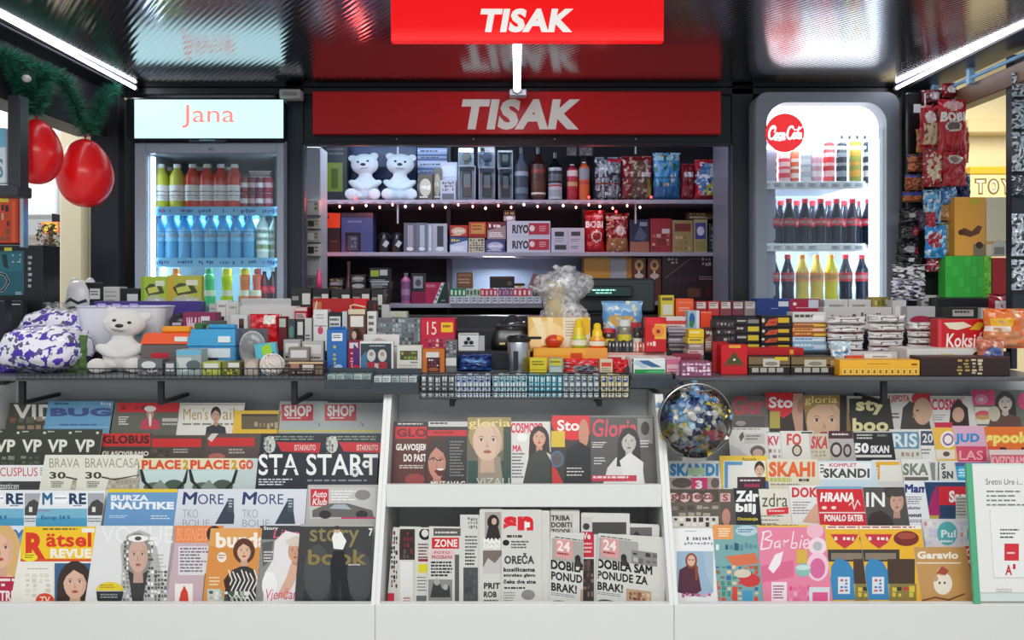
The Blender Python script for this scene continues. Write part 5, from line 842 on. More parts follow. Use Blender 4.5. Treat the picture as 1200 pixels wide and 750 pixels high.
# small lamp shining on the pale panel and one over the top shelf
t = thing('shelf_lamp', 'small white lamp fixed under the middle shelf', 'light', (X(585, 3.9), 3.9, SZ[1] - .0205))
b = MB(); b.cbox(-.08, .08, -.01, .01, -.003, 0, '8a8e98', .001); b.build('housing', 'paint', parent=t)
lp = area('shelf_lamp_light', (X(585, 3.9), 3.9, SZ[1] - .04), (math.radians(-15), 0, 0), .16, .012, 1.3, (.85, .93, 1))
t = thing('light_strip', 'blue-white light strip inside the window head above the plush bears', 'light', (0, 3.25, 2.24))
b = MB(); b.tube([(-.85, 0, 0), (.95, 0, 0)], .008, 'dfe8ff', 8); b.build('lit_tube', 'backlit', parent=t)
b = MB(); b.cbox(-.86, .96, -.012, .012, .008, .022, 'a0a4ae', .002); b.build('holder', 'paint', parent=t)
area('inner_strip_light', (-.55, 3.3, 2.2), (math.radians(38), 0, 0), .75, .05, 3.4, (.62, .8, 1)); area('inner_strip_light', (.4, 3.3, 2.2), (math.radians(38), 0, 0), 1.1, .05, 1.5, (.75, .82, 1))
# fairy lights
fl = thing('fairy_lights', 'string of small red-white fairy lights along the front of the top shelf', 'lights', (X(380, 3.69), 3.69, SZ[0])); o0 = Vector(fl.location)
pts = [382, 398, 413, 429, 445, 460, 475, 492, 507, 522, 537, 554, 569, 584, 599, 614, 630, 644, 660, 675, 690, 703, 718, 735, 750]
wirep = []
for i, px in enumerate(pts):
    py = 239 + 4 * ((i * 7) % 5) / 4; wirep += [(X(px - 6, 3.685) - o0.x, -.005, Z(237, 3.685) - o0.z), (X(px, 3.685) - o0.x, -.005, Z(py - 1, 3.685) - o0.z)]
    b = MB(); b.ball((0, 0, 0), (.0045, .0045, .007), 'ff9080' if i % 3 else 'ffe0c8', 8, 6); b.build('bulb', 'bulb', (X(px, 3.685) - o0.x, -.005, Z(py + 1, 3.685) - o0.z), parent=fl, smooth=True)
for (px, py) in ((375, 268), (376, 313), (417, 233), (703, 248), (722, 248), (690, 231), (763, 231)):
    b = MB(); b.ball((0, 0, 0), (.006, .006, .006), 'ff3030', 8, 6); b.build('bulb', 'bulb', (X(px, 3.60) - o0.x, -.09, Z(py, 3.60) - o0.z), parent=fl, smooth=True)
b = MB(); b.tube(wirep, .0012, '2a1018', 4); b.build('wire', 'matte', parent=fl)
for px, py, pw in ((700, 246, .5), (560, 242, .35), (420, 238, .35), (378, 290, .25)):
    l = bpy.data.lights.new('fairy_glow', 'POINT'); l.energy = pw * .8; l.color = (1, .12, .1); l.shadow_soft_size = .02; o = bpy.data.objects.new('fairy_glow', l); COL.objects.link(o); o.location = (X(px, 3.55), 3.55, Z(py, 3.55))

def toy_bear(name, label, loc, s, rotz=0, tilt=0, col='dde8ee', sx=1.3):
    t = thing(name, label, 'plush toy', loc, (0, 0, rotz)); t.scale = (s * sx, s, s)
    b = MB(); Hm = Matrix.Translation((0, 0, .66)) @ Matrix.Rotation(tilt, 4, 'Y')
    b.ball((0, 0, .27), (.20, .17, .27), col, 20, 14); b.ball((0, 0, .52), (.11, .1, .1), col)
    b.ball((0, 0, .09), (.215, .18, .215), col, 20, 14, M=Hm); b.ball((0, -.12, .035), (.105, .09, .08), col, M=Hm)
    for q in (-1, 1):
        b.ball((q * .17, 0, .24), (.07, .045, .07), col, M=Hm)
        A = Matrix.Translation((q * .2, -.05, .38)) @ Matrix.Rotation(q * math.radians(52), 4, 'Y'); b.ball((0, 0, -.1), (.075, .075, .17), col, M=A @ Matrix.Rotation(-math.radians(28), 4, 'X'))
        b.ball((q * .14, -.14, .085), (.095, .2, .085), col); b.ball((q * .175, -.29, .12), (.10, .065, .115), col)
    body = b.build('body', 'plush', parent=t, smooth=True)
    r = body.modifiers.new('remesh', 'REMESH'); r.mode = 'VOXEL'; r.voxel_size = .014; r.use_smooth_shade = True
    sm = body.modifiers.new('smooth', 'SMOOTH'); sm.factor = .5; sm.iterations = 4
    ca = body.data.materials; body.data.materials.clear(); body.data.materials.append(PLUSH[col])
    for q in (-1, 1):
        e = MB(); e.ball((0, 0, 0), (.022, .014, .022), '14100f', 10, 8); eo = e.build('eye', 'rubber', parent=t, smooth=True); eo.location = Hm @ Vector((q * .075, -.168, .125))
    e = MB(); e.ball((0, 0, 0), (.042, .024, .03), '1a1414', 12, 8); eo = e.build('nose', 'rubber', parent=t, smooth=True); eo.location = Hm @ Vector((0, -.208, .06))
    e = MB(); e.tube([Hm @ Vector(p) for p in ((-.055, -.192, -.005), (-.025, -.206, -.02), (0, -.208, -.006), (.025, -.206, -.02), (.055, -.192, -.005))], .0045, '3a2c2a', 5); e.build('mouth', 'matte', parent=t)
    return t
PLUSH = {}
for c in ('dde8ee', 'f2eee8'): PLUSH[c] = material('plush_' + c, 0.95, sheen=.5, bump=(160, .9, .004), col=c)
toy_bear('plush_bear', 'left pale plush bear sitting on the top shelf behind the window', (X(426, 3.74), 3.79, SZ[0]), .245, 0, math.radians(-8))
toy_bear('plush_bear', 'right pale plush bear sitting on the top shelf behind the window', (X(467, 3.74), 3.79, SZ[0]), .245, .1, math.radians(4))
z = SZ[0] + .0005; D = 3.75
pack(380, 407, 170, D + .12, z, .06, '3a3c44', [('rect', .1, .3, .8, .8, '8a9a3a'), ('dash', .1, .05, .9, .2, 2, '6a6a70', 3), ('rect', .3, .4, .6, .75, '5a6a28')], 'dark tall blister pack with an olive green insert, left end of the top shelf', 'toy pack', 'blister_pack')
pack(407, 488, 172, D + .22, z, .02, '1a2a5c', [('rect', 0, 0, 1, .15, '22356c')], 'wide dark blue box standing behind the two pale plush bears', 'box')
for i, (yt, c) in enumerate(((224, '3a4a8a'), (215, 'c8cee0'), (206, '2a3a7a'), (197, '3c50a0'), (188, 'b8c4e4'), (181, '4a5c9a'), (173, 'a0b4e0'))):
    pack(489, 524, yt, D + .16, z, .08, c, [('rect', 0, .3, 1, .6, mixc(c, 'ffffff', .3)), ('dash', .1, .4, .9, .8, 1, '22285a', i)], 'flat blue-white box, %s in the pile right of the plush bears' % ['bottom', 'second', 'third', 'fourth', 'fifth', 'sixth', 'top'][i], 'box')
    z = Z(yt, D + .16) + .0005
z = SZ[0] + .0005
pack(490, 507, 204, D, z, .06, '5a4c40', None, 'brown box in front of the flat blue-white pile on the top shelf', acc='c8bca8')
pack(508, 517, 197, D + .03, z, .05, '6a6058', None, 'narrow brown picture box right of the brown box on the top shelf', acc='b8a890')
pack(516, 536, 190, D + .06, z, .08, 'c8ccdc', [('rect', .1, .08, .9, .35, 'dce0ec')], 'tall white box behind the small shop-printed one on the top shelf')
pack(516, 534, 211, D, z, .05, 'b8b8c4', [('blocks', .1, .05, .9, .55, ['4a4450', '8a5a58', '6a6a78'], 5, 3, 3), ('rect', .1, .65, .9, .95, '6a6a74')], 'small white box with rows of dark print on the top shelf')
# clear gift boxes with watches / phones
for k, (a0, a1, yt, yb) in enumerate(((537, 557, 194, 233), (561, 580, 196, 233), (584, 601, 197, 233), (537, 555, 173, 193), (560, 580, 172, 195), (583, 601, 176, 196))):
    zb_ = SZ[0] + .0005 if k < 3 else Z(194 if k == 3 else (196 if k == 4 else 197), D) + .001
    x0_, x1_, zt_ = X(a0, D), X(a1, D), Z(yt, D); t = thing('gift_case', ['clear case with tan handset, lower left of the stacked clear cases', 'clear case with dark green handset, lower middle of the stacked clear cases', 'clear case with black handset, lower right of the stacked clear cases', 'clear case with brown watch, upper left of the stacked clear cases', 'clear case with navy watch, upper middle of the stacked clear cases', 'clear case with dark flat device, upper right of the stacked clear cases'][k], 'case', ((x0_ + x1_) / 2, D, zb_))
    w_ = (x1_ - x0_) / 2; h_ = zt_ - zb_
    b = MB(); b.box(-w_, w_, .05, .055, 0, h_, 'b8bccc'); b.box(-w_, w_, 0, .055, 0, .004, 'c8ccd8'); b.box(-w_, w_, 0, .055, h_ - .004, h_, 'c8ccd8'); b.box(-w_, -w_ + .003, 0, .055, 0, h_, 'c8ccd8'); b.box(w_ - .003, w_, 0, .055, 0, h_, 'c8ccd8'); b.build('case_body', 'plastic', parent=t)
    b = MB(); c_ = ['5a4a40', '2a3430', '1e2028', '5a4438', '22305a', '1c2430'][k]
    if k in (3, 4): b.lathe([(.02, 0), (.024, .006), (.022, .012)], c_, 16, M=Matrix.Translation((0, .035, h_ * .55)) @ Matrix.Rotation(math.pi / 2, 4, 'X')); b.box(-.011, .011, .03, .034, h_ * .12, h_ * .9, c_)
    else: b.cbox(-w_ * .55, w_ * .55, .02, .035, h_ * .12, h_ * .86, c_, .004); b.box(-w_ * .4, w_ * .4, .0185, .02, h_ * .4, h_ * .78, mixc(c_, 'c8ccd8', .3))
    b.build('handset' if k not in (3, 4) else 'watch', 'plastic', parent=t)
    b = MB(); b.box(-w_, w_, 0, .001, 0, h_, 'ffffff'); b.build('clear_window', 'glass', parent=t)
def spirit(px, w, yt, col, lab, label, neckf=.36, cap='1a1a1c', body='liquid', base=None, D=3.75):
    base = SZ[0] if base is None else base
    r = w / 2 / F * D; hh = Z(yt, D) - base; t = thing('bottle', label, 'bottle', (X(px, D), D + r, base + .0005)); zs = hh * (1 - neckf)
    b = MB(); b.lathe([(.001, 0), (r * .96, 0), (r, .006), (r, zs * .92), (r * .8, zs), (r * .36, zs + hh * .1), (r * .34, hh * .93)], col, 18); b.build('glass_body', body, parent=t, smooth=True)
    b = MB(); b.lathe([(r * .42, hh * .88), (r * .42, hh), (.001, hh)], cap, 14); b.build('cap', 'plastic', parent=t)
    b = MB(); m = 14; y0_, y1_ = zs * lab[0], zs * lab[1]
    for k in range(m):
        a0_, a1_ = math.radians(200 + 140 * k / m), math.radians(200 + 140 * (k + 1) / m)
        for (f0, f1, cc) in lab[2]:
            q0, q1 = y0_ + (y1_ - y0_) * f0, y0_ + (y1_ - y0_) * f1; rr = r * 1.01 + (.0004 if cc != lab[2][0][2] else 0)
            b.add([(rr * math.cos(a0_), rr * math.sin(a0_), q0), (rr * math.cos(a1_), rr * math.sin(a1_), q0), (rr * math.cos(a1_), rr * math.sin(a1_), q1), (rr * math.cos(a0_), rr * math.sin(a0_), q1)], [(0, 1, 2, 3)], cc)
    b.build('label', 'print', parent=t); return t
spirit(611, 17, 172, '5a6478', (.12, .9, [(0, 1, '3a4250'), (.7, .85, '9aa4b4'), (.1, .3, '6a7484')]), 'square-shouldered grey-blue spirit bottle, leftmost of the bottles on the top shelf', .3)
spirit(631, 18, 172, '3c1a14', (.1, .95, [(0, 1, '4a2418'), (.72, .85, '8a2a20'), (.08, .14, 'd8ccb8'), (.2, .48, '5a3222')]), 'brown whisky bottle with slanting dark red label on the top shelf', .28)
spirit(651, 17, 178, '16161a', (.05, .95, [(0, 1, 'b8bcc4'), (.5, .9, '2a2a30'), (.58, .8, 'a8acb4'), (.4, .46, 'a84040'), (.08, .3, '9a9ea8')]), 'black spirit bottle with a white and black label on the top shelf', .28)
spirit(671, 13, 192, 'a02030', (.1, .98, [(0, 1, 'a81c30'), (.75, .95, 'd8c8c8'), (.4, .55, 'b8a070')]), 'red drink can left of the orange one on the top shelf', .12, 'b8bcc4', 'plastic')
spirit(685, 13, 189, 'd8602a', (.08, .96, [(0, 1, 'c85a28'), (.6, .98, '8a8e98'), (.45, .55, 'b84038')]), 'orange and grey drink can right of the red one on the top shelf', .12, 'b8bcc4', 'plastic')
z = SZ[0] + .0005
bag(697, 729, 183, D, z, .06, '8a94a0', [('spot', 6, .12, '2a343c'), ('spot', 9, .3, 'c8ccd0'), ('rect', .5, .02, 1, .14, 'c8304a'), ('rect', 0, .6, 1, .64, '8a2030')], 'silver-grey patterned snack bag in the wire tray on the top shelf', seed=1, mat='foil')
bag(728, 766, 182, D + .01, z, .06, '8a1a26', [('rect', .3, .1, .8, 1, '6a4a3a'), ('spot', 8, .22, 'b8a090'), ('rect', .62, .38, .95, .46, 'd8ccc8'), ('rect', .82, .5, .96, .9, 'b89a30')], 'dark red snack bag with tan stripes in the wire tray on the top shelf', seed=2)
bag(766, 799, 178, D, z, .06, '3a90c8', [('rect', 0, 0, 1, .16, 'a8d8ec'), ('spot', 6, .25, '2a5a48'), ('spot', 8, .35, 'c8b8a0'), ('rect', 0, .7, 1, 1, '2a6aa8')], 'bright blue snack bag with crown-like top seam on the top shelf', seed=3)
bag(799, 815, 191, D, z, .05, '8a1a2a', [('rect', .2, .25, .9, .38, 'd8ccd0'), ('spot', 8, .3, '4a1a20')], 'small dark red snack bag between the blue bag and the chips bag', seed=4)
bag(815, 849, 186, D - .01, z, .06, 'b82030', [('ell', .5, .5, .46, .4, '4a78b0'), ('ell', .65, .72, .3, .2, 'd0c840'), ('spot', 6, .15, 'e4e4e8'), ('spot', 5, .38, '2a4a9a'), ('rect', 0, .88, 1, 1, 'a02030')], 'red chips bag with blue, white and yellow picture, top shelf right end', seed=5)
wire_tray(696, 797, 232, 208, 3.715, .09, 'thin wire tray holding snack bags on the top shelf', 24, 'wire_tray')
for i, (a0, a1) in enumerate(((664, 676), (678, 695))):
    pack(a0, a1, 172, D + .1, Z(183, D + .1), .03, '3a3038', [('blocks', .1, .1, .9, .9, ['8a7a80', '6a5050'], 4, 3, i)], 'small dark trinket pack hanging above the cans, %s one' % ['left', 'right'][i], 'trinket pack', 'hang_pack')
    b = MB(); b.tube([(0, .015, Z(172, D + .1) - Z(183, D + .1)), (0, .015, 2.262 - Z(183, D + .1))], .0015, '5a5a60', 5); b.build('hanger', 'metal', parent=bpy.data.objects['hang_pack' + ('' if i == 0 else '.001')])
# ---- middle shelf
z = SZ[1] + .0005
pack(372, 399, 249, D, z, .12, '1e1618', [('rect', 0, 0, 1, .38, 'e0441c'), ('rect', .12, .08, .5, .16, '3a1a14'), ('dash', .55, .7, .9, .8, 1, '4a3a3a', 3)], 'black tool case with bright orange-red top at the left end of the middle shelf', 'case', 'tool_case')
pack(400, 437, 249, D, z, .1, '3c4a78', [('rect', 0, 0, 1, .12, '3a3040'), ('dash', .2, .2, .9, .3, 1, '6a7aa8', 2), ('rect', .12, .5, .62, .98, '16161e'), ('rect', .2, .58, .52, .95, '3a4a5a'), ('blocks', .3, .6, .48, .9, ['7a8490'], 2, 3, 3)], 'dark blue appliance box with a black picture on the middle shelf', 'box')
for k, (px, yt) in enumerate(((449, 276), (464, 268))):
    b = MB(); r = .03; b.lathe([(.001, 0), (r, 0), (r * 1.05, .03), (r * .8, .07), (r * .5, .09), (.001, .1)], '1a1a20', 14); b.tube([(r * math.cos(a / 8 * math.pi), 0, .07 + r * .9 * math.sin(a / 8 * math.pi)) for a in range(9)], .004, '222228', 6)
    o = b.build('small_kettle', 'plastic', (X(px, D), D + .04, z)); tag(o, 'black rounded household item with handle, %s of two on the middle shelf' % ['left', 'right'][k], 'kettle')
    p = MB(); p.box(-.011, .011, -.001, 0, 0, .03, 'b8bcc4'); p.build('price_tag', 'print', (-.0 + .004, -.035, .03), (0, .6, 0), parent=o)
for a0, a1, yt, c, ac, lb in ((473, 488, 261, '62626c', '9a9aa4', 'grey box left of the three pale earphone boxes'), (488, 501, 261, '6a7080', 'b0b4c0', 'left of the three pale earphone boxes on the middle shelf'), (501, 507, 262, '9a9eac', 'c8ccd4', 'slim middle one of the pale earphone boxes'), (507, 524, 262, 'a8acb8', '3a3e48', 'right white earphone box with black centre')):
    pack(a0, a1, yt, D, z, .07, c, [('rect', .3, .08, .75, .8, ac), ('ell', .5, .88, .28, .07, 'd8dce0')], lb)
for a0, a1, yt, yb, c, ac, lb in ((527, 548, 278, 295, '2c4c80', 'b8c4d8', 'blue box with a white shell picture, middle shelf'), (549, 568, 279, 295, 'b8b49c', '2a2a28', 'white-black comic print box, middle shelf'), (569, 592, 281, 295, '3a4474', 'a8b0cc', 'dark blue flat box with pale edge, middle shelf')):
    pack(a0, a1, yt, D, z, .08, c, None if ac != '2a2a28' else [('blocks', .05, .05, .95, .95, ['2a2a28', '4a4a44'], 5, 5, 3)], lb, acc=ac)
z2 = Z(278, D) + .002
pack(527, 548, 264, D, z2, .08, 'a83428', None, 'red small print box on top of the blue shell box', acc='c8b8a0')
z2 = Z(279, D) + .002
pack(549, 570, 260, D, z2, .08, 'a84428', [('rect', .15, .1, .9, .75, 'b8924a'), ('dash', .2, .2, .8, .6, 2, '7a2018', 3), ('rect', 0, .8, 1, 1, '8a1a18')], 'red and yellow box above the comic print box')
z2 = Z(281, D) + .002
pack(571, 593, 260, D, z2, .08, '6a2a34', None, 'dark red box above the dark blue flat box', acc='9a8a8c')
MED = lambda: [('text', 'RIYO', .12, .22, .5, .78, '2a2a34', .05), ('rect', .5, .12, .98, .86, 'b02638'), ('ell', .58, .45, .06, .2, 'e8d8dc'), ('dash', .75, .3, .92, .7, 3, 'e0a8b0', 3)]
pack(594, 645, 278, D - .02, z, .12, 'c4cad8', MED(), 'long white box with a red panel, lower of the pair on the middle shelf')
pack(594, 645, 259, D - .02, Z(278, D - .02) + .0005, .12, 'c4cad8', MED(), 'long white box with a red panel, upper of the pair on the middle shelf')
pack(590, 604, 246, D, Z(259, D - .02) + .001, .05, '4a4450', None, 'tiny dark box perched on the long white boxes', acc='a8a0a8')
pack(646, 685, 267, D - .02, z, .12, 'b8c0d0', [('line', [(.5, .05), (.5, .95)], .015, '8a90a0'), ('rect', .1, .15, .38, .35, '2a2c38'), ('rect', .6, .15, .88, .33, '3a3c48'), ('rect', .1, .7, .45, .9, '30323e'), ('dash', .1, .42, .42, .62, 3, '6a6e7c', 3, .4), ('dash', .58, .45, .9, .6, 2, '6a6e7c', 4, .4), ('dash', .58, .75, .9, .9, 2, '3a3e4a', 5, .4)], 'white box with four small black product pictures, right of the long white boxes')
bag(685, 709, 246, D, z, .05, 'b4141e', [('rect', .45, .06, .9, .18, 'e08a90'), ('ell', .6, .62, .28, .14, 'e4dcdc'), ('ell', .6, .62, .22, .1, '9a1a20')], 'bright red snack bag with white capitals, left of the middle shelf pair', texts=[('text', 'BOBI', .06, .26, .9, .42, 'f0ece8', .05)], seed=6)
bag(710, 738, 249, D, z, .05, '8c1820', [('spot', 7, .3, 'b08868'), ('rect', .3, .1, .75, .18, 'd8a8a8'), ('ell', .6, .45, .2, .12, 'd8ccc8'), ('rect', .05, .62, .95, .98, '9a6a44'), ('spot', 9, .42, 'd8c8b8')], 'dark red snack bag with brown picture, right of the middle shelf pair', seed=7)
for a0, a1, yt, c, ops, lb in ((738, 761, 257, '1c2040', [('rect', 0, .68, 1, 1, '9a6048'), ('poly', [(.2, .6), (.5, .2), (.9, .5), (.7, .66)], '4a5070'), ('rect', .5, .08, .9, .2, '8a90a8')], 'dark navy box with orange-brown foot on the middle shelf'),
    (762, 787, 256, '981c2c', [('rect', .55, .3, .92, .44, 'd0c4c8'), ('blocks', .05, .45, .95, .95, ['a8604a', 'c8a490', '6a1820'], 4, 4, 3)], 'dark red biscuit box with a white tag on the middle shelf'),
    (788, 812, 258, 'a08a5c', [('rect', .1, .1, .9, .35, '7a3434'), ('blocks', .1, .45, .95, .95, ['c8b47c', '8a7440'], 4, 3, 3)], 'tan biscuit box on the middle shelf'),
    (813, 829, 257, 'a89c70', [('rect', .1, .1, .9, .6, '4a4090'), ('ell', .5, .35, .28, .14, 'd8d4e0'), ('rect', .1, .66, .9, .95, '9a8c50')], 'tan and violet slim box on the middle shelf'),
    (831, 849, 262, '283c3e', [('blocks', .05, .1, .45, .9, ['8a9a98'], 1, 6, 3), ('blocks', .5, .1, .95, .9, ['6a8484', '9ab0b0'], 2, 5, 4)], 'dark green box with pale side at the right end of the middle shelf')):
    pack(a0, a1, yt, D, z, .08, c, ops, lb)
pack(805, 836, 249, D + .02, Z(257, D) + .003, .05, '4a3c28', None, 'flat brown box lying on the tan boxes of the middle shelf', acc='6a5838')
# ---- bottom shelf, left and right ends
z = SZ[2] + .0005
spirit(475, 12, 320, 'c86a9a', (.1, .9, [(0, 1, '8a5a88'), (.3, .6, 'b88ab0')]), 'pink lotion bottle on the short bottom shelf', .2, 'a8a4b8', 'plastic', base=z)
pack(482, 498, 320, D, z, .06, '22242c', [('rect', .15, .1, .85, .5, '9aa0a8'), ('ell', .5, .32, .22, .12, '5a4a50'), ('rect', 0, .62, 1, 1, '8a1a44')], 'black and magenta box with a pale label on the short bottom shelf')
pack(498, 525, 331, D, z, .06, 'b01c4c', [('poly', [(.4, 1), (.75, 0), (1, 0), (1, 1)], '14382e'), ('poly', [(.35, 1), (.72, .0), (.85, .0), (.5, 1)], 'd8d4d8'), *[('ell', .48 + i * .08, .8 - i * .2, .04, .06, '3a3a40') for i in range(4)], ('dash', .05, .1, .5, .25, 2, 'e0a0b8', 3), ('dash', .7, .85, .9, .92, 1, 'a8c0b8', 4)], 'magenta and dark green box with a white diagonal of dots on the bottom shelf')
n = 0
for a0, a1, c, c2, nm in ((527, 546, '2c8a4a', 'd8e8d8', 'green'), (546, 563, 'b8c8b8', '3a5a48', 'pale green'), (563, 583, 'c01c28', 'e8d0d0', 'red'), (584, 601, '7a2050', 'b890a8', 'purple'), (601, 623, 'c4202c', 'f0d8d0', 'bright red'), (624, 642, '2a2a2c', '8a8a8c', 'black')):
    k = 4; wd = (a1 - a0) / k
    for i in range(k):
        pack(a0 + i * wd + .15, a0 + (i + 1) * wd - .15, 338 + (i % 2) * .5, SD + .035, z, .06, c, [('rect', .2, .1, .8, .42, c2), ('rect', 0, .55, 1, .62, mixc(c, 'ffffff', .4)), ('rect', .3, .7, .7, .85, mixc(c, '000000', .4))], '%s cigarette-size pack, %s of four alike on the short bottom shelf' % (nm, ['first', 'second', 'third', 'last'][i]), 'pack', 'small_pack')
rail = MB(); rail.cbox(X(527, SD), X(643, SD), SD - .008, SD, z - .002, Z(347, SD), 'b8bcc8', .001); ro = rail.build('price_rail', 'paint', parent=su, loc=(-.03, -4.0, 0))
a = Art((X(527, SD), X(643, SD), z - .002, Z(347, SD)), SD - .008)
for k in range(14): a.rect(.01 + k * .071, .1, .06 + k * .071, .85, 'd8dce4'); a.dash(.015 + k * .071, .2, .055 + k * .071, .8, 2, '3a3c44', k)
a.done(parent=ro)
zt = Z(338, SD + .035) + .001
pack(535, 554, 319, SD + .05, zt, .05, '6a4630', [('rect', .1, .1, .9, .25, '8a6440'), ('dash', .1, .4, .9, .8, 2, 'b89468', 3)], 'brown box lying on the green packs of the bottom shelf')
pack(574, 603, 324, SD + .045, zt, .05, '1a1214', [('rect', .03, .05, .97, .12, '6a2a28'), ('ell', .8, .6, .1, .2, '5a4a44')], 'black flat box lying on the red packs of the bottom shelf')
pack(603, 615, 332, SD + .05, zt, .05, '22181c', None, 'small black box right of the black flat box on the packs')
# items standing lower left on a low cabinet behind the counter
b = MB(); b.cbox(X(372, 3.5), X(450, 3.5), 3.46, 3.68, 0, Z(353, 3.5), '1a1a20', .003); tag(b.build('low_cabinet', 'paint'), 'low dark cabinet under the middle shelf at the left of the clerk area', 'cabinet'); zc = Z(353, 3.5) + .0005
stack(432, 455, 3.5, zc, [(345, '16161a', None, 'b8b8b0'), (339, '1c1c22', None, '8a9098'), (329, '16161c', None, 'c0c4c4'), (327, '2a2a30', None, 'a0a0a0')], .1, '%s of the dark boxes stacked behind the counter, left', 'box')
pack(433, 455, 314, 3.5, Z(327, 3.5) + .001, .1, '14161a', [('rect', .05, .2, .5, .8, 'a8b83a'), ('rect', .55, .15, .97, .7, 'c8c8c4')], 'black box with yellow-green and white labels topping the dark stack')
stack(412, 430, 3.5, zc, [(347, '2a2422', None, '9a9690'), (339, '3a3634', None, 'a8a49e'), (331, '1e1a1c', None, 'b8b4ae'), (322, '2a2628', None, '9a9690')], .1, '%s of the small brown-black boxes left of the labelled dark stack', 'box')
stack(386, 402, 3.5, zc, [(343, '2a2024', None, '6a5a60'), (335, '1e1a20', None, '7a6a70'), (326, '3a2a30', None, '8a7a80')], .1, '%s of the dim boxes left of the mauve bottle behind the counter', 'box')
b = MB(); b.lathe([(.001, 0), (.018, 0), (.018, .07), (.007, .1), (.006, .17), (.009, .18), (.001, .182)], '5a3a48', 14); tag(b.build('tall_bottle', 'plastic', (X(407, 3.5), 3.53, zc), smooth=True), 'slim mauve bottle with a long neck behind the counter', 'bottle')
# left side column of the window: pale goods on pegs
sc = thing('side_cabinet', 'narrow pale cabinet column at the left inside the window', 'cabinet', (X(366, 3.3), 3.3, 0))
b = MB(); b.cbox(-.036, .036, 0, .12, 0, Z(172, 3.3), 'b4b4b8', .003); b.build('body', 'paint', parent=sc)
for k, (yt, yb, c) in enumerate(((234, 252, 'c8c4bc'), (256, 268, 'b8b4a8'), (270, 284, 'a8a89c'), (286, 300, 'c0bcb4'), (322, 338, '8a8a90'))):
    pack(359, 374, yt, 3.29 - .04, Z(yb, 3.25), .0505, c, [('rect', .1, .2, .6, .8, ['d8d4cc', '3a4a3a', 'd8d8d0', '3a3436', '6a6a70'][k]), ('dash', .65, .2, .95, .8, 2, '5a5a58', k)], 'pale packet clipped to the narrow cabinet, %s from the top' % ['first', 'second', 'third', 'fourth', 'fifth'][k], 'packet', 'clipped_packet')
b = MB(); b.lathe([(.001, 0), (.012, 0), (.014, .03), (.010, .06), (.007, .07), (.006, .08), (.001, .081)], 'f05a90', 12); tag(b.build('pink_bottle', 'plastic', (X(374, 3.22), 3.22, Z(338, 3.22)), smooth=True), 'small bright pink bottle beside the narrow pale cabinet', 'bottle')
# bottom right shelf goods (D 3.75)
b = MB(); b.cbox(X(684, SD), X(852, SD), SD, 4.03, Z(353, SD) - .02, Z(353, SD), '8a8896', .002); b.build('shelf', 'paint', parent=su, loc=(-.03, -4.0, 0))
z = Z(353, SD) + .0005
pack(685, 741, 301, D, z, .14, 'b87a22', [('rect', 0, 0, .52, 1, 'c08a30'), ('rect', .54, .02, .88, 1, '9aa0a8'), ('rect', .0, 0, .54, .06, 'd8a850')], 'large ochre box with a grey panel on the bottom right shelf')
for k, a0 in enumerate((741, 759)):
    pack(a0, a0 + 16, 302, D - .02, z, .1, '5a241c', [('ell', .5, .17, .34, .13, 'b88a50'), ('ell', .5, .17, .14, .06, '4a2418'), ('rect', .42, .3, .55, .5, 'e8dcd0'), ('ell', .5, .42, .35, .06, 'c8b8a8')], 'brown chocolate box with a ring of biscuit, %s of the pair' % ['left', 'right'][k])
pack(776, 848, 300, D - .03, z, .12, '2a141c', [('blocks', .08, .03, .26, .18, ['a89aa0'], 3, 2, 3), ('line', [(.04, .5), (.45, .06), (.6, .06)], .012, '8a7078', .6), ('blocks', .1, .4, .55, .9, ['3a2028', '442a32'], 8, 2, 5), ('rect', .42, .72, .62, .92, '6a4a34'), ('blocks', .64, .03, .8, .22, ['b0a0a8'], 3, 2, 4), ('dash', .6, .45, .88, .55, 2, '9a8088', 3), ('rect', .7, .6, .86, .9, '4a1c20')], 'large dark maroon box with thin white line drawing, bottom right of window')

# ================================================================== COUNTER GOODS
PR = (.3, .1, .85, .4)
# ---- back row (step 3) left
Z0, Z1, Z2, Z3 = [q + .0005 for q in ZB]
R3, R2, R1, R0 = 2.945, 2.80, 2.645, 2.50
# green blister packs
for a0, a1, yt, c, lb in ((165, 196, 324, 'a8c438', 'lime green toy pack with a picture of a tiny loader, left of its pair'), (196, 236, 323, 'b8b840', 'yellow-green toy pack with a bubble over the toy, right of its pair')):
    t = pack(a0, a1, yt, R3, Z3, .03, c, [('rect', .0, 0, .2, .9, mixc(c, 'e89a20', .4)) if a0 == 196 else ('rect', .0, 0, .12, 1, mixc(c, '3a8a20', .4)), ('poly', [(.15, .3), (.35, .18), (.75, .2), (.9, .42), (.3, .5)], '4a5030'), ('poly', [(.25, .3), (.6, .24), (.7, .38), (.3, .44)], 'c8d060'), ('rect', .15, .55, .95, .95, 'b8bcb0'), ('ell', .72, .8, .15, .15, 'e8e8e4'), ('ell', .72, .8, .08, .08, '6a6a6c'), ('rect', .55, .1, .9, .24, 'e0e4c8')], lb, 'toy', 'toy_pack')
    w_ = t.dimensions.x; b = MB(); b.ball((0.005, -.001, .045), (w_ * .38, .022, .04), 'ffffff', 14, 8); b.build('clear_bubble', 'clear_plastic', parent=t, smooth=True)
pack(98, 121, 331, R3, Z3, .06, '1a1c20', [('rect', .3, .18, .85, .5, 'd8d8d8'), ('dash', .35, .25, .8, .42, 2, '4a4a4a', 3), ('rect', .05, .6, .95, .64, '3a3c42')], 'black square tub with a white label, back row left', 'tub')
pack(121, 140, 336, R3, Z3, .06, 'c4c4c0', [('dash', .1, .15, .9, .9, 5, '8a8a88', 3, .3)], 'white box with fine print between the two black ones, back row left')
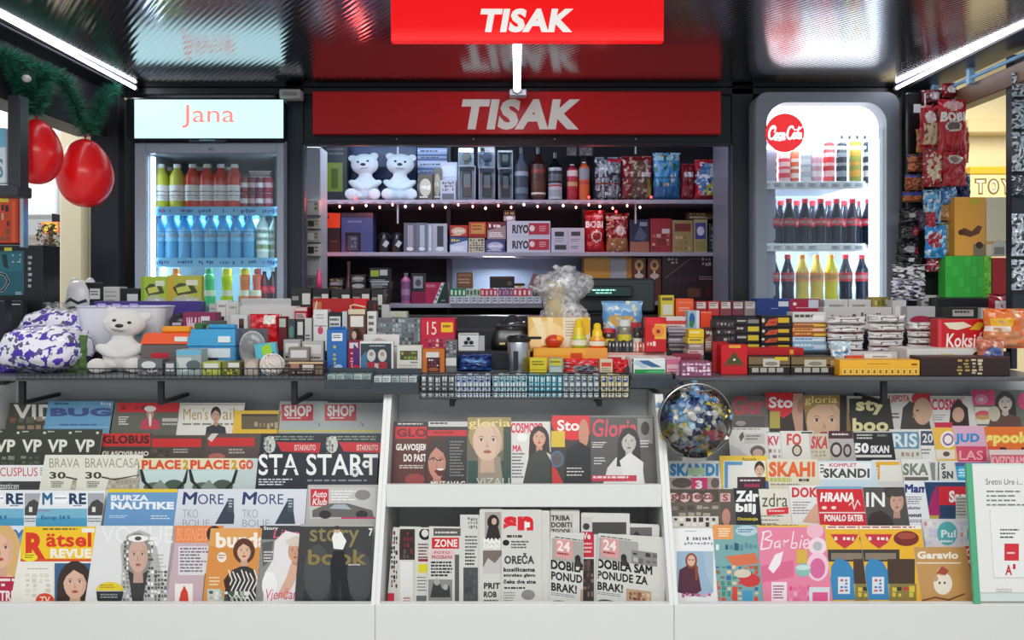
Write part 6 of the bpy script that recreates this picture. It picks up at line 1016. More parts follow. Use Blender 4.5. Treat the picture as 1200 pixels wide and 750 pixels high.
pack(141, 163, 338, R3, Z3, .06, '18181c', [('rect', .35, .2, .95, .6, 'd4d4d4'), ('dash', .1, .75, .9, .85, 1, '6a6a70', 3)], 'low black box with a white label right of the white box, back row left')
# white cat-eared tub
t = thing('plastic_jug', 'white rounded plastic tub with two small ears at the far left of the goods', 'tub', (X(83, 2.9), 2.98, ZB[3]))
b = MB(); b.lathe([(.001, 0), (.05, 0), (.056, .01), (.058, .06), (.054, .10), (.044, .128), (.03, .135), (.001, .136)], 'dcdde0', 26); b.ball((-.03, 0, .125), (.018, .015, .022), 'dcdde0'); b.ball((.03, 0, .125), (.018, .015, .022), 'dcdde0'); b.build('body', 'plastic', parent=t, smooth=True)
b = MB(); b.tube([(-.04, -.045, .05), (-.015, -.058, .065), (.015, -.058, .05), (.04, -.045, .06)], .006, '3a3c44', 6); b.tube([(-.03, -.052, .03), (0, -.06, .035), (.03, -.052, .03)], .004, '5a5c64', 6); b.build('printed_waves', 'print', parent=t)
# white plastic basket with purple rim
t = thing('laundry_basket', 'white plastic basket with lilac rim behind the large plush bear', 'basket', (X(148, 2.70), 2.70, ZB[1]))
bw, bh = .155, Z(359, 2.72) - ZB[1]
b = MB(); n = 24
def rrect(hx, hy, z, r=.04): return [(p[0], p[1], z) for p in rounded(-hx, hx, -hy, hy, r, 5)]
A_, B_, C_ = rrect(bw * .86, .045, 0), rrect(bw, .065, bh), rrect(bw * .97, .06, bh); n = len(A_)
b.add(A_ + B_ + C_ + rrect(bw * .83, .04, .003), [tuple(range(n))[::-1]] + [(k, (k + 1) % n, n + (k + 1) % n, n + k) for k in range(n)] + [(n + k, n + (k + 1) % n, 2 * n + (k + 1) % n, 2 * n + k) for k in range(n)] + [(2 * n + k, 2 * n + (k + 1) % n, 3 * n + (k + 1) % n, 3 * n + k) for k in range(n)], 'dfe0e6'); b.build('body', 'plastic', parent=t)
b = MB(); b.tube(rrect(bw, .065, bh), .0035, 'c8c4e0', 6, True)
for q in (-.05, .0, .06): b.tube([(q - .018, -.066, bh), (q - .012, -.069, bh + .009), (q + .012, -.069, bh + .009), (q + .018, -.066, bh)], .003, 'a89ad0', 6)
b.build('rim', 'plastic', parent=t)
b = MB(); b.box(.045, .085, -.0635, -.061, bh * .35, bh * .8, '58b0c8'); b.build('turquoise_label', 'print', parent=t)
pack(110, 235, 353, 2.86, Z2, .05, '4a3a8a', [], 'long violet box lid showing behind the white plastic basket')
# dark items
t = thing('kitchen_tool', 'dark plum rounded kitchen device standing right of the white basket', 'device', (X(207, 2.66), 2.70, ZB[1]))
b = MB(); b.lathe([(.001, 0), (.03, 0), (.028, .05), (.036, .075), (.040, .1), (.032, .12), (.012, .13), (.001, .131)], '2a2430', 20); b.build('body', 'plastic', parent=t, smooth=True); b = MB(); b.box(-.015, .015, -.0405, -.036, .088, .098, 'b8b4c0'); b.build('label', 'print', parent=t)
pack(214, 253, 366, R1 + .02, Z1, .05, '8a2a52', [('text', 'Wafel', .12, .15, .5, .6, 'e8c8d8', .05), ('rect', .55, .1, .82, .5, 'd8d4d8'), ('rect', 0, .8, 1, .9, 'd8a8c0')], 'plum-red wafer box with white lettering and price label')
for a0, a1, yt, c, lb in ((245, 254, 356, 'b8b8b0', 'small clear-topped pack left of the tall white ones'), (254, 267, 352, 'dcdcd8', 'tall white box with a small dark picture, middle of the left goods'), (267, 279, 354, 'd0d0cc', 'tall white box with grey stripe right of the one with dark picture')):
    pack(a0, a1, yt, R2, Z2, .05, c, [('rect', .3, .55, .7, .8, '3a3a3c'), ('dash', .15, .15, .85, .3, 1, '8a8a88', 3), ('rect', .8, .1, .88, .9, 'b0b0ac')], lb)
pack(282, 341, 350, R3, Z3, .05, 'e0dcdc', [('rect', 0, 0, 1, .3, 'c8c8c8'), ('blocks', .08, .4, .9, .85, ['a03a50', '6a6a70', 'c8a0a8'], 9, 1, 4)], 'long white box with dark pink print at the back of the left goods')
pack(279, 348, 359, R2 + .02, Z2, .05, 'dcd8d4', [('dash', .08, .35, .8, .7, 1, '6a6664', 3)], 'very long white box in front of the dark pink printed one')
pack(345, 360, 360, R2, Z2, .05, 'b81c2c', None, 'small red box at the right end of the very long white box', acc='e8d0d0')
pack(236, 262, 376, R1 - .01, Z1, .03, '5a5c58', None, 'grey-green low pack behind the blue tool case', acc='a8aca0')
pack(270, 290, 369, R1 + .02, Z1, .04, 'd4d2ce', [('rect', .5, .1, .8, .9, '2a2624'), ('ell', .65, .2, .12, .1, '6a3a2a')], 'white box holding a small dark bottle picture, beside the red packet')
bag(291, 326, 368, R1, ZB[1], .03, 'd01824', [('diag', .3, .4, .5, 'e05a60'), ('rect', .5, .02, .9, .25, 'e0dcd4')], 'glossy red packet standing in the middle of the left goods', seed=9)
pack(326, 336, 371, R1, Z1, .03, '6a1c28', [('rect', .1, .05, .9, .3, 'b8c0b0')], 'narrow dark red box right of the glossy red packet')
pack(337, 346, 374, R1, Z1, .03, '3a4444', [('ell', .5, .4, .35, .2, '5a8a7a')], 'slim grey-green phone case pack, left of three hanging packs')
pack(347, 356, 374, R1, Z1, .03, '3a3a3e', [('rect', .15, .08, .9, .5, 'd0d0cc')], 'slim dark pack with white label, middle of three slim packs')
pack(357, 365, 373, R1, Z1, .03, 'c8c8c4', [('dash', .1, .5, .9, .9, 4, '3a3a3c', 3)], 'slim white pack with dark marks, right of three slim packs')
# black-white boxes row at top centre-left
for k, (a0, a1) in enumerate(((341, 365), (366, 386), (388, 411), (412, 434), (435, 449))):
    pack(a0, a1, [337, 338, 339, 338, 339][k], R3, Z3, .07, ['242a24', '1c1c1e', '18181a', '1a1818', '2a2220'][k], [('rect', .55, .2, .95, .6, 'd8d8d4'), ('rect', 0, .7, 1, .76, '8a8a88'), ('dash', .05, .3, .5, .6, 1, 'a8a8a4', k)], 'black box with white price label, %s in the back row left of centre' % ['first', 'second', 'third', 'fourth', 'fifth'][k])
pack(366, 414, 350, R2 + .02, Z2, .09, 'b8181e', [('rect', .02, .1, .22, .5, 'c87a4a'), ('poly', [(0, .6), (.1, .05), (.12, .1), (.04, .7)], 'e8e0d8'), ('line', [(.02, .62), (1, .55)], .015, 'e06a60', 3)], 'long flat red box with a tan patch, left of centre')
pack(414, 430, 350, R2, Z2, .05, 'e01c24', [('rect', .15, .55, .9, .62, 'f08080')], 'small bright red box right of the long flat red box')
pack(431, 441, 352, R2 - .02, Z2, .05, '2a1e1e', [('rect', .7, .1, .95, .9, '8a1c28')], 'narrow black and dark red box right of the bright red one')
pack(367, 384, 363, R1, Z1, .04, 'e0dedc', [('ell', .5, .5, .2, .1, 'd04a70'), ('rect', .05, .38, .95, .4, '6a6a6c'), ('dash', .2, .1, .8, .25, 2, 'a8a8a8', 3)], 'white box with a small pink heart-like spot')
pack(385, 400, 366, R1, Z1, .04, '1c1c20', [('rect', .05, .1, .95, .45, 'd8d8d4'), ('dash', .1, .15, .9, .4, 2, '4a4a4c', 3), ('rect', .0, .52, 1, .6, 'c8c8c4')], 'black box with large white label right of the pink-spot box')
pack(401, 407, 365, R1, Z1, .04, 'c8d0d8', [], 'very narrow pale blue box left of the coffee pack')
t = pack(408, 428, 362, R1 - .02, Z1, .05, '6a4030', [('rect', 0, 0, 1, .12, 'd8c8a8'), ('rect', .12, .16, .9, .42, 'e4e0d8'), ('ell', .5, .65, .3, .2, '3a2018'), ('ell', .35, .62, .14, .1, 'd8b8a0'), ('rect', 0, .88, 1, 1, 'c8a070')], 'brown coffee pack with a white label and looped top', 'pack', 'coffee_pack')
b = MB(); b.tube([(-.02, .01, .0), (-.024, .01, .012), (-.01, .01, .016), (.028, .01, .008)], .003, 'd8c8a0', 6); b.build('top_loop', 'plastic', (0, 0, Z(362, R1 - .02) - Z1 - .002), parent=t)
pack(430, 441, 365, R1, Z1, .04, 'dcdcd8', [('dash', .15, .1, .8, .9, 5, '3a3a3e', 3, .5)], 'white box with dark stacked print right of the coffee pack')
pack(447, 456, 357, R2, Z2, .04, 'c0c0c0', [], 'plain pale narrow box above the grey patterned box')
pack(456, 477, 365, R2, Z2, .04, 'c0c4b0', [('dash', .1, .3, .9, .8, 1, '3a4438', 3)], 'flat cream box behind the grey patterned box')
# long grey pattern box with red end
pack(441, 493, 373, R1 + .01, Z1, .07, '747a7c', [('blocks', .0, .0, 1, 1, ['4a4e52', '9aa8aa', '5a6a6c', 'b0bcbc'], 14, 7, 6), ('rect', 0, 0, .35, .12, '6a6a6e')], 'wide grey box with a busy swirling pattern beside the red one')
pack(493, 533, 373, R1 - .01, Z1, .08, 'cc1838', [('text', '15', .18, .1, .46, .5, 'f4dcc8', .0), ('rect', .6, .12, .95, .42, 'f0c020'), ('dash', .65, .2, .9, .34, 1, '8a4a10', 3), ('poly', [(.2, .6), (1, .5), (1, 1), (.1, 1)], 'b83050'), ('blocks', .1, .62, .98, 1, ['e8c8c0', '6a2a50', 'd85a70'], 8, 3, 6)], 'bright red box with a large number fifteen and yellow sticker')
# front row left of centre (R0)
D = 2.50
pack(383, 406, 386, D, Z0, .05, '2a6ab0', [('rect', .25, .08, .8, .26, 'e8e8e8'), ('dash', .3, .12, .75, .22, 2, '3a3a4a', 3), ('blocks', .3, .35, .5, .9, ['c8b84a'], 1, 6, 3), ('ell', .6, .86, .2, .06, 'a8c8e8'), ('rect', 0, .92, 1, 1, '1a4a80')], 'tall blue box with vertical yellow writing, left of the small books')
b = MB(); b.cbox(-.026, .026, .005, .02, 0, .008, '2a6ab0', .003); b.build('hang_tab', 'card', (0, .01, Z(386, D) - Z0), parent=[o for o in bpy.data.objects if o.get('label', '').startswith('tall blue box with vertical')][0])
pack(407, 422, 399, D + .01, Z0, .03, '8a1c48', [('rect', .15, .06, .85, .24, 'd8d0d4'), ('poly', [(.4, 1), (.5, .1), (1, .3), (1, 1)], '5a2a70'), ('blocks', .2, .35, .5, .85, ['f0a0b8'], 1, 6, 3), ('ell', .7, .86, .3, .1, 'd82a3a')], 'purple-red box with vertical writing beside the tall blue box')
pack(426, 468, 392, D + .07, Z0, .02, 'dcdad6', [('poly', [(.15, .2), (.4, .08), (.75, .2)], 'b8a8a0'), ('rect', .0, .3, 1, .34, '8a8a8a')], 'white curved-top card standing behind the framed toy box')
pack(421, 461, 400, D + .01, Z0, .02, 'e4e2de', [('rect', .03, .06, .95, .98, '38424e'), ('ell', .35, .45, .13, .2, 'd0ccc8'), ('ell', .68, .45, .13, .2, 'd0ccc8'), ('ell', .35, .4, .06, .07, 'b09080'), ('ell', .68, .4, .06, .07, 'b09080'), ('rect', .22, .66, .46, .95, 'b83040'), ('rect', .56, .66, .82, .95, 'a83848'), ('poly', [(.03, .5), (.2, .3), (.25, .98), (.03, .98)], '4a7a98'), ('dash', .3, .12, .8, .18, 1, 'c8ccd0', 3), ('rect', .45, .7, .56, .95, 'c8c4c0')], 'white framed toy box picturing two figures in red shirts')
pack(465, 494, 405, D, Z0, .04, 'd8d6cc', [('rect', .12, .18, .85, .52, '4a5028'), ('blocks', .15, .2, .82, .5, ['b8a868', '6a4a28', '8a9a48'], 5, 2, 3), ('rect', .55, .58, .85, .64, '8a8a80'), ('dash', .1, .7, .9, .9, 2, 'b0aea4', 3)], 'cream box with a small green and brown picture')
pack(495, 521, 409, D + .01, Z0, .05, 'c87028', [('rect', .15, .12, .75, .35, 'e0d8d0'), ('rect', .2, .35, .8, .98, '4a2028'), ('blocks', .25, .4, .75, .75, ['d8ccd0', '8a4a50'], 4, 3, 3), ('ell', .5, .86, .25, .08, 'a85a3a')], 'orange chocolate box with a dark hanging picture')
pack(522, 535, 399, D + .03, Z0, .04, '6a6c70', [('blocks', .0, .0, 1, .5, ['3a3c40', 'a8a8ac'], 3, 5, 3), ('rect', 0, .55, 1, .8, 'd8d8d4')], 'narrow grey box right of the orange chocolate box')
pack(537, 561, 391, R1, Z1, .05, 'd8d8d8', [('ell', .5, .3, .1, .12, '1a1a1c'), ('ell', .38, .52, .12, .12, '1a1a1c'), ('ell', .64, .52, .12, .12, '1a1a1c'), ('rect', .2, .68, .8, .74, '4a4a4a'), ('rect', .05, .02, .95, .06, '4a4a4a')], 'white box with a black symbol behind the navy cushion')
pack(561, 568, 394, R1, Z1, .04, 'b0b4b8', [], 'thin pale grey box right of the black symbol box')
# navy bags
bag(535, 577, 416, D + .03, ZB[0], .07, '1c3c7c', [('rect', .1, .3, .75, .5, '5a8ac0'), ('spot', 6, .25, '0c2050'), ('rect', 0, .85, 1, 1, '2a55a0')], 'plump navy blue packet lying behind the pale gum tray', seed=11, rx=-.1)
# dark grey plastic trays
def tray(x0, x1, yt, yb, D, dep, label, cols, n, side='3c4248'):
    a0, a1, z0, z1 = X(x0, D), X(x1, D), Z(yb, D), Z(yt, D); w = (a1 - a0) / 2; t = thing('plastic_tray', label, 'tray', ((a0 + a1) / 2, D, z0)); h = z1 - z0
    b = MB(); b.cbox(-w, w, 0, .004, 0, h * .62, side, .002); b.cbox(-w, w, dep - .004, dep, 0, h * 1.25, side, .002); b.cbox(-w, -w + .004, .004, dep - .004, 0, h, side, .001); b.cbox(w - .004, w, .004, dep - .004, 0, h, side, .001); b.cbox(-w + .004, w - .004, .004, dep - .004, 0, .004, side, .001); b.build('shell', 'plastic', parent=t)
    R = random.Random(int(x0))
    for k in range(n):
        xx = -w + .006 + (2 * w - .012) * k / n; wd = (2 * w - .012) / n - .002; o = MB(); o.cbox(-wd / 2, wd / 2, 0, dep * .6, 0, h * .5, cols[k % len(cols)], .001); o = o.build('lighter', 'plastic', (a0 + .006 + wd / 2 + (2 * w - .012) * k / n, D + .012, z0 + h * .42), (0, 0, R.uniform(-.08, .08)))
        tag(o, '%s flat pack lying in the %s, %s' % (['pale', 'silver', 'teal', 'cream'][k % 4], 'left grey tray' if x0 < 430 else ('second grey tray' if x0 < 600 else 'right grey tray'), ['first', 'second', 'third', 'fourth', 'fifth', 'sixth', 'seventh', 'eighth'][k]), 'pack')
        a = Art((-wd / 2, wd / 2, .001, h * .5 - .001), 0); a.dash(.1, .15, .9, .85, 3, '3a4a4c', k); a.done(parent=o)
    return t
tray(380, 437, 438, 456, 2.36, .07, 'dark grey plastic tray at the left end of the centre counter', ['9ab0ac', 'a8b4b4', '7a9a98', 'b8c4c0'], 5)
tray(435, 491, 440, 462, 2.34, .07, 'dark grey plastic tray left of the wire gum tray', ['c0c4c4', 'd0d4d4', 'a0a8a8', 'b8bcbc'], 5)
tray(738, 793, 438, 455, 2.36, .10, 'dark grey plastic tray under the green and white medicine box', ['4a5054'], 1)
# gum packs in wire tray: upright upper row and smaller lower row
D = 2.345
cols = [(493, 533, '5a6064', 'c8ccc8', 5), (533, 575, 'c8d4e0', '3a5aa0', 6), (577, 618, 'c0dce4', '2a7a9a', 6), (619, 660, '4aa8bc', 'e0f0f4', 6), (660, 703, 'b8c4c8', '5a6a74', 6), (704, 737, 'd8cc9a', '3a5aa0', 4)]
NM = ['grey', 'white and blue', 'pale blue', 'turquoise', 'silver', 'yellow and blue']; OD = ['first', 'second', 'third', 'fourth', 'fifth', 'sixth']
for g, (a0, a1, c, c2, k) in enumerate(cols):
    wd = (a1 - a0) / k
    for i in range(k):
        pack(a0 + i * wd + .4, a0 + (i + 1) * wd - .4, 439 + (i + g) % 3 * .7, D + .012, Z(459, D + .012), .035, c, [('rect', .1, .1, .9, .4, c2), ('rect', .15, .5, .85, .62, mixc(c, 'ffffff', .5)), ('rect', .2, .72, .7, .9, c2), ('rect', .2, .16, .7, .26, 'e8ecec')], '%s gum pack, %s from the left of its colour, upper row' % (NM[g], OD[i]), 'gum pack', 'gum_pack', rz=.03 * ((i * 7) % 3 - 1))
        if g < 6: pack(a0 + i * wd + .8, a0 + (i + 1) * wd - .8, 460.5, D + .006, Z(467, D) + .003, .02, mixc(c, 'ffffff', .25), [('rect', .15, .2, .85, .5, c2)], '%s gum packet, %s from the left of its colour, lower row' % (NM[g], OD[i]), 'gum pack', 'gum_pack')
b = MB(); b.cbox(X(493, D), X(737, D), D + .005, D + .055, Z(459, D + .012) - .003, Z(459, D + .012) - .0005, '3a3c40', .001); o = b.build('shelf_plate', 'paint', parent=bpy.data.objects['wire_basket.001']); o.location = -Vector(bpy.data.objects['wire_basket.001'].location)
# ---- centre
# fruit gift box + bag
D = 2.62
t = pack(619, 692, 372, D, Z1, .11, 'e8b060', [('poly', [(0, 0), (.56, 0), (.56, 1), (0, 1)], 'eec070'), ('ell', .3, .6, .3, .5, 'f4d898'), ('poly', [(.05, 0), (.2, 0), (.35, .9), (.25, .9)], 'f8e8b8'), ('poly', [(.3, 0), (.4, 0), (.42, .9), (.36, .9)], 'f8e0a8'), ('rect', .56, .0, 1, 1, 'e8e0c8'), ('dash', .6, .1, .8, .6, 6, 'b07a60', 3, .3), ('ell', .92, .25, .1, .28, 'e8b82a'), ('ell', .35, .98, .2, .18, 'd86a20')], 'open gift carton with yellow fruit print and cream panel at the centre', 'box', 'gift_carton')
spD = 2.74
def loose_bag(name, label, cx, cy, z0, h, prof, seed, mat='film', col='ffffff', sq=.6):
    b = MB(); n = 40; m = 26; vs = []
    for j in range(m + 1):
        f = j / m; r = 0
        for (a_, ra), (c_, rb) in zip(prof, prof[1:]):
            if a_ <= f <= c_: r = ra + (rb - ra) * (f - a_) / (c_ - a_ + 1e-9)
        for k in range(n):
            an = 2 * math.pi * k / n; q = Vector((math.cos(an) * 2.2, math.sin(an) * 2.2, f * 4 + seed)); rr = r * (1 + .22 * noise.noise(q) + .20 * abs(noise.noise(q * 2.7)) + .1 * abs(noise.noise(q * 6)))
            vs.append((cx + rr * math.cos(an) + .012 * noise.noise(Vector((f * 5, seed, 0))), cy + rr * sq * math.sin(an), z0 + h * f + .008 * noise.noise(q * 1.3)))
    b.add(vs, [(j * n + k, j * n + (k + 1) % n, (j + 1) * n + (k + 1) % n, (j + 1) * n + k) for j in range(m) for k in range(n)], col)
    o = b.build(name, mat, smooth=True); return o
def wrinkle_mat():
    m = bpy.data.materials.new('wrinkled_film'); m.use_nodes = True; nt = m.node_tree; nt.nodes.clear()
    out = nt.nodes.new('ShaderNodeOutputMaterial'); mx = nt.nodes.new('ShaderNodeMixShader'); tr = nt.nodes.new('ShaderNodeBsdfTransparent'); pr = nt.nodes.new('ShaderNodeBsdfPrincipled')
    pr.inputs['Base Color'].default_value = (.75, .76, .78, 1); pr.inputs['Roughness'].default_value = .15; pr.inputs['Coat Weight'].default_value = 1
    tc = nt.nodes.new('ShaderNodeTexCoord'); n = nt.nodes.new('ShaderNodeTexNoise'); n.inputs['Scale'].default_value = 32; n.inputs['Detail'].default_value = 4; n.inputs['Distortion'].default_value = 1.2
    nt.links.new(tc.outputs['Object'], n.inputs['Vector']); bn = nt.nodes.new('ShaderNodeBump'); bn.inputs['Strength'].default_value = 1; bn.inputs['Distance'].default_value = .012
    nt.links.new(n.outputs['Fac'], bn.inputs['Height']); nt.links.new(bn.outputs[0], pr.inputs['Normal'])
    cr = nt.nodes.new('ShaderNodeMapRange'); cr.inputs['From Min'].default_value = .42; cr.inputs['From Max'].default_value = .68; cr.inputs['To Min'].default_value = .16; cr.inputs['To Max'].default_value = .8
    nt.links.new(n.outputs['Fac'], cr.inputs['Value']); nt.links.new(cr.outputs[0], mx.inputs[0]); nt.links.new(tr.outputs[0], mx.inputs[1]); nt.links.new(pr.outputs[0], mx.inputs[2]); nt.links.new(mx.outputs[0], out.inputs[0]); MATS['wrinkled_film'] = m
wrinkle_mat()
zb = Z(374, D) + .002
bagm = loose_bag('plastic_bag', '', X(660, 2.68), 2.675, zb, Z(312, 2.68) - zb, [(0, .085), (.12, .075), (.3, .055), (.55, .10), (.8, .085), (.92, .03), (1, .04)], 3, 'wrinkled_film')
tag(bagm, 'crumpled clear plastic bag standing up out of the fruit print carton', 'bag')
b = MB(); b.lathe([(.001, 0), (.042, 0), (.038, .04), (.03, .09), (.034, .125), (.001, .128)], 'b8aa80', 16); tag(b.build('paper_roll', 'matte', (X(652, 2.68), 2.67, zb), smooth=True), 'beige wrapped bundle inside the crumpled clear bag', 'bundle')
b = MB(); b.cbox(-.05, .05, -.002, .002, -.028, .028, '6a4a54', .001); b.cbox(-.048, .02, -.0035, -.002, -.024, -.018, 'c8c0c4', .0005); cdo = b.build('greeting_card', 'print', (X(638, 2.72), 2.79, Z(334, 2.72)), (0, .35, 0)); b = MB(); b.tube([(.0, .003, -.02), (.04, .003, -.115)], .002, '3a3438', 6); b.build('stick', 'matte', parent=cdo); tag(cdo, 'tilted mauve card leaning behind the clear plastic bag', 'card')

# squeeze bottles on the white-orange box
def lemon(px, w, yt, yb, D, c, capc, label):
    r = w / 2 / F * D; z0 = Z(yb, D); h = Z(yt, D) - z0; t = thing('squeeze_bottle', label, 'bottle', (X(px, D), D + r, z0))
    b = MB(); b.lathe([(.001, 0), (r * .85, 0), (r, h * .1), (r, h * .34), (r * .62, h * .5), (r * .6, h * .66), (r * .4, h * .78)], [c, c, c, mixc(c, 'f0d020', .5), capc, capc], 18); b.build('body', 'plastic', parent=t, smooth=True)
    b = MB(); b.lathe([(r * .45, h * .76), (r * .42, h * .94), (r * .2, h), (.001, h)], capc, 14); b.build('cap', 'plastic', parent=t)
    b = MB(); b.lathe([(r * 1.015, h * .12), (r * 1.015, h * .3)], 'e8e4c8', 18); b.build('label', 'print', parent=t); return t
zt = ZB[0]
pack(625, 712, 408, 2.56, Z0, .055, 'f09a28', [('rect', 0, 0, 1, .3, 'f4b040'), ('rect', .5, .2, .66, .6, 'd8481c'), ('dash', .2, .5, .45, .75, 1, 'a85a10', 3), ('rect', .7, 0, 1, 1, 'f0a048')], 'long flat orange box under the yellow squeeze bottles')
pack(700, 781, 413, 2.58, Z0, .038, 'e0d4c8', [('rect', .1, .25, .35, .8, 'c03a40'), ('dash', .4, .3, .9, .7, 2, 'b05a58', 3), ('rect', 0, 0, 1, .14, 'e8a8a0')], 'long flat white box with red print right of the orange one')
lemon(679, 19, 374, 409, 2.57, '9ab83a', 'e8c818', 'yellow squeeze bottle with green foot, left of the orange-footed one')
lemon(701, 20, 379, 409, 2.57, 'd8541c', 'f0c818', 'yellow squeeze bottle with orange-red foot')
b = MB(); b.ball((0, 0, .022), (.03, .025, .022), 'c83818', 16, 10); b.ball((.018, -.01, .03), (.016, .014, .012), 'f09020', 12, 8); tag(b.build('round_candle', 'plastic', (X(649, 2.59), 2.595, Z(408, 2.58) + .001), smooth=True), 'red-orange rounded fruit-shaped jar left of the squeeze bottles', 'jar')
D = 2.47
pack(621, 641, 420, D, Z0, .04, 'd8c82a', [('dash', .1, .15, .9, .5, 2, '6a5a18', 3), ('rect', 0, .7, 1, .76, '9a8a20')], 'yellow pack with dark print behind the turquoise gum')
pack(643, 660, 420, D, Z0, .04, '8aa89a', [('rect', .1, .0, .9, .45, 'd0c43a'), ('dash', .1, .15, .9, .35, 1, '6a5a18', 3), ('rect', .1, .55, .9, .95, 'b8c4c4')], 'grey-green pack with yellow top right of the yellow one')
bag(660, 704, 421, D, ZB[0], .05, 'cc1a20', [('ell', .6, .6, .36, .22, '5a5a60'), ('spot', 7, .2, 'a8a8b0'), ('rect', 0, 0, 1, .12, 'e03030')], 'red bag with a silver-grey picture behind the silver gum', seed=13)
pack(703, 718, 421, D + .01, Z0, .03, 'd8ccb0', [('rect', .1, .2, .9, .5, 'd84a38'), ('dash', .1, .6, .9, .9, 2, '7a6a58', 3)], 'small cream pack with red band right of the red bag')
bag(718, 738, 422, D, ZB[0], .04, 'd01c22', [('spot', 6, .3, 'e86a60')], 'small plain red packet at the right end of the gum tray', seed=14)
# black handbag and metal canister
t = thing('handbag', 'black leather handbag standing left of the fruit print carton', 'bag', (X(597, 2.75), 2.74, ZB[1]))
hb = Z(378, 2.75) - ZB[1]
b = MB(); S = [(.065, 0, .045), (.068, .3, .045), (.06, .75, .035), (.045, 1, .018)]; n = 20; vs = []
for (rx, f, ry) in S:
    for k in range(n):
        a_ = 2 * math.pi * k / n; vs.append((rx * math.copysign(abs(math.cos(a_)) ** .5, math.cos(a_)) + .01 * f, ry * math.copysign(abs(math.sin(a_)) ** .5, math.sin(a_)), hb * f * (1 + .06 * math.sin(a_ * 2 + f))))
b.add(vs, [(j * n + k, j * n + (k + 1) % n, (j + 1) * n + (k + 1) % n, (j + 1) * n + k) for j in range(3) for k in range(n)] + [tuple(range(n))[::-1], tuple(range(3 * n, 4 * n))], '141418'); b.build('body', 'rubber', parent=t, smooth=True)
b = MB(); b.tube([(-.035 + .07 * k / 10 + .01, .0, hb * .96 + .03 * math.sin(math.pi * k / 10)) for k in range(11)], .004, '1e1e22', 7); b.build('handle', 'rubber', parent=t)
b = MB(); b.cbox(-.05, .065, -.05, -.043, hb * .86, hb * .95, '1c1c20', .002); b.cbox(-.035, -.015, -.052, -.05, hb * .2, hb * .28, 'd8c880', .001); b.build('flap', 'rubber', parent=t)
t = thing('metal_canister', 'silver canister with a black lid right of the handbag', 'canister', (X(608, 2.5), 2.53, ZB[0]))
b = MB(); hc = Z(400, 2.5) - ZB[0]; b.lathe([(.001, 0), (.036, 0), (.037, .004), (.037, hc * .95), (.035, hc)], 'b8bcc0', 26); b.build('body', 'metal', parent=t, smooth=True)
b = MB(); b.lathe([(.039, hc * .98), (.040, hc * 1.1), (.03, hc * 1.18), (.001, hc * 1.2)], '1a1a1e', 26); b.cbox(.0, .075, -.012, .012, hc * 1.05, hc * 1.13, '1a1a1e', .004); b.build('lid', 'plastic', parent=t, smooth=False)
b = MB(); b.box(-.018, -.002, -.0388, -.036, .01, hc * .7, '2a2a2e'); b.build('label', 'print', parent=t)
# cash register with customer display
t = thing('cash_register', 'dark grey cash register screen back with a small lit customer display', 'register', (X(713, 2.95), 3.0, ZB[3]))
o0 = Vector(t.location)
D = 2.98; b = MB(); b.cbox(X(672, D), X(768, D), D, D + .04, ZB[3] + .012, Z(326, D), '2c3236', .008); b.build('screen_back', 'plastic', parent=t, loc=-o0)
b = MB(); b.cbox(X(690, D) , X(750, D), D + .005, D + .07, ZB[3] + .0005, ZB[3] + .012, '1e2226', .006); b.build('stand', 'plastic', parent=t, loc=-o0)
D = 2.96; b = MB(); b.cbox(X(682, D), X(741, D), D - .02, D + .02, Z(348, D), Z(335, D), '1a2422', .004); pn = b.build('customer_display', 'plastic', parent=t, loc=-o0)
a = Art((X(682, D), X(741, D), Z(348, D), Z(335, D)), D - .0205, Matrix(), eps=2e-4); a.rect(684, 337, 738, 346.5, '0c2420'); a.dash(694, 339, 724, 341, 1, '9ad8c8', 3, .9); a.dash(698, 342.4, 722, 344.4, 1, '7ab8a8', 5, .9); a.done('lit_text', 'screen', pn)
# blue pouch with jars picture, real jars in front
bag(706, 755, 353, 2.70, ZB[1], .06, '6aa0d0', [('rect', 0, .0, 1, .2, '88b4d8'), ('ell', .32, .4, .2, .12, 'd8b060'), ('ell', .62, .42, .2, .12, 'c8a050'), ('spot', 7, .3, 'e0d8b8'), ('rect', .7, .45, 1, .62, 'c03040'), ('rect', 0, .58, .3, .75, 'b83048'), ('rect', 0, .8, 1, 1, '3a3a44')], 'sky blue standing pouch with food pictures at the centre right', seed=15)
for k, (px, yt, w, lc, cc, lb) in enumerate(((714, 385, 14, 'e0c030', 'c83a48', 'small dark jar with yellow label and red lid below the pouch'), (733, 375, 17, 'd8c838', 'd8dcd8', 'clear jar with white lid and yellow label below the pouch'), (748, 384, 11, 'd8d8d0', '3a3a3c', 'small dark jar with white label right of the white-lid jar'))):
    D = 2.60; r = w / 2 / F * D; h = Z(yt, D) - ZB[0] - .03; zz = Z0 + .03; t = thing('food_jar', lb, 'jar', (X(px, D), D + r, Z(409, D)))
    h = Z(yt, D) - Z(409, D); b = MB(); b.lathe([(.001, 0), (r * .9, 0), (r, .004), (r, h * .72), (r * .8, h * .8)], '3a2a1c' if k != 1 else '8a8470', 16); b.build('body', 'liquid', parent=t, smooth=True)
    b = MB(); b.lathe([(r * .86, h * .78), (r * .86, h), (.001, h)], cc, 16); b.build('lid', 'plastic', parent=t); b = MB(); b.lathe([(r * 1.01, h * .15), (r * 1.01, h * .5)], lc, 16); b.build('label', 'print', parent=t)
b = MB(); b.cbox(X(706, 2.6), X(786, 2.6), 2.60, 2.619, Z0, Z(409.3, 2.6), '2a2a2e', .002); tag(b.build('riser_box', 'card'), 'flat dark box carrying the three small jars', 'box')
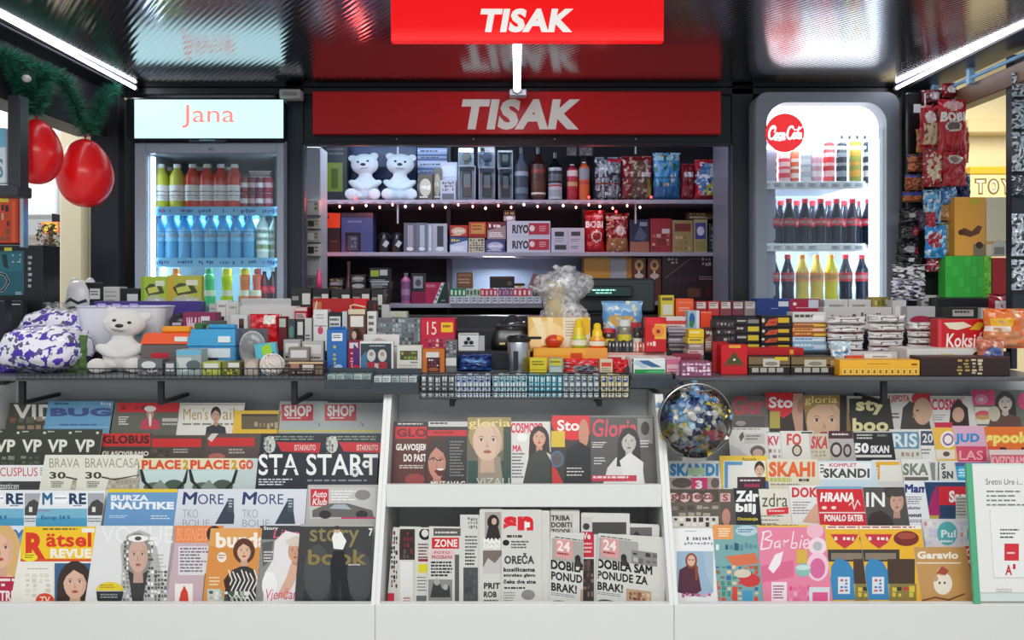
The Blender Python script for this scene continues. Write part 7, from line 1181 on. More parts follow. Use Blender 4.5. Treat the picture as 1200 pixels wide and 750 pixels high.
for i in range(7):
    pack(713 + i * 4.1, 716.6 + i * 4.1, 399 + (i % 2), 2.575, Z(412.6, 2.58) + .001, .018, ['3a3a40', '2a2a2e', '5a5a60'][i % 3], [('rect', .2, .2, .8, .5, 'b8b8b8')], 'tiny dark upright pack, %s from the left below the jars' % ['first', 'second', 'third', 'fourth', 'fifth', 'sixth', 'seventh'][i], 'pack', 'tiny_pack')
for i in range(5):
    pack(742 + i * 3.6, 745.2 + i * 3.6, 401 + (i % 2), 2.575, Z(412.6, 2.58) + .001, .018, ['d8a0a0', 'e0c8a8', 'c83a40'][i % 3], [('rect', .2, .2, .8, .5, 'f0e8d8')], 'tiny pink or cream upright pack, %s left of the fruit jelly box' % ['first', 'second', 'third', 'fourth', 'fifth'][i], 'pack', 'tiny_pack')
# red heart-shaped box with peach
t = pack(756, 781, 372, 2.56, Z(412.6, 2.58) + .001, .03, 'c8141c', [('ell', .38, .1, .36, .14, 'd82830'), ('rect', .45, .18, 1, .62, 'e8b040'), ('ell', .62, .38, .3, .17, 'e88a38'), ('ell', .62, .4, .1, .06, '8a2a18'), ('blocks', .05, .68, .95, 1, ['e8a0a8', 'f0d0c0', 'b82030'], 6, 2, 3)], 'red jelly box with a round peach picture')
pack(740, 780, 420, 2.42, Z0, .10, 'e4e8e4', [('rect', .08, .62, .98, 1, '2a9a4a'), ('ell', .7, .82, .3, .14, '58b878'), ('poly', [(.1, .1), (.5, .1), (.9, .5), (.6, .5)], '3a6a98'), ('rect', .0, .0, .05, 1, '3a3a3a'), ('poly', [(.0, .2), (.2, .1), (.5, .5), (.3, .55)], 'b8c8d8')], 'white medicine box with a green foot and blue ribbon')
pack(781, 797, 420, 2.43, Z0, .10, 'd8b0bc', [('rect', 0, 0, 1, .35, 'c86a88'), ('dash', .1, .6, .9, .9, 2, 'b83050', 3)], 'pink and white box right of the green-footed medicine box')
pack(798, 834, 424, 2.40, Z0 - .0, .06, '8a4a6a', [('blocks', .03, .05, .97, .95, ['e0c8d4', 'c8a0b8', 'f0e0e8'], 7, 4, 3)], 'purple box with rows of small pale figures, above the sweets globe')
pack(790, 822, 415, 2.50, Z0, .04, '8a2a3a', [('blocks', .1, .1, .9, .5, ['c8a0a0', '6a2030'], 5, 2, 3)], 'dark red flat pack behind the purple figure box')
# yellow/orange/toothpaste upper right of the centre
pack(774, 790, 346, R3 - .03, Z3, .05, 'd8c030', [('rect', .1, .1, .9, .25, '6a5a28'), ('rect', .15, .45, .9, .95, 'e0dcc8')], 'tall yellow box at the back, right of the cash register')
pack(792, 813, 350, R3 - .03, Z3, .05, 'f06030', [('rect', .1, .2, .9, .24, 'f8a080'), ('dash', .15, .5, .85, .8, 2, 'f8b8a0', 3)], 'orange box right of the tall yellow box at the back')
pack(775, 804, 371, R2, Z2, .05, 'e8d8d4', [('rect', 0, .3, 1, .6, 'e04a40'), ('dash', .1, .7, .9, .9, 1, '9a6a68', 3)], 'pale box with an orange-red band in front of the yellow box')
pack(806, 820, 364, R2 - .02, Z2, .04, 'a8bcc8', [('ell', .35, .45, .25, .35, '2a6aa8'), ('ell', .3, .7, .2, .2, '3a8a58'), ('rect', .7, 0, 1, 1, 'e0e4e8')], 'blue, green and white toothpaste box standing right of centre')
pack(821, 834, 365, R2 - .02, Z2, .04, 'e84420', [('rect', 0, 0, 1, .08, 'f08060')], 'plain vermilion box right of the toothpaste box')
zz = Z1
for k, (yt, c, ac) in enumerate(((408, '8a8078', 'c8c0b8'), (402, '5a5458', 'b0a8b0'), (396, '9a94a0', 'dcd8e0'), (390, '4a4450', 'a8a4b0'), (384, 'b0a8b4', '6a6470'))):
    pack(783, 806, yt, R1, zz, .05, c, [('dash', .05, .2, .95, .8, 1, ac, k)], 'flat grey pack, %s in the pile right of the jelly box' % ORD[5][k], 'pack', 'flat_pack'); zz = Z(yt, R1) + .0004
zz = Z0
for k, (yt, c, ac, nm) in enumerate(((424, '7ab03a', 'c8d890', 'lime green'), (417, '6a5a58', 'c8b8b0', 'brown'), (410, 'c8a8a8', '9a4a58', 'pinkish'), (403, '9a8a84', 'd8ccc4', 'grey-brown'), (396, 'e0c030', '4a4a4c', 'yellow and grey'), (386, 'e0b820', 'f0e090', 'yellow'))):
    pack(806 + k % 2, 825, yt, 2.53, zz, .06, c, [('dash', .08, .2, .92, .75, 1, ac, k)], '%s flat packet in the pile in the middle of the counter right half' % nm, 'pack', 'flat_pack'); zz = Z(yt, 2.53) + .0004
pack(826, 838, 384, 2.66, Z1, .05, '5a2a24', None, 'brown narrow box right of the yellow-topped flat pile', acc='a88070')
# red/white row at the back right
for k in range(5):
    a0 = 815 + k * 14.4; pack(a0, a0 + 13.6, 353, R3, Z3, .05, ['b82430', 'c83838', '8a4048', '7a3a48', '9a8a8c'][k], [('rect', .1, .05, .9, .5, 'd8d4ce'), ('dash', .15, .1, .85, .4, 2, '7a5a58', k)], 'small red-brown box with white label, %s in the back row right of centre' % ['first', 'second', 'third', 'fourth', 'fifth'][k])
pack(887, 961, 350, R3 - .02, Z3, .08, '1c3a80', [('rect', .52, 0, 1, 1, 'a81c3c'), ('rect', .34, .15, .5, .45, 'd8dce0'), ('rect', .82, .05, .98, .55, 'c8d0e0'), ('ell', .6, .3, .03, .1, 'f0e8e8'), ('dash', .62, .5, .9, .6, 1, 'e8b8c0', 3), ('dash', .22, .55, .35, .62, 1, 'a8c0e0', 3)], 'long box half navy blue and half dark red at the back right')
# black chocolate stacks
zz = Z0
for k, yt in enumerate((412, 405, 396, 388, 378)):
    pack(838 + k % 2, 862, yt - 3, R1 - .03, zz, .06, '2a2226', [('blocks', .05, .2, .95, .8, ['b0a8a0', '6a6060'], 5, 1, k)], 'dark chocolate bar box, %s of the left pile behind the red pyramid-print box' % ORD[5][k], 'chocolate box', 'chocolate_box'); zz = Z(yt - 3, R1 - .03) + .0004
zz = Z1
for k, yt in enumerate((402, 391, 381, 373)):
    pack(862, 891, yt, R1 + .03, zz, .06, '241c20', [('rect', .5, .15, .95, .75, 'd8c030' if k < 3 else '8a8480'), ('dash', .05, .25, .45, .75, 1, 'c8c4c0', k)], 'black chocolate box with yellow tag, %s of its pile' % ORD[4][k], 'chocolate box', 'chocolate_box'); zz = Z(yt, R1 + .03) + .0004
zz = Z1
for k, yt in enumerate((403, 394, 384, 370)):
    pack(892, 928, yt, R1 + .02, zz, .06, '1e1618', [('poly', [(.1, .9), (.25, .3), (.55, .2), (.5, .8)], 'c8502a'), ('rect', .55, .15, .92, .6, 'dcb428'), ('ell', .06, .4, .05, .2, 'd8ccc0'), ('dash', .3, .5, .5, .8, 1, '8a2a1c', k)], 'black chocolate box with orange picture and yellow tag, %s of its pile' % ORD[4][k], 'chocolate box', 'chocolate_box'); zz = Z(yt, R1 + .02) + .0004
zz = Z1
for k, (yt, c, ac, nm) in enumerate(((401, '8ab0cc', 'e0ecf4', 'light blue'), (395, 'c8dce8', '5a90b8', 'white and blue'), (389, 'a85a28', 'e8b860', 'brown'), (384, 'e09a58', '8a3a18', 'peach'), (378, '9a5a30', 'e0a868', 'caramel'), (366, 'd8d4d0', '5a4a48', 'white curly print'))):
    pack(929, 970 - k % 2 * 2, yt, R1 + .02, zz, .06, c, [('dash', .05, .2, .8, .8, 1, ac, k), ('rect', .6, .3, .95, .8, 'e0c040' if k in (2, 4) else mixc(c, 'ffffff', .5))], '%s chocolate bars box in the pile left of the white wrapped bars' % nm, 'chocolate box', 'chocolate_box'); zz = Z(yt, R1 + .02) + .0004
# front right row
D = 2.46
pack(835, 853, 401, D + .06, Z0, .05, 'a8141c', [('poly', [(.2, .1), (.5, 0), (1, .3), (1, 1), (.4, 1)], 'c8242c')], 'tall dark red box behind the pyramid-print box', rz=-.2)
pack(845, 876, 404, D, Z0, .05, 'c8101c', [('poly', [(.12, .66), (.5, .22), (.88, .66)], '4a4a20'), ('ell', .5, .5, .05, .04, 'e8dcc8'), ('rect', .3, .0, .75, .1, 'e0a030'), ('rect', 0, .68, 1, .72, '7a3a20')], 'red box with a dark green pyramid picture in the right front row')
pack(868, 942, 408, D + .08, Z0, .06, 'b8141e', [('dash', .1, .3, .75, .5, 1, 'f0d0c8', 3), ('rect', .78, .05, .84, .25, 'e0a030')], 'long red chocolate box behind the two black and gold boxes')
for k, (a0, a1) in enumerate(((877, 926), (927, 979))):
    pack(a0, a1, 418, D, Z0, .07, '1c1814', [('rect', 0, 0, 1, .42, '7a6440'), ('rect', .35, .1, .75, .55, 'c8c4b8') if k == 0 else ('rect', .3, .15, .8, .55, 'c0b8a4'), ('ell', .55, .38, .16, .12, '8a8478'), ('rect', .64, 0, .95, .2, 'd8b82c') if k == 0 else ('rect', .9, .2, 1, .5, 'a89060'), *[('rect', .08 + i * .2, .62, .24 + i * .2, .88, 'b0aca0') for i in range(4)], ('rect', 0, .55, 1, .57, 'b09858')], 'black and gold coffee sweets box, %s of the pair in the right front row' % ['left', 'right'][k])
bag(975, 1000, 400, D + .07, ZB[0], .03, 'b8ccd8', [('spot', 6, .15, 'e8eef2'), ('spot', 5, .3, '5a98c0')], 'pale blue packet squeezed behind the yellow display box', seed=22)
# white bars stacks right
for s, (a0, a1, D_, tops) in enumerate(((972, 1019, 2.62, (408, 400, 391, 381, 371)), (1020, 1066, 2.62, (407, 398, 389, 379, 369)), (1067, 1098, 2.63, (404, 396, 388, 378)))):
    zz = Z1 if D_ > 2.62 else Z1
    for k, yt in enumerate(tops):
        zt_ = Z(yt, D_)
        if zt_ - zz < .012: continue
        hh = zt_ - zz
        bg_ = bag(a0 + (k % 2), a1 - (k * 3 % 4), yt, D_, zz, .05, 'd8d4d2', [('rect', .0, .8, 1, 1, 'b04a60' if k % 2 else '8a8078'), ('spot', 5, .18, '9a9490'), ('rect', .25, .35, .75, .62, '6a5a58'), ('rect', .3, .42, .7, .55, 'e4e0dc')], 'white wrapped coconut bar pack, %s of the %s pile' % (ORD[5][min(k, 4)], ['left', 'middle', 'right'][s]), seed=30 + s * 7 + k, name='bar_pack', cat='snack', nx=20, ny=10, wr=.4)
        zz = zt_ + .0005
pack(984, 1052, 424 - 11, 2.55, Z0, .06, 'd4ccc8', [('blocks', .03, .2, .97, .8, ['b0485a', '8a8480', 'f0ece8'], 9, 1, 3)], 'long white and pink box at the foot of the white wrapped bars')
for a0, a1, yt, D_, zz, c, ops, lb in ((966, 1021, 351, R3, Z3, 'd4d0cc', [('rect', .5, 0, .52, 1, '8a8480'), ('dash', .1, .3, .45, .6, 1, '9a8a84', 3), ('dash', .6, .3, .9, .6, 1, '9a8a84', 4)], 'long white box at the very back right'), (1022, 1043, 348, R3, Z3, 'a89448', [('blocks', .1, .1, .9, .9, ['d8c878', '6a7a38', 'e8e0c0'], 4, 2, 3)], 'small gold and green packet box at the back right'), (965, 1045, 360, R2 + .03, Z2, 'd0cbc8', [('blocks', .1, .25, .4, .8, ['7a5a58'], 5, 1, 3), ('blocks', .55, .2, .9, .85, ['5a4a48'], 8, 1, 4), ('ell', .45, .5, .04, .2, '6a3a38')], 'very long white box with dark capitals behind the white bars'), (1046, 1062, 352, R2 + .05, Z2, 'c8c4c4', [('rect', .2, .2, .8, .5, 'e8e4e0')], 'pale cube box right of the very long white box'),
    (1063, 1096, 359, R2, Z2, 'b8b4b8', [('ell', .5, .6, .4, .2, 'a83048'), ('rect', 0, .75, 1, .85, '6a3a48')], 'pale box with a dark pink oval behind the right wrapped bars'), (1080, 1108, 346, R3, Z3, 'd0d0cc', [('rect', .1, .3, .9, .4, '6a6a68')], 'white box left of the black and white packets at the back'), (1098, 1108, 372, R1 + .04, Z1, '4a2a34', [], 'narrow dark plum box left of the red biscuit box'),
    (1105, 1150, 360, R2, Z2, '2a2a28', [('rect', .25, .1, .8, .4, 'b8b4b0'), ('dash', .3, .15, .75, .35, 1, '3a3a3a', 3)], 'dark low box with white label behind the red biscuit box'), (1150, 1166, 361, R2 - .02, Z2, 'c8c8c8', [('rect', .1, .3, .9, .5, '8a8a88')], 'pale small box behind the right end of the biscuit box')):
    pack(a0, a1, yt, D_, zz, .05, c, ops, lb)
for k, (px, py, c) in enumerate(((1112, 345, '4a3a34'), (1122, 343, '2a2422'), (1103, 352, 'a8a4a4'))):
    D_ = 2.86; zz = Z(360, 2.84) if k == 1 else Z3; b = MB(); R = random.Random(k)
    bag(px - 11, px + 11, py, D_ + .04 * (k + 1), ZB[3], .04, c, [('spot', 5, .1, '8a7a70'), ('spot', 6, .35, 'd8d0c8')], 'crumpled %s sweets packet at the back right, beside the white box' % ['brown', 'black', 'grey'][k], seed=50 + k, rz=.2 * k)
pack(1099, 1166, 374, 2.57, Z0 + .03, .05, 'c41820', [('text', 'Koksići', .14, .3, .85, .66, 'f4e8e0', .02, .1), ('poly', [(.1, .08), (.45, .06), (.6, .16), (.35, .25), (.2, .22)], 'e8dcc0'), ('poly', [(.55, .24), (.7, .06), (.82, .08), (.74, .25)], 'e0b030'), ('rect', 0, 0, .06, 1, 'd8404a')], 'large red biscuit box with white script lettering on the right', rz=0.0)
pack(1063, 1172, 409, 2.50, Z0, .12, 'dcd8d0', [('rect', .15, .3, .42, .9, 'b8a0a8'), ('rect', .36, .2, .5, .7, 'd8c030'), ('ell', .75, .6, .07, .5, '2a2422'), ('ell', .75, .6, .03, .25, 'dcd8d0')], 'wide flat white box under the red biscuit box')
pack(984, 1078, 422, 2.42, Z0, .07, 'e8a418', [('rect', 0, 0, 1, .46, 'eeb030'), ('dash', .35, .2, .65, .3, 1, 'a87010', 3), ('rect', .9, .2, .97, .32, '7a5010'), *[('rect', .03 + i * .0745, .52, .09 + i * .0745, .92, 'f4cc60') for i in range(13)], *[('rect', .045 + i * .0745, .6, .075 + i * .0745, .84, 'a86a18') for i in range(13)], ('rect', 0, .95, 1, 1, '5a3a10')], 'long yellow display box with a row of small squares in the right front')
pack(992, 1012, 417, 2.44 + .06, Z(422, 2.5) + .0, .02, 'e04428', [], 'small orange-red tag box behind the yellow display box')
pack(1013, 1045, 415, 2.50, Z(422, 2.5), .02, 'e8e4e0', [('dash', .3, .3, .9, .7, 1, '3a3a3a', 3)], 'white tag box with fine print behind the yellow display box')
pack(1079, 1184, 418, 2.42, Z0, .07, '2e1a16', [('rect', 0, 0, 1, .08, '4a2a24'), ('blocks', .4, .1, .55, .95, ['b89a50'], 2, 5, 3), ('blocks', .56, .1, .7, .95, ['c8b898'], 2, 5, 4), ('rect', 0, .5, 1, .52, '1c0e0c')], 'long dark brown display box with gold and white lines at the right front')
bag(1158, 1208, 362, 2.50, Z(409, 2.5), .06, 'e07028', [('rect', .1, .25, .6, .42, 'e8b020'), ('ell', .4, .72, .4, .2, 'd88a58'), ('rect', .0, .45, .5, .55, 'f0e0d0'), ('spot', 5, .3, 'c8946a'), ('ell', .2, .86, .2, .1, '4a5a98')], 'big orange snack bag at the right end of the counter', seed=60)
bag(1166, 1204, 344, 2.74, ZB[1], .08, 'a01430', [('rect', .1, .15, .4, .6, 'e0dce0'), ('spot', 6, .35, 'd84a60')], 'dark pink snack bag behind the big orange bag', seed=61)
bag(1150, 1182, 398, 2.46, Z0, .05, 'c86a50', [('ell', .5, .5, .4, .3, '5a6aa0'), ('spot', 6, .3, 'e0b8a0')], 'small coral packet in front of the big orange bag', seed=62)
# ---- left front: big plush bear, cases
toy_bear('plush_bear', 'large white plush bear sitting in the left wire basket', (X(133, 2.5), 2.56, ZB[0] + .0), .215, .12, math.radians(14), 'f2eee8', 1.5)
t = thing('tool_case', 'orange and grey children tool case right of the large plush bear', 'case', (X(192, 2.52), 2.52, ZB[0])); w_ = (X(220, 2.52) - X(164, 2.52)) / 2; h_ = Z(390, 2.52) - ZB[0]
b = MB(); b.cbox(-w_, w_, 0, .09, 0, h_ * .72, '6a6260', .006); b.build('grey_base', 'plastic', parent=t)
b = MB(); P = [(-w_, 0, h_ * .72), (w_, 0, h_ * .72), (w_, .09, h_ * .72), (-w_, .09, h_ * .72), (-w_ * .9, .015, h_ * .98), (w_, .015, h_ * .98), (w_, .08, h_ * .98), (-w_ * .9, .08, h_ * .98)]; b.add(P, [(0, 3, 2, 1), (4, 5, 6, 7), (0, 1, 5, 4), (1, 2, 6, 5), (2, 3, 7, 6), (3, 0, 4, 7)], 'ec5a2c'); b.build('orange_lid', 'plastic', parent=t)
b = MB(); b.cbox(-w_ * .3, w_ * .95, .03, .06, h_ * .98, h_ * 1.15, 'e89a20', .006); b.build('yellow_handle', 'plastic', parent=t)
b = MB(); b.box(w_ * .45, w_ * .98, -.001, 0.012, h_ * .78, h_ * .9, 'e8e4dc'); b.box(-w_ * .55, w_ * .2, -.001, 0, h_ * .2, h_ * .5, 'c02838'); b.build('label', 'print', parent=t)
t = thing('tool_case', 'blue children tool case with a white panel in the left basket', 'case', (X(247, 2.52), 2.52, ZB[0])); w_ = (X(275, 2.52) - X(218, 2.52)) / 2; h_ = Z(386, 2.52) - ZB[0]
b = MB(); b.cbox(-w_, w_, 0, .09, 0, h_ * .62, '4a90c0', .006); b.build('base', 'plastic', parent=t)
b = MB(); P = [(-w_, 0, h_ * .62), (w_, 0, h_ * .62), (w_, .09, h_ * .62), (-w_, .09, h_ * .62), (-w_ * .86, .012, h_), (w_ * .95, .012, h_), (w_ * .95, .08, h_), (-w_ * .86, .08, h_)]; b.add(P, [(0, 3, 2, 1), (4, 5, 6, 7), (0, 1, 5, 4), (1, 2, 6, 5), (2, 3, 7, 6), (3, 0, 4, 7)], '3a9ccc'); b.build('lid', 'plastic', parent=t)
b = MB(); b.cbox(-w_ * .3, w_ * .85, .03, .06, h_, h_ * 1.1, '3a9ccc', .005); b.cbox(-w_ * .75, -w_ * .4, .01, .05, h_, h_ * 1.14, '3a6a38', .003); b.build('handle', 'plastic', parent=t)
b = MB(); b.box(-w_ * .95, w_ * .8, -.0012, 0, h_ * .35, h_ * .56, 'd8e0e4'); b.box(w_ * .3, w_ * .8, -.001, .010, h_ * .7, h_ * .84, 'e8ecf0'); b.box(-w_ * .3, w_ * .3, -.0014, 0, h_ * .02, h_ * .34, '3a2a34'); b.build('label', 'print', parent=t)
D = 2.44
for a0, a1, yt, c, ops, lb, nm in ((206, 236, 410, '9aa8a8', [('rect', 0, 0, 1, .2, '6ab0d0'), ('poly', [(0, .3), (.6, .3), (.8, .7), (.2, .9)], 'c8ccc8'), ('ell', .7, .6, .3, .2, '5a6a68')], 'pale blister pack with a grey-blue toy in front of the blue case', 'blister_pack'),
    (237, 258, 424, 'a8b050', [('rect', .1, .1, .9, .45, 'd8dcd0'), ('blocks', .1, .5, .9, .95, ['5a6a38', 'c8c83a'], 5, 2, 3)], 'yellow-green small pack, left of the pair below the blue case', 'small_box'), (260, 281, 424, '7a7a3c', [('rect', .35, .05, .98, .4, 'dcdcd4'), ('blocks', .1, .5, .9, .95, ['2a2a20', 'c8c83a'], 5, 2, 4)], 'olive small pack with white label, right of the pair', 'small_box'),
    (161, 190, 421, '6a686c', [('ell', .45, .35, .3, .25, 'd8d8d8'), ('ell', .6, .7, .2, .15, 'b8b0b0'), ('blocks', 0, .5, 1, 1, ['8a888c', '3a383c'], 5, 2, 3)], 'grey blister pack with white shapes at the foot of the orange case', 'blister_pack'), (193, 205, 424, '5a5c60', [('rect', .1, .1, .9, .7, 'c8c8c8')], 'small grey box with a white label between the two blister packs', 'small_box'),
    (338, 379, 424, '4a2c28', [('rect', 0, 0, 1, .12, 'd8c090'), ('rect', .05, .14, .3, .5, 'a87a68'), ('rect', .4, .2, .72, .6, 'd0c8c0'), ('rect', .08, .65, .75, .95, '2a1c1c'), ('blocks', .1, .7, .7, .9, ['a89a90'], 8, 1, 3), ('rect', .78, .3, .98, .95, '7a6a58')], 'brown chocolate gift box at the right end of the left basket', 'chocolate_box'),
    (286, 302, 421, 'a89890', [('ell', .5, .4, .4, .3, 'c8b8b0')], 'beige soft packet left of the white yarn ball', 'soft_packet')):
    pack(a0, a1, yt, D, Z0, .05, c, ops, lb, 'box', nm)
# headset in round blister
t = thing('headset_pack', 'clear blister pack holding a black headset beside the blue case', 'headset', (X(292, 2.50), 2.52, ZB[0])); h_ = Z(386, 2.5) - ZB[0]
b = MB(); b.cbox(-.045, .045, .03, .033, 0, h_, '5a5a62', .001); b.build('card', 'card', parent=t)
b = MB(); b.lathe([(.001, -.012), (.022, -.012), (.026, 0), (.022, .012), (.001, .012)], '14141c', 18, M=Matrix.Translation((-.012, .012, h_ * .62)) @ Matrix.Rotation(math.pi / 2, 4, 'X')); b.lathe([(.001, -.01), (.018, -.01), (.02, 0), (.001, .01)], '22222c', 18, M=Matrix.Translation((.02, .012, h_ * .45)) @ Matrix.Rotation(math.pi / 2, 4, 'X')); b.build('ear_cushion', 'rubber', parent=t, smooth=True)
b = MB(); b.tube([(.04 * math.cos(a) , .012, h_ * .62 + .045 * math.sin(a)) for a in [math.pi * k / 12 for k in range(13)]], .003, 'b0b0b8', 6); b.build('headband', 'plastic', parent=t)
b = MB(); b.ball((0, .01, h_ * .55), (.044, .022, h_ * .42), 'ffffff', 18, 12); b.build('clear_bubble', 'clear_plastic', parent=t, smooth=True)
pack(302, 327, 402, 2.47, Z0, .02, '58b4c8', [('poly', [(.3, .1), (.75, .0), (.9, .6), (.4, .7)], '9ac83a'), ('ell', .85, .6, .15, .3, '3a3a3a')], 'turquoise and lime packet tilted above the yarn ball', roll=-.12)
b = MB(); b.ball((0, 0, .032), (.036, .033, .031), 'd8ccc4', 24, 16); o = b.build('yarn_ball', 'matte', (X(317, 2.45), 2.465, ZB[0]), smooth=True); tag(o, 'off-white ball of yarn in the left wire basket', 'yarn')
b = MB()
for k in range(9):
    a1_ = k * .7; M_ = Matrix.Translation((0, 0, .032)) @ Matrix.Rotation(a1_, 4, 'Z') @ Matrix.Rotation(.6 + k * .23, 4, 'X'); b.tube([M_ @ Vector((.0365 * math.cos(2 * math.pi * i / 20), .0345 * math.sin(2 * math.pi * i / 20), .008 * math.sin(k))) for i in range(20)], .0022, 'e4dcd4', 5, True)
b.build('yarn_strands', 'matte', parent=o)
for k, (a0, a1, yt, c) in enumerate(((332, 352, 398, 'a8a4a0'), (354, 379, 400, 'b8b4ac'), (338, 362, 407, '8a7a74'))):
    pack(a0, a1, yt, 2.53 - .03 * (k == 2), Z0, .03, c, [('rect', .1, .1, .9, .4, 'd8d4d0'), ('dash', .1, .5, .9, .9, 3, '4a4644', k)], 'grey boxed trinket, %s behind the brown gift box' % ['left', 'right', 'front'][k])
# floral star-print fleece bundle in clear wrap
def fleece():
    m = bpy.data.materials.new('star_fleece'); m.use_nodes = True; nt = m.node_tree; p = nt.nodes['Principled BSDF']; p.inputs['Roughness'].default_value = .6; p.inputs['Coat Weight'].default_value = .35
    tc = nt.nodes.new('ShaderNodeTexCoord'); prev = None
    def vor(scale, th, colr, base, off, feat='F1'):
        mp = nt.nodes.new('ShaderNodeMapping'); mp.inputs['Location'].default_value = off; nt.links.new(tc.outputs['Object'], mp.inputs[0])
        v = nt.nodes.new('ShaderNodeTexVoronoi'); v.inputs['Scale'].default_value = scale; v.inputs['Randomness'].default_value = .85
        nz = nt.nodes.new('ShaderNodeTexNoise'); nz.inputs['Scale'].default_value = 34; mx2 = nt.nodes.new('ShaderNodeMix'); mx2.data_type = 'VECTOR'; mx2.inputs[0].default_value = .045
        nt.links.new(mp.outputs[0], nz.inputs['Vector']); nt.links.new(mp.outputs[0], mx2.inputs[4]); nt.links.new(nz.outputs['Color'], mx2.inputs[5]); nt.links.new(mx2.outputs[1], v.inputs['Vector'])
        lt = nt.nodes.new('ShaderNodeMath'); lt.operation = 'LESS_THAN'; lt.inputs[1].default_value = th; nt.links.new(v.outputs['Distance'], lt.inputs[0])
        mx = nt.nodes.new('ShaderNodeMix'); mx.data_type = 'RGBA'; nt.links.new(lt.outputs[0], mx.inputs[0]); mx.inputs[7].default_value = (*lin(colr), 1)
        if base is None: mx.inputs[6].default_value = (*lin('4a2fa8'), 1)
        else: nt.links.new(base.outputs[2], mx.inputs[6])
        return mx
    a = vor(34, .62, 'eeeaf4', None, (0, 0, 0)); a = vor(26, .30, '5a3ab8', a, (3, 1, 2)); a = vor(38, .30, '5a5a6a', a, (7, 5, 1)); 
    nt.links.new(a.outputs[2], p.inputs['Base Color']); MATS['star_fleece'] = m
fleece()
def blob(name, label, cx, cy, z0, rx, ry, h, seed, cat='blanket', parent=None, mat='star_fleece', amp=.16, bulge=1.0):
    b = MB(); b.ball((0, 0, h / 2), (rx, ry, h / 2), 'ffffff', 44, 30); vs = []
    for v in b.v:
        q = Vector(v); d = q - Vector((0, 0, h / 2)); u = Vector((d.x / rx, d.y / ry, d.z / (h / 2)))
        s = 1 + amp * noise.noise(u * 1.8 + Vector((seed, 0, 0))) + amp * .8 * abs(noise.noise(u * 3.7 + Vector((0, seed, 0)))); k = max(abs(u.x), abs(u.y), abs(u.z)); s *= 1 + .18 * (1 / max(k, .5) - 1) * 1.4
        p = Vector((d.x * s, d.y * s, d.z * s + h / 2)); p.z = max(p.z, 0.001); vs.append(tuple(p))
    b.v = vs; o = b.build(name, mat, (cx, cy, z0), parent=parent, smooth=True)
    if label: tag(o, label, cat)
    return o
blob('fleece_blanket', 'folded fleece blanket with white shapes and violet stars, far left front', X(48, 2.52), 2.55, ZB[0], .135, .10, Z(378, 2.52) - ZB[0] - .01, 5, amp=.12)
blob('fleece_blanket', 'second violet and white fleece bundle rising behind the front one', X(62, 2.7), 2.72, ZB[1], .125, .06, Z(357, 2.7) - ZB[1] - .02, 12, amp=.12)
w1 = loose_bag('clear_wrap', '', X(55, 2.8), 2.84, ZB[2], .10, [(0, .10), (.5, .08), (.85, .04), (1, .055)], 9, 'wrinkled_film'); tag(w1, 'gathered clear wrapping above the violet fleece bundles', 'wrap')
bag(66, 100, 393, 2.62 - .1, Z(437, 2.52), .03, '4a6a34', [('diag', .2, .35, .6, '5a7a40')], 'olive green fabric corner between the fleece and the plush bear', seed=70, mat='matte')
bag(-6, 14, 410, 2.5, ZB[0], .05, '4a2fa0', [('spot', 6, .3, 'e8e4f0')], 'small violet fleece piece at the far left edge', seed=71, mat='matte')

# ================================================================== SWEETS GLOBE
GD = 2.30; gx, gz, gr = X(813, GD), Z(491, GD), 41.5 / F * GD
t = thing('sweets_globe', 'round clear globe jar full of wrapped sweets at the right of the centre rack', 'jar', (gx, GD, gz - gr))
b = MB(); b.lathe([(gr * .45, 0), *[(gr * math.sin(math.radians(a)), gr - gr * math.cos(math.radians(a))) for a in range(28, 150, 7)], (gr * .52, gr * 1.86)], 'ffffff', 40); b.build('glass_bowl', 'glass', parent=t, smooth=True)
b = MB(); b.tube([(gr * .53 * math.cos(2 * math.pi * k / 28), gr * .53 * math.sin(2 * math.pi * k / 28), gr * 1.86) for k in range(28)], .004, 'b8b4ac', 6, True); b.build('rim', 'clear_plastic', parent=t)
b = MB(); b.tube([(gr * 1.02 * math.cos(math.radians(a)), -gr * .25, gr + gr * 1.02 * math.sin(math.radians(a))) for a in range(-70, 251, 10)], .003, 'a8a49c', 6); b.build('wire_hoop', 'metal', parent=t)
b = MB(); b.cbox(-.035, .035, -.01, .2, -.018, -.001, 'd0d0cc', .002); b.build('support', 'plastic', parent=t)
R = random.Random(8); cand = [('2a4a98', 'navy blue'), ('5a90c8', 'sky blue'), ('e0d8c8', 'cream'), ('e8c83a', 'yellow'), ('c85a28', 'orange'), ('8ab0d0', 'pale blue'), ('1c2458', 'dark blue'), ('b8a890', 'beige'), ('d8485a', 'pink-red'), ('a8b860', 'lime')]
pos = []
tries = 0
while len(pos) < 95 and tries < 6000:
    tries += 1; u = Vector((R.uniform(-1, 1), R.uniform(-1, .6), R.uniform(-1, .8)))
    if u.length > .86 or u.length < .3 or u.y > .25: continue
    p = u * gr
    if all((p - q).length > .0165 for q in pos): pos.append(p)
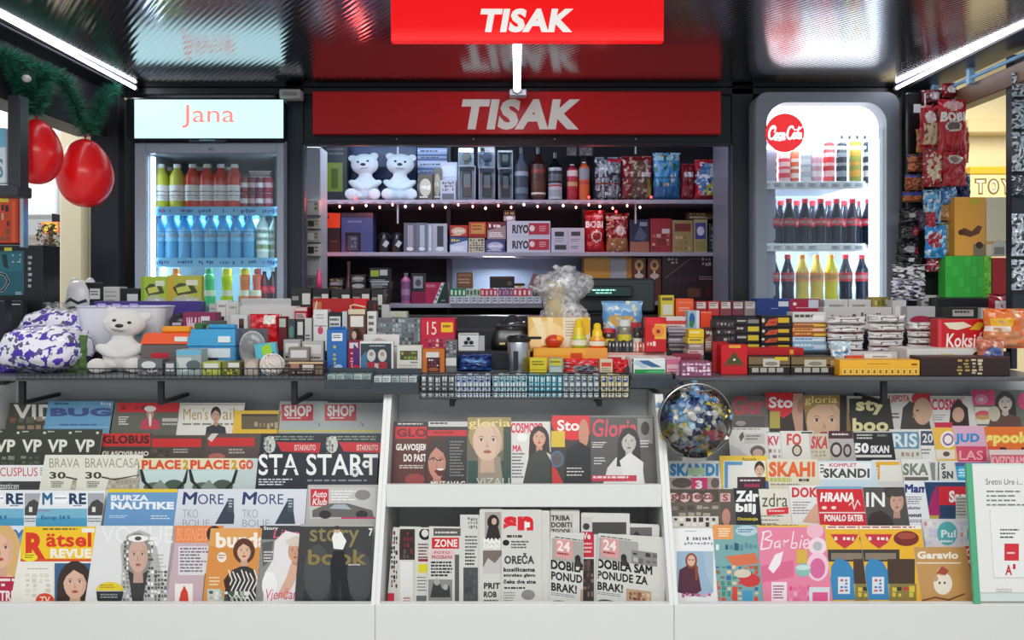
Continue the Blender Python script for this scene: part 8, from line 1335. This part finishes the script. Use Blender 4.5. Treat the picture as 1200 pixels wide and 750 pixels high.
for k, p in enumerate(pos):
    up = p.z > gr * .0
    c, nm = R.choice([cand[0], cand[1], cand[5], cand[6], cand[2]]) if up and p.x < gr * .5 else R.choice(cand[2:])
    if p.z > gr * .3 and p.x > gr * .2: c, nm = R.choice([cand[4], cand[3]])
    b = MB(); L_ = R.uniform(.016, .023); b.lathe([(.010, -L_ * 1.6), (.003, -L_ * .95), (.0095, -L_ * .6), (.0115, 0), (.0095, L_ * .6), (.003, L_ * .95), (.010, L_ * 1.6)], [c, c, c, mixc(c, 'ffffff', .35), c, c], 8, M=Matrix.Diagonal((1, .55, 1, 1)))
    o = b.build('wrapped_sweet', 'foil', (gx + p.x, GD + p.y, gz + p.z), (R.uniform(-.4, .4), R.uniform(0, 3.14), R.uniform(-.4, .4))); tag(o, '%s wrapped sweet heaped inside the round clear globe' % nm, 'sweet', nm + ' sweets in the globe')
    if k % 4 == 0 and p.y < 0:
        a = Art((-.008, .008, -.006, .006), -.0068); a.dash(.1, .2, .9, .8, 2, 'f0f0f0' if c < '6' else '5a3a30', k); a.done(parent=o)

# ================================================================== BALLOONS, GARLAND, LEFT SIDE
def balloon(px, py, w, h, D, label):
    r = w / 2 / F * D; hh = h / F * D; t = thing('balloon', label, 'balloon', (X(px, D), D, Z(py + h / 2, D)))
    b = MB(); pr = []
    for k in range(19):
        a = math.pi * k / 18; z = (1 - math.cos(a)) / 2; rr = math.sin(a) ** .92 * (1 - .20 * max(0, z - .45) ** 1.1 * 2); pr.append((max(r * rr, .0005), hh * (1 - (1 - z)) ))
    b.lathe(pr, 'ff1a20', 30); b.build('skin', 'rubber', parent=t, smooth=True)
    b = MB(); b.lathe([(.004, hh - .003), (.003, hh + .004), (.007, hh + .012), (.001, hh + .010)], 'd81018', 10); b.build('knot', 'rubber', parent=t, smooth=True)
    b = MB(); b.tube([(0, 0, hh + .008), (.002, 0, hh + .05), (0, 0, hh + .10)], .0012, 'c8c0c0', 5); b.build('string', 'matte', parent=t); return t
balloon(43, 178, 56, 76, 2.62, 'red balloon partly hidden by the dark post, left of the lower one')
balloon(100, 203, 62, 80, 2.82, 'lower red balloon hanging in front of the cream column')
gl = thing('fir_garland', 'dark green artificial fir garland draped along the left canopy edge', 'garland', (X(60, 2.6), 2.6, Z(80, 2.6))); o0 = Vector(gl.location)
def gp(px, py, D): return Vector((X(px, D), D, Z(py, D))) - o0
G1 = [gp(-8, 60, 2.42), gp(12, 66, 2.46), gp(30, 76, 2.52), gp(46, 82, 2.58), gp(62, 86, 2.66), gp(76, 96, 2.72), gp(86, 118, 2.76), gp(95, 142, 2.8), gp(102, 155, 2.82), gp(111, 142, 2.86), gp(118, 122, 2.9), gp(128, 108, 2.96), gp(136, 102, 3.0)]
G2 = [gp(4, 70, 2.5), gp(14, 95, 2.55), gp(24, 118, 2.58), gp(38, 132, 2.62), gp(46, 124, 2.62), gp(50, 105, 2.62), gp(54, 88, 2.62)]
G3 = [gp(14, 80, 2.5), gp(28, 100, 2.56), gp(38, 112, 2.58), gp(50, 96, 2.6)]
b = MB()
for g in (G1, G2, G3): b.tube(g, .006, '2a3a24', 6)
b.build('stem', 'matte', parent=gl)
R = random.Random(12); nb = MB()
def resample(g, n):
    L_ = [0]; 
    for i in range(1, len(g)): L_.append(L_[-1] + (g[i] - g[i - 1]).length)
    out = []
    for k in range(n):
        s = L_[-1] * k / (n - 1); i = 1
        while i < len(g) - 1 and L_[i] < s: i += 1
        f = (s - L_[i - 1]) / (L_[i] - L_[i - 1] + 1e-9); out.append((g[i - 1].lerp(g[i], f), (g[i] - g[i - 1]).normalized()))
    return out
for g, n in ((G1, 4200), (G2, 2600), (G3, 1300)):
    for p, d in resample(g, n):
        v = Vector((R.uniform(-1, 1), R.uniform(-1, 1), R.uniform(-1, 1))).normalized(); v = (v - d * v.dot(d)).normalized() * R.uniform(.02, .05) + d * R.uniform(-.02, .02); s = v.cross(Vector((.3, 1, .2))).normalized() * .0016
        nb.add([tuple(p - s), tuple(p + s), tuple(p + v)], [(0, 1, 2)], R.choice(['2a7a62', '3a9878', '1c5644', '164438', '4cb08c', '246650']))
no = nb.build('needles', 'leaf', parent=gl); no['kind'] = 'stuff'
b = MB(); b.ball((0, 0, 0), (.014, .014, .012), 'e0dcd8', 12, 8); o = b.build('silver_bauble', 'rubber', gp(31, 92, 2.5), parent=gl, smooth=True)
# dark post and monitor at the far left
b = MB(); b.cbox(X(8, 2.45), X(23, 2.45), 2.45, 2.50, Z(222, 2.45), 2.06, '2c2f34', .004); b.cbox(X(-14, 2.45), X(22, 2.45), 2.44, 2.52, Z(230, 2.45), Z(217, 2.45), '30323a', .004); tag(b.build('side_post', 'paint'), 'dark square post with a foot bar at the far left', 'post')
b = MB(); b.cbox(X(-20, 2.5), X(7, 2.5), 2.5, 2.53, Z(215, 2.5), Z(150, 2.5), 'd8e4ec', .003); o = b.build('poster', 'print'); tag(o, 'pale blue and white poster cut by the left picture edge', 'poster')
a = Art((X(-20, 2.5), X(7, 2.5), Z(215, 2.5), Z(150, 2.5)), 2.5); a.rect(0, 0, 1, .35, '78b8d8'); a.text('S', .62, .55, .88, .9, '6a90a8', .03); a.done(parent=o)
b = MB(); b.cbox(X(23, 2.6), X(27, 2.6), 2.6, 2.63, Z(290, 2.6), Z(160, 2.6), 'b8c0c8', .002); tag(b.build('display_frame', 'metal'), 'thin pale metal frame upright beside the dark post', 'frame')
b = MB(); b.cbox(X(-20, 3.0), X(21, 3.0), 3.0, 3.05, Z(285, 3.0), Z(231, 3.0), 'e04a20', .003); o = b.build('toy_stand', 'card'); tag(o, 'orange stand with dark round toy packs at the left edge', 'stand')
a = Art((X(-20, 3.0), X(21, 3.0), Z(285, 3.0), Z(231, 3.0)), 3.0, Matrix()); a.rect(-10, 232, 10, 237, 'e8d040'); a.blocks(-12, 240, 12, 284, ['5a3428', '8a5a40', '3a2a28', 'c8b8a8'], 4, 5, 4); a.rect(14, 236, 18, 284, 'f06a3a'); a.done(parent=o)
b = MB(); b.cbox(X(-20, 3.0), X(18, 3.0), 3.0, 3.05, .0, Z(285, 3.0) - .001, '2a2a30', .003); b.build('base', 'paint', parent=o)
# dark console game box on left
t = thing('console_box', 'big dark teal boxed gadget standing at the far left behind the fleece', 'box', (X(20, 2.8), 2.80, ZB[2])); w_ = (X(50, 2.8) - X(-20, 2.8)) / 2; t.location.x = (X(50, 2.8) + X(-20, 2.8)) / 2; h_ = Z(287, 2.8) - ZB[2]
b = MB(); b.cbox(-w_, w_, 0, .11, 0, h_, '16181e', .003); b.build('body', 'card', parent=t)
M = Matrix.Translation(t.location); a = Art((-w_, w_, 0, h_), 0, M); a.rect(-20, 294, 28, 346, '1e5a68'); a.rect(-20, 296, 26, 318, '2a6a7a'); a.poly([(2, 298), (8, 298), (10, 316), (4, 312)], '123038'); a.line([(-8, 318), (6, 322), (10, 330), (4, 340), (-8, 342)], 3, 'b8c0c4'); a.line([(-8, 318), (6, 322), (10, 330), (4, 340), (-8, 342)], 2, '16181e')
a.blocks(14, 298, 25, 308, ['b8c8c8', '4a6a70'], 4, 4, 3); a.rect(5, 290, 14, 294, 'c8c040'); a.dash(33, 300, 38, 340, 6, 'b0b8bc', 4); a.dash(18, 342, 26, 346, 2, 'c8ccd0', 3); a.done(parent=t)
b = MB(); b.cbox(X(-20, 2.75), X(30, 2.75), 2.73, 2.765, ZB[1], Z(352, 2.75), '1c1e24', .003); b.box(X(-20, 2.75), X(28, 2.75), 2.7285, 2.73, Z(357, 2.75), Z(356, 2.75), 'c8ccd0'); tag(b.build('flat_box', 'card'), 'low black box with a thin white line below the big teal gadget box', 'box')
b = MB(); b.cbox(X(-30, 2.6), X(10, 2.6), 2.58, 2.62, 1.12, Z(352, 2.6), '0e0f16', .003); tag(b.build('screen_board', 'paint'), 'black screen board closing the counter at the far left', 'panel')

# ================================================================== RIGHT SIDE
b = MB(); b.cbox(1.70, 1.76, 2.35, 3.14, 2.13, 2.20, '6a4e34', .003); struct(b.build('trim_4', 'paint'))
t = thing('light_rail', 'pale blue metal rail above the brown beam on the right', 'rail', (1.69, 2.4, 2.215))
b = MB(); b.tube([(0, 0, 0), (0, .70, 0)], .007, '7ab0d8', 8); b.build('bar', 'paint', parent=t)
for y in (.05, .42, .66):
    b = MB(); b.cbox(-.012, .012, y, y + .02, -.022, .05, '8ab8d8', .002); b.build('clamp', 'paint', parent=t)
# far right shop
t = thing('shop_sign', 'yellow toy shop sign with outlined letters on the far right cream wall', 'sign', (X(1160, 6.3), 6.3, Z(232, 6.3)))
M = Matrix.Translation(t.location); x0_, x1_ = X(1136, 6.3) - t.location.x, X(1240, 6.3) - t.location.x; h_ = Z(204, 6.3) - Z(232, 6.3)
b = MB(); b.cbox(x0_, x1_, 0, .1, 0, h_, 'f4e4a8', .004); b.build('panel', 'paint', parent=t)
b = MB(); b.cbox(x0_, x1_, -.01, .1, h_, h_ + .06, 'e8b830', .004); b.build('top_band', 'paint', parent=t)
a = Art((x0_, x1_, 0, h_), 0, M, eps=1e-3)
for k, ch in enumerate('TOYS'):
    a.text(ch, 1142 + k * 15, 209, 1156 + k * 15, 228, '8a6a3a', .09); a.text(ch, 1144 + k * 15, 211, 1154 + k * 15, 226, 'f4ecd0', .03)
a.done('lettering', 'paint', t)
b = MB(); b.cbox(X(1130, 6.4), X(1250, 6.4), 6.35, 6.5, Z(157, 6.4), Z(141, 6.4), 'd8c898', .01); tag(b.build('wall_ledge', 'paint'), 'cream ledge running across the far right wall', 'ledge')
# support table for gift boxes
b = MB(); b.cbox(X(1098, 2.86), X(1212, 2.86), 2.86, 2.919, ZB[2] , Z(349, 2.86), '22242a', .003); tag(b.build('riser_block', 'paint'), 'low dark riser under the green and red gift boxes', 'riser'); zr = Z(349, 2.86) + .0005
D = 2.87
pack(1108, 1153, 300, D, zr, .05, '3ab040', [*[('rect', i / 6 + .006, j / 4 + .01, (i + 1) / 6 - .006, (j + 1) / 4 - .01, ['48c050', '3ab848', '40b44a'][(i + j * 2) % 3]) for i in range(6) for j in range(4)]], 'bright green tiled gift box at the right', 'box', 'gift_box')
pack(1153, 1162, 300, D, zr, .05, '6ac838', [('blocks', 0, 0, 1, 1, ['8ad848', '4aa030'], 2, 8, 3)], 'narrow lime green box right of the green tiled one', 'box', 'gift_box')
pack(1163, 1182, 302, D, zr, .05, 'b01c24', [], 'plain dark red gift box right of the lime box', 'box', 'gift_box')
zt = Z(300, D) + .0005
pack(1119, 1155, 231, D + .01, zt, .05, 'e8a848', [('rect', .5, .03, .8, .12, 'c8c030'), ('poly', [(.12, .58), (.3, .52), (.55, .58), (.75, .48), (.9, .5), (.8, .62), (.5, .68), (.2, .64)], '6a4430'), ('ell', .2, .6, .1, .05, '5a3a28'), ('rect', .6, .8, 1, 1, '8a7a60'), ('ell', .8, .82, .12, .06, '3a2a20')], 'tall tan gift box with a brown animal picture', 'box', 'gift_box')
pack(1156, 1186, 231, D + .02, zt, .05, 'e4dcc0', [('rect', .0, .75, 1, .8, 'c8a860'), ('poly', [(.2, .8), (.5, .72), (.8, .8), (.8, 1), (.2, 1)], 'c8c8c0'), ('rect', .3, .85, .7, .98, '8a8a80')], 'tall cream gift box right of the tan one', 'box', 'gift_box')
# peg rack with hanging bags
t = thing('peg_rack', 'black peg rack carrying hanging snack bags right of the lit cooler', 'rack', (X(1100, 2.98), 2.98, ZB[3])); o0 = Vector(t.location)
b = MB(); b.cbox(X(1064, 2.98), X(1130, 2.98), 2.98, 3.0, ZB[3], 2.2, '14161c', .003); b.build('back_panel', 'paint', parent=t, loc=-o0)
def peg(px, py, D0=2.88):
    b = MB(); b.tube([Vector((X(px, D0), D0 - .012, Z(py, D0) + .006)) - o0, Vector((X(px, D0), D0, Z(py, D0))) - o0, Vector((X(px, D0), 2.985, Z(py, D0))) - o0], .0022, 'a8acb4', 6); b.build('peg', 'metal', parent=t)
HB = [  # x0,x1,top,bottom,D,col,ops,text,label
 (1080, 1103, 122, 172, 2.90, 'c81830', [('rect', .1, .45, .9, .95, 'e0c8a0'), ('spot', 6, .2, '8a2a28'), ('ell', .5, .3, .3, .14, 'f0e0e0')], [], 'red and cream snack bag hanging left of the big lettered bag'),
 (1102, 1136, 115, 180, 2.87, 'c01828', [('ell', .5, .12, .35, .09, 'e8b8b8'), ('ell', .48, .5, .3, .1, 'd8d4cc'), ('ell', .48, .5, .22, .07, '6a5a50'), ('rect', .1, .85, .9, 1, 'a01424')], [('text', 'BOBI', .04, .24, .88, .42, 'f4f0ec', .06, .1)], 'large red hanging snack bag with bold white four-letter name'),
 (1076, 1104, 150, 178, 2.93, 'd89a50', [('ell', .6, .5, .35, .4, 'e8d0a0'), ('spot', 6, .25, 'a84a28')], [], 'tan and orange snack bag low left in the upper cluster'),
 (1083, 1110, 172, 218, 2.89, '981828', [('ell', .5, .5, .4, .35, 'd8c8a8'), ('spot', 6, .1, 'b02030'), ('spot', 8, .35, 'e8dcc8')], [], 'dark red crumpled snack bag with cream swirls, lower left of the cluster'),
 (1107, 1136, 178, 217, 2.87, 'a81828', [('ell', .42, .22, .28, .14, 'd0ccc0'), ('ell', .42, .22, .2, .09, '8a7a68'), ('spot', 5, .35, 'c83a48')], [], 'dark red hanging snack bag with an oval badge, lower right of the cluster'),
 (1126, 1138, 150, 190, 2.93, 'c84838', [('spot', 6, .2, 'd8b898')], [], 'narrow coral snack bag peeking out behind the lettered one'),
 (1082, 1106, 104, 120, 2.94, '6a1828', [('ell', .6, .5, .3, .3, 'e8dce0')], [], 'small maroon bag top with white mark, left'),
 (1107, 1124, 96, 113, 2.93, '8a1c2c', [('ell', .5, .5, .3, .25, 'e8e0e4')], [], 'small maroon bag top with white mark, highest on the rack'),
 (1066, 1088, 180, 200, 2.94, 'c87a48', [('spot', 5, .0, '8a3a28'), ('rect', 0, 0, 1, .12, '3a58b0')], [], 'brown biscuit bag with blue edge, upper of the left column'),
 (1063, 1086, 204, 222, 2.94, 'c07040', [('spot', 5, .0, '8a3a28'), ('rect', 0, 0, 1, .2, '3a58b0')], [], 'brown biscuit bag with blue edge, middle of the left column'),
 (1060, 1084, 224, 236, 2.94, 'b86a3c', [('rect', 0, 0, 1, .4, '3050a8')], [], 'brown biscuit bag with blue edge, lowest of the left column'),
 (1084, 1106, 222, 262, 2.90, '58a8d8', [('spot', 5, .05, 'c8d4dc'), ('spot', 6, .3, '2a5a98')], [], 'sky blue and silver bag below the red cluster'),
 (1104, 1124, 218, 240, 2.91, '3a78b8', [('spot', 5, .1, 'a8c8e0')], [], 'blue fringed packet right of the sky blue bag'),
 (1122, 1140, 203, 240, 2.95, '20306a', [], [], 'plain navy bag behind the right end of the red cluster'),
 (1098, 1120, 238, 258, 2.92, 'b88a58', [('spot', 4, .1, 'd8b078')], [], 'tan paper bag below the blue fringed packet'),
 (1078, 1100, 248, 270, 2.88, '981a30', [('spot', 6, .2, 'd03a50'), ('rect', 0, 0, .3, 1, '3a2a40')], [], 'crimson crumpled bag below the sky blue bag'),
 (1086, 1112, 264, 302, 2.87, '2c88c8', [('ell', .4, .45, .35, .25, '9a1c34'), ('spot', 5, .25, 'b8d8e8')], [], 'bright blue and crimson bag lower on the rack'),
 (1104, 1120, 260, 300, 2.92, 'a8a868', [('spot', 6, .1, '3a78a8'), ('spot', 6, .4, 'd8c8b8')], [], 'olive and blue packet left of the tan gift box'),
 (1088, 1106, 300, 318, 2.91, 'a83048', [('spot', 6, .2, 'e0c8d0')], [], 'small pink-red packet below the bright blue bag'),
 (1056, 1084, 244, 262, 2.90, '17171c', [('rect', .3, .3, .6, .6, 'a8a8b0')], [], 'black flat hanging pack, top of the black column'),
 (1055, 1080, 262, 284, 2.90, '1c1c22', [('ell', .75, .4, .2, .25, '8a2038')], [], 'black hanging pack with crimson mark, second of the black column'),
 (1053, 1080, 284, 300, 2.90, '15151a', [('ell', .5, .5, .25, .25, '9a9aa0'), ('ell', .8, .6, .12, .3, '8a2038')], [], 'black hanging pack with grey oval, third of the black column'),
 (1052, 1084, 298, 312, 2.89, '101016', [('rect', .4, .3, .6, .6, 'c8c8cc')], [], 'black hanging pack, lowest of the black column'),
 (1048, 1088, 310, 330, 2.87, 'd0d0d4', [('spot', 5, .0, '2a2a32'), ('rect', .0, .85, 1, 1, 'b8b8c4')], [], 'white bag with black pattern, upper of the pair at the rack foot'),
 (1046, 1088, 329, 352, 2.85, 'c8c8d0', [('spot', 6, .0, '2c2c38'), ('spot', 7, .35, '8a80a8')], [], 'white bag with black pattern, lower of the pair at the rack foot')]
for k, (a0, a1, yt, yb, D, c, ops, tx, lb) in enumerate(HB):
    bag(a0, a1, yt, D, Z(yb, D), .035, c, ops, lb, seed=80 + k, texts=tx, nx=26, ny=32); peg((a0 + a1) / 2, yt + 2, D)
b = MB(); b.cbox(X(1071, 2.9), X(1079, 2.9), 2.9, 2.903, Z(132, 2.9), Z(122, 2.9), 'e4e4e8', .0005); b.tube([(X(1084, 2.9), 2.9, Z(124, 2.9)), (X(1084, 2.9), 2.9, Z(110, 2.9))], .003, 'e4e4e8', 6); b.cbox(X(1079, 2.9) - .001, X(1084, 2.9), 2.9, 2.903, Z(126, 2.9), Z(124, 2.9), 'e4e4e8', .0003); b.build('price_holder', 'plastic', parent=t, loc=-o0)
# dark display with clear hanging items at the right edge
t = thing('clear_pack_display', 'tall dark display with clear hanging packs at the right picture edge', 'display', (X(1200, 2.6), 2.62, 1.165)); o0 = Vector(t.location)
b = MB(); b.cbox(X(1187, 2.62), X(1240, 2.62), 2.62, 2.66, 1.33, 2.24, '1e2630', .003); b.cbox(X(1187, 2.62), X(1195, 2.62), 2.63, 2.66, 1.165, 1.33, '1e2630', .003); b.build('frame', 'paint', parent=t, loc=-o0)
for k, (yt, yb) in enumerate(((84, 112), (116, 150), (154, 200), (205, 228), (250, 300), (304, 340))):
    bag(1188, 1212, yt, 2.585, Z(yb, 2.585), .025, 'a8b4c0' if k != 3 else '3a4450', [('spot', 6, .05, '2a343e'), ('spot', 8, .3, 'e8eef4')], 'clear crinkled pack on the right edge display, %s from the top' % ['first', 'second', 'third', 'fourth', 'fifth', 'sixth'][k], seed=120 + k, nx=24, ny=36, name='clear_pack', cat='pack')  # pale spots paint the film's reflections into the colour
area('cooler_inner_lamp', (X(967, 3.3), 3.30, Z(170, 3.3)), (0, 0, 0), .4, .1, 5, (.85, .95, 1)); area('cooler_inner_lamp', (X(967, 3.3), 3.24, Z(291, 3.24)), (math.radians(20), 0, 0), .4, .04, 1.6, (.85, .95, 1)); area('cooler_inner_lamp', (X(967, 3.3), 3.24, Z(219, 3.24)), (math.radians(20), 0, 0), .4, .04, 1.6, (.85, .95, 1))
area('cooler_inner_lamp', (X(248, 3.3), 3.28, Z(182, 3.28)), (0, 0, 0), .45, .1, 11, (.65, .88, 1)); area('cooler_inner_lamp', (X(248, 3.3), 3.24, Z(251, 3.24)), (math.radians(20), 0, 0), .45, .02, .5, (.6, .88, 1)); area('cooler_inner_lamp', (X(248, 3.3), 3.24, Z(309, 3.24)), (math.radians(20), 0, 0), .45, .04, 1.2, (.6, .88, 1))

# copies that stand in a row: say which one each is
G = {}
for o in list(scene.objects):
    if 'label' in o and 'group' in o and 'sweet' not in o['category']: G.setdefault(o['label'], []).append(o)
OW = ['first', 'second', 'third', 'fourth', 'fifth', 'sixth', 'seventh', 'eighth', 'ninth']
for lb, L in G.items():
    if len(L) < 2: continue
    ys = sorted({round(o.location.y, 2) for o in L}); zs = sorted({round(o.location.z, 2) for o in L})
    for y in ys:
        for z in zs:
            S = sorted([o for o in L if round(o.location.y, 2) == y and round(o.location.z, 2) == z], key=lambda o: o.location.x)
            for i, o in enumerate(S):
                short = ' '.join(lb.split()[:9 if len(lb.split()) > 12 else 12]).rstrip(',')
                if short.split()[-1] in ('the', 'of', 'on', 'with', 'at', 'and'): short = ' '.join(short.split()[:-1])
                if short.split()[-1] in ('the', 'of', 'on', 'with', 'at', 'and'): short = ' '.join(short.split()[:-1])
                o['label'] = short + ', ' + OW[min(i, 8)] + ' from left' + ((', front' if y == ys[0] else ', behind') if len(ys) > 1 else '') + ((', lower' if z == zs[0] else ', upper') if len(zs) > 1 else '')
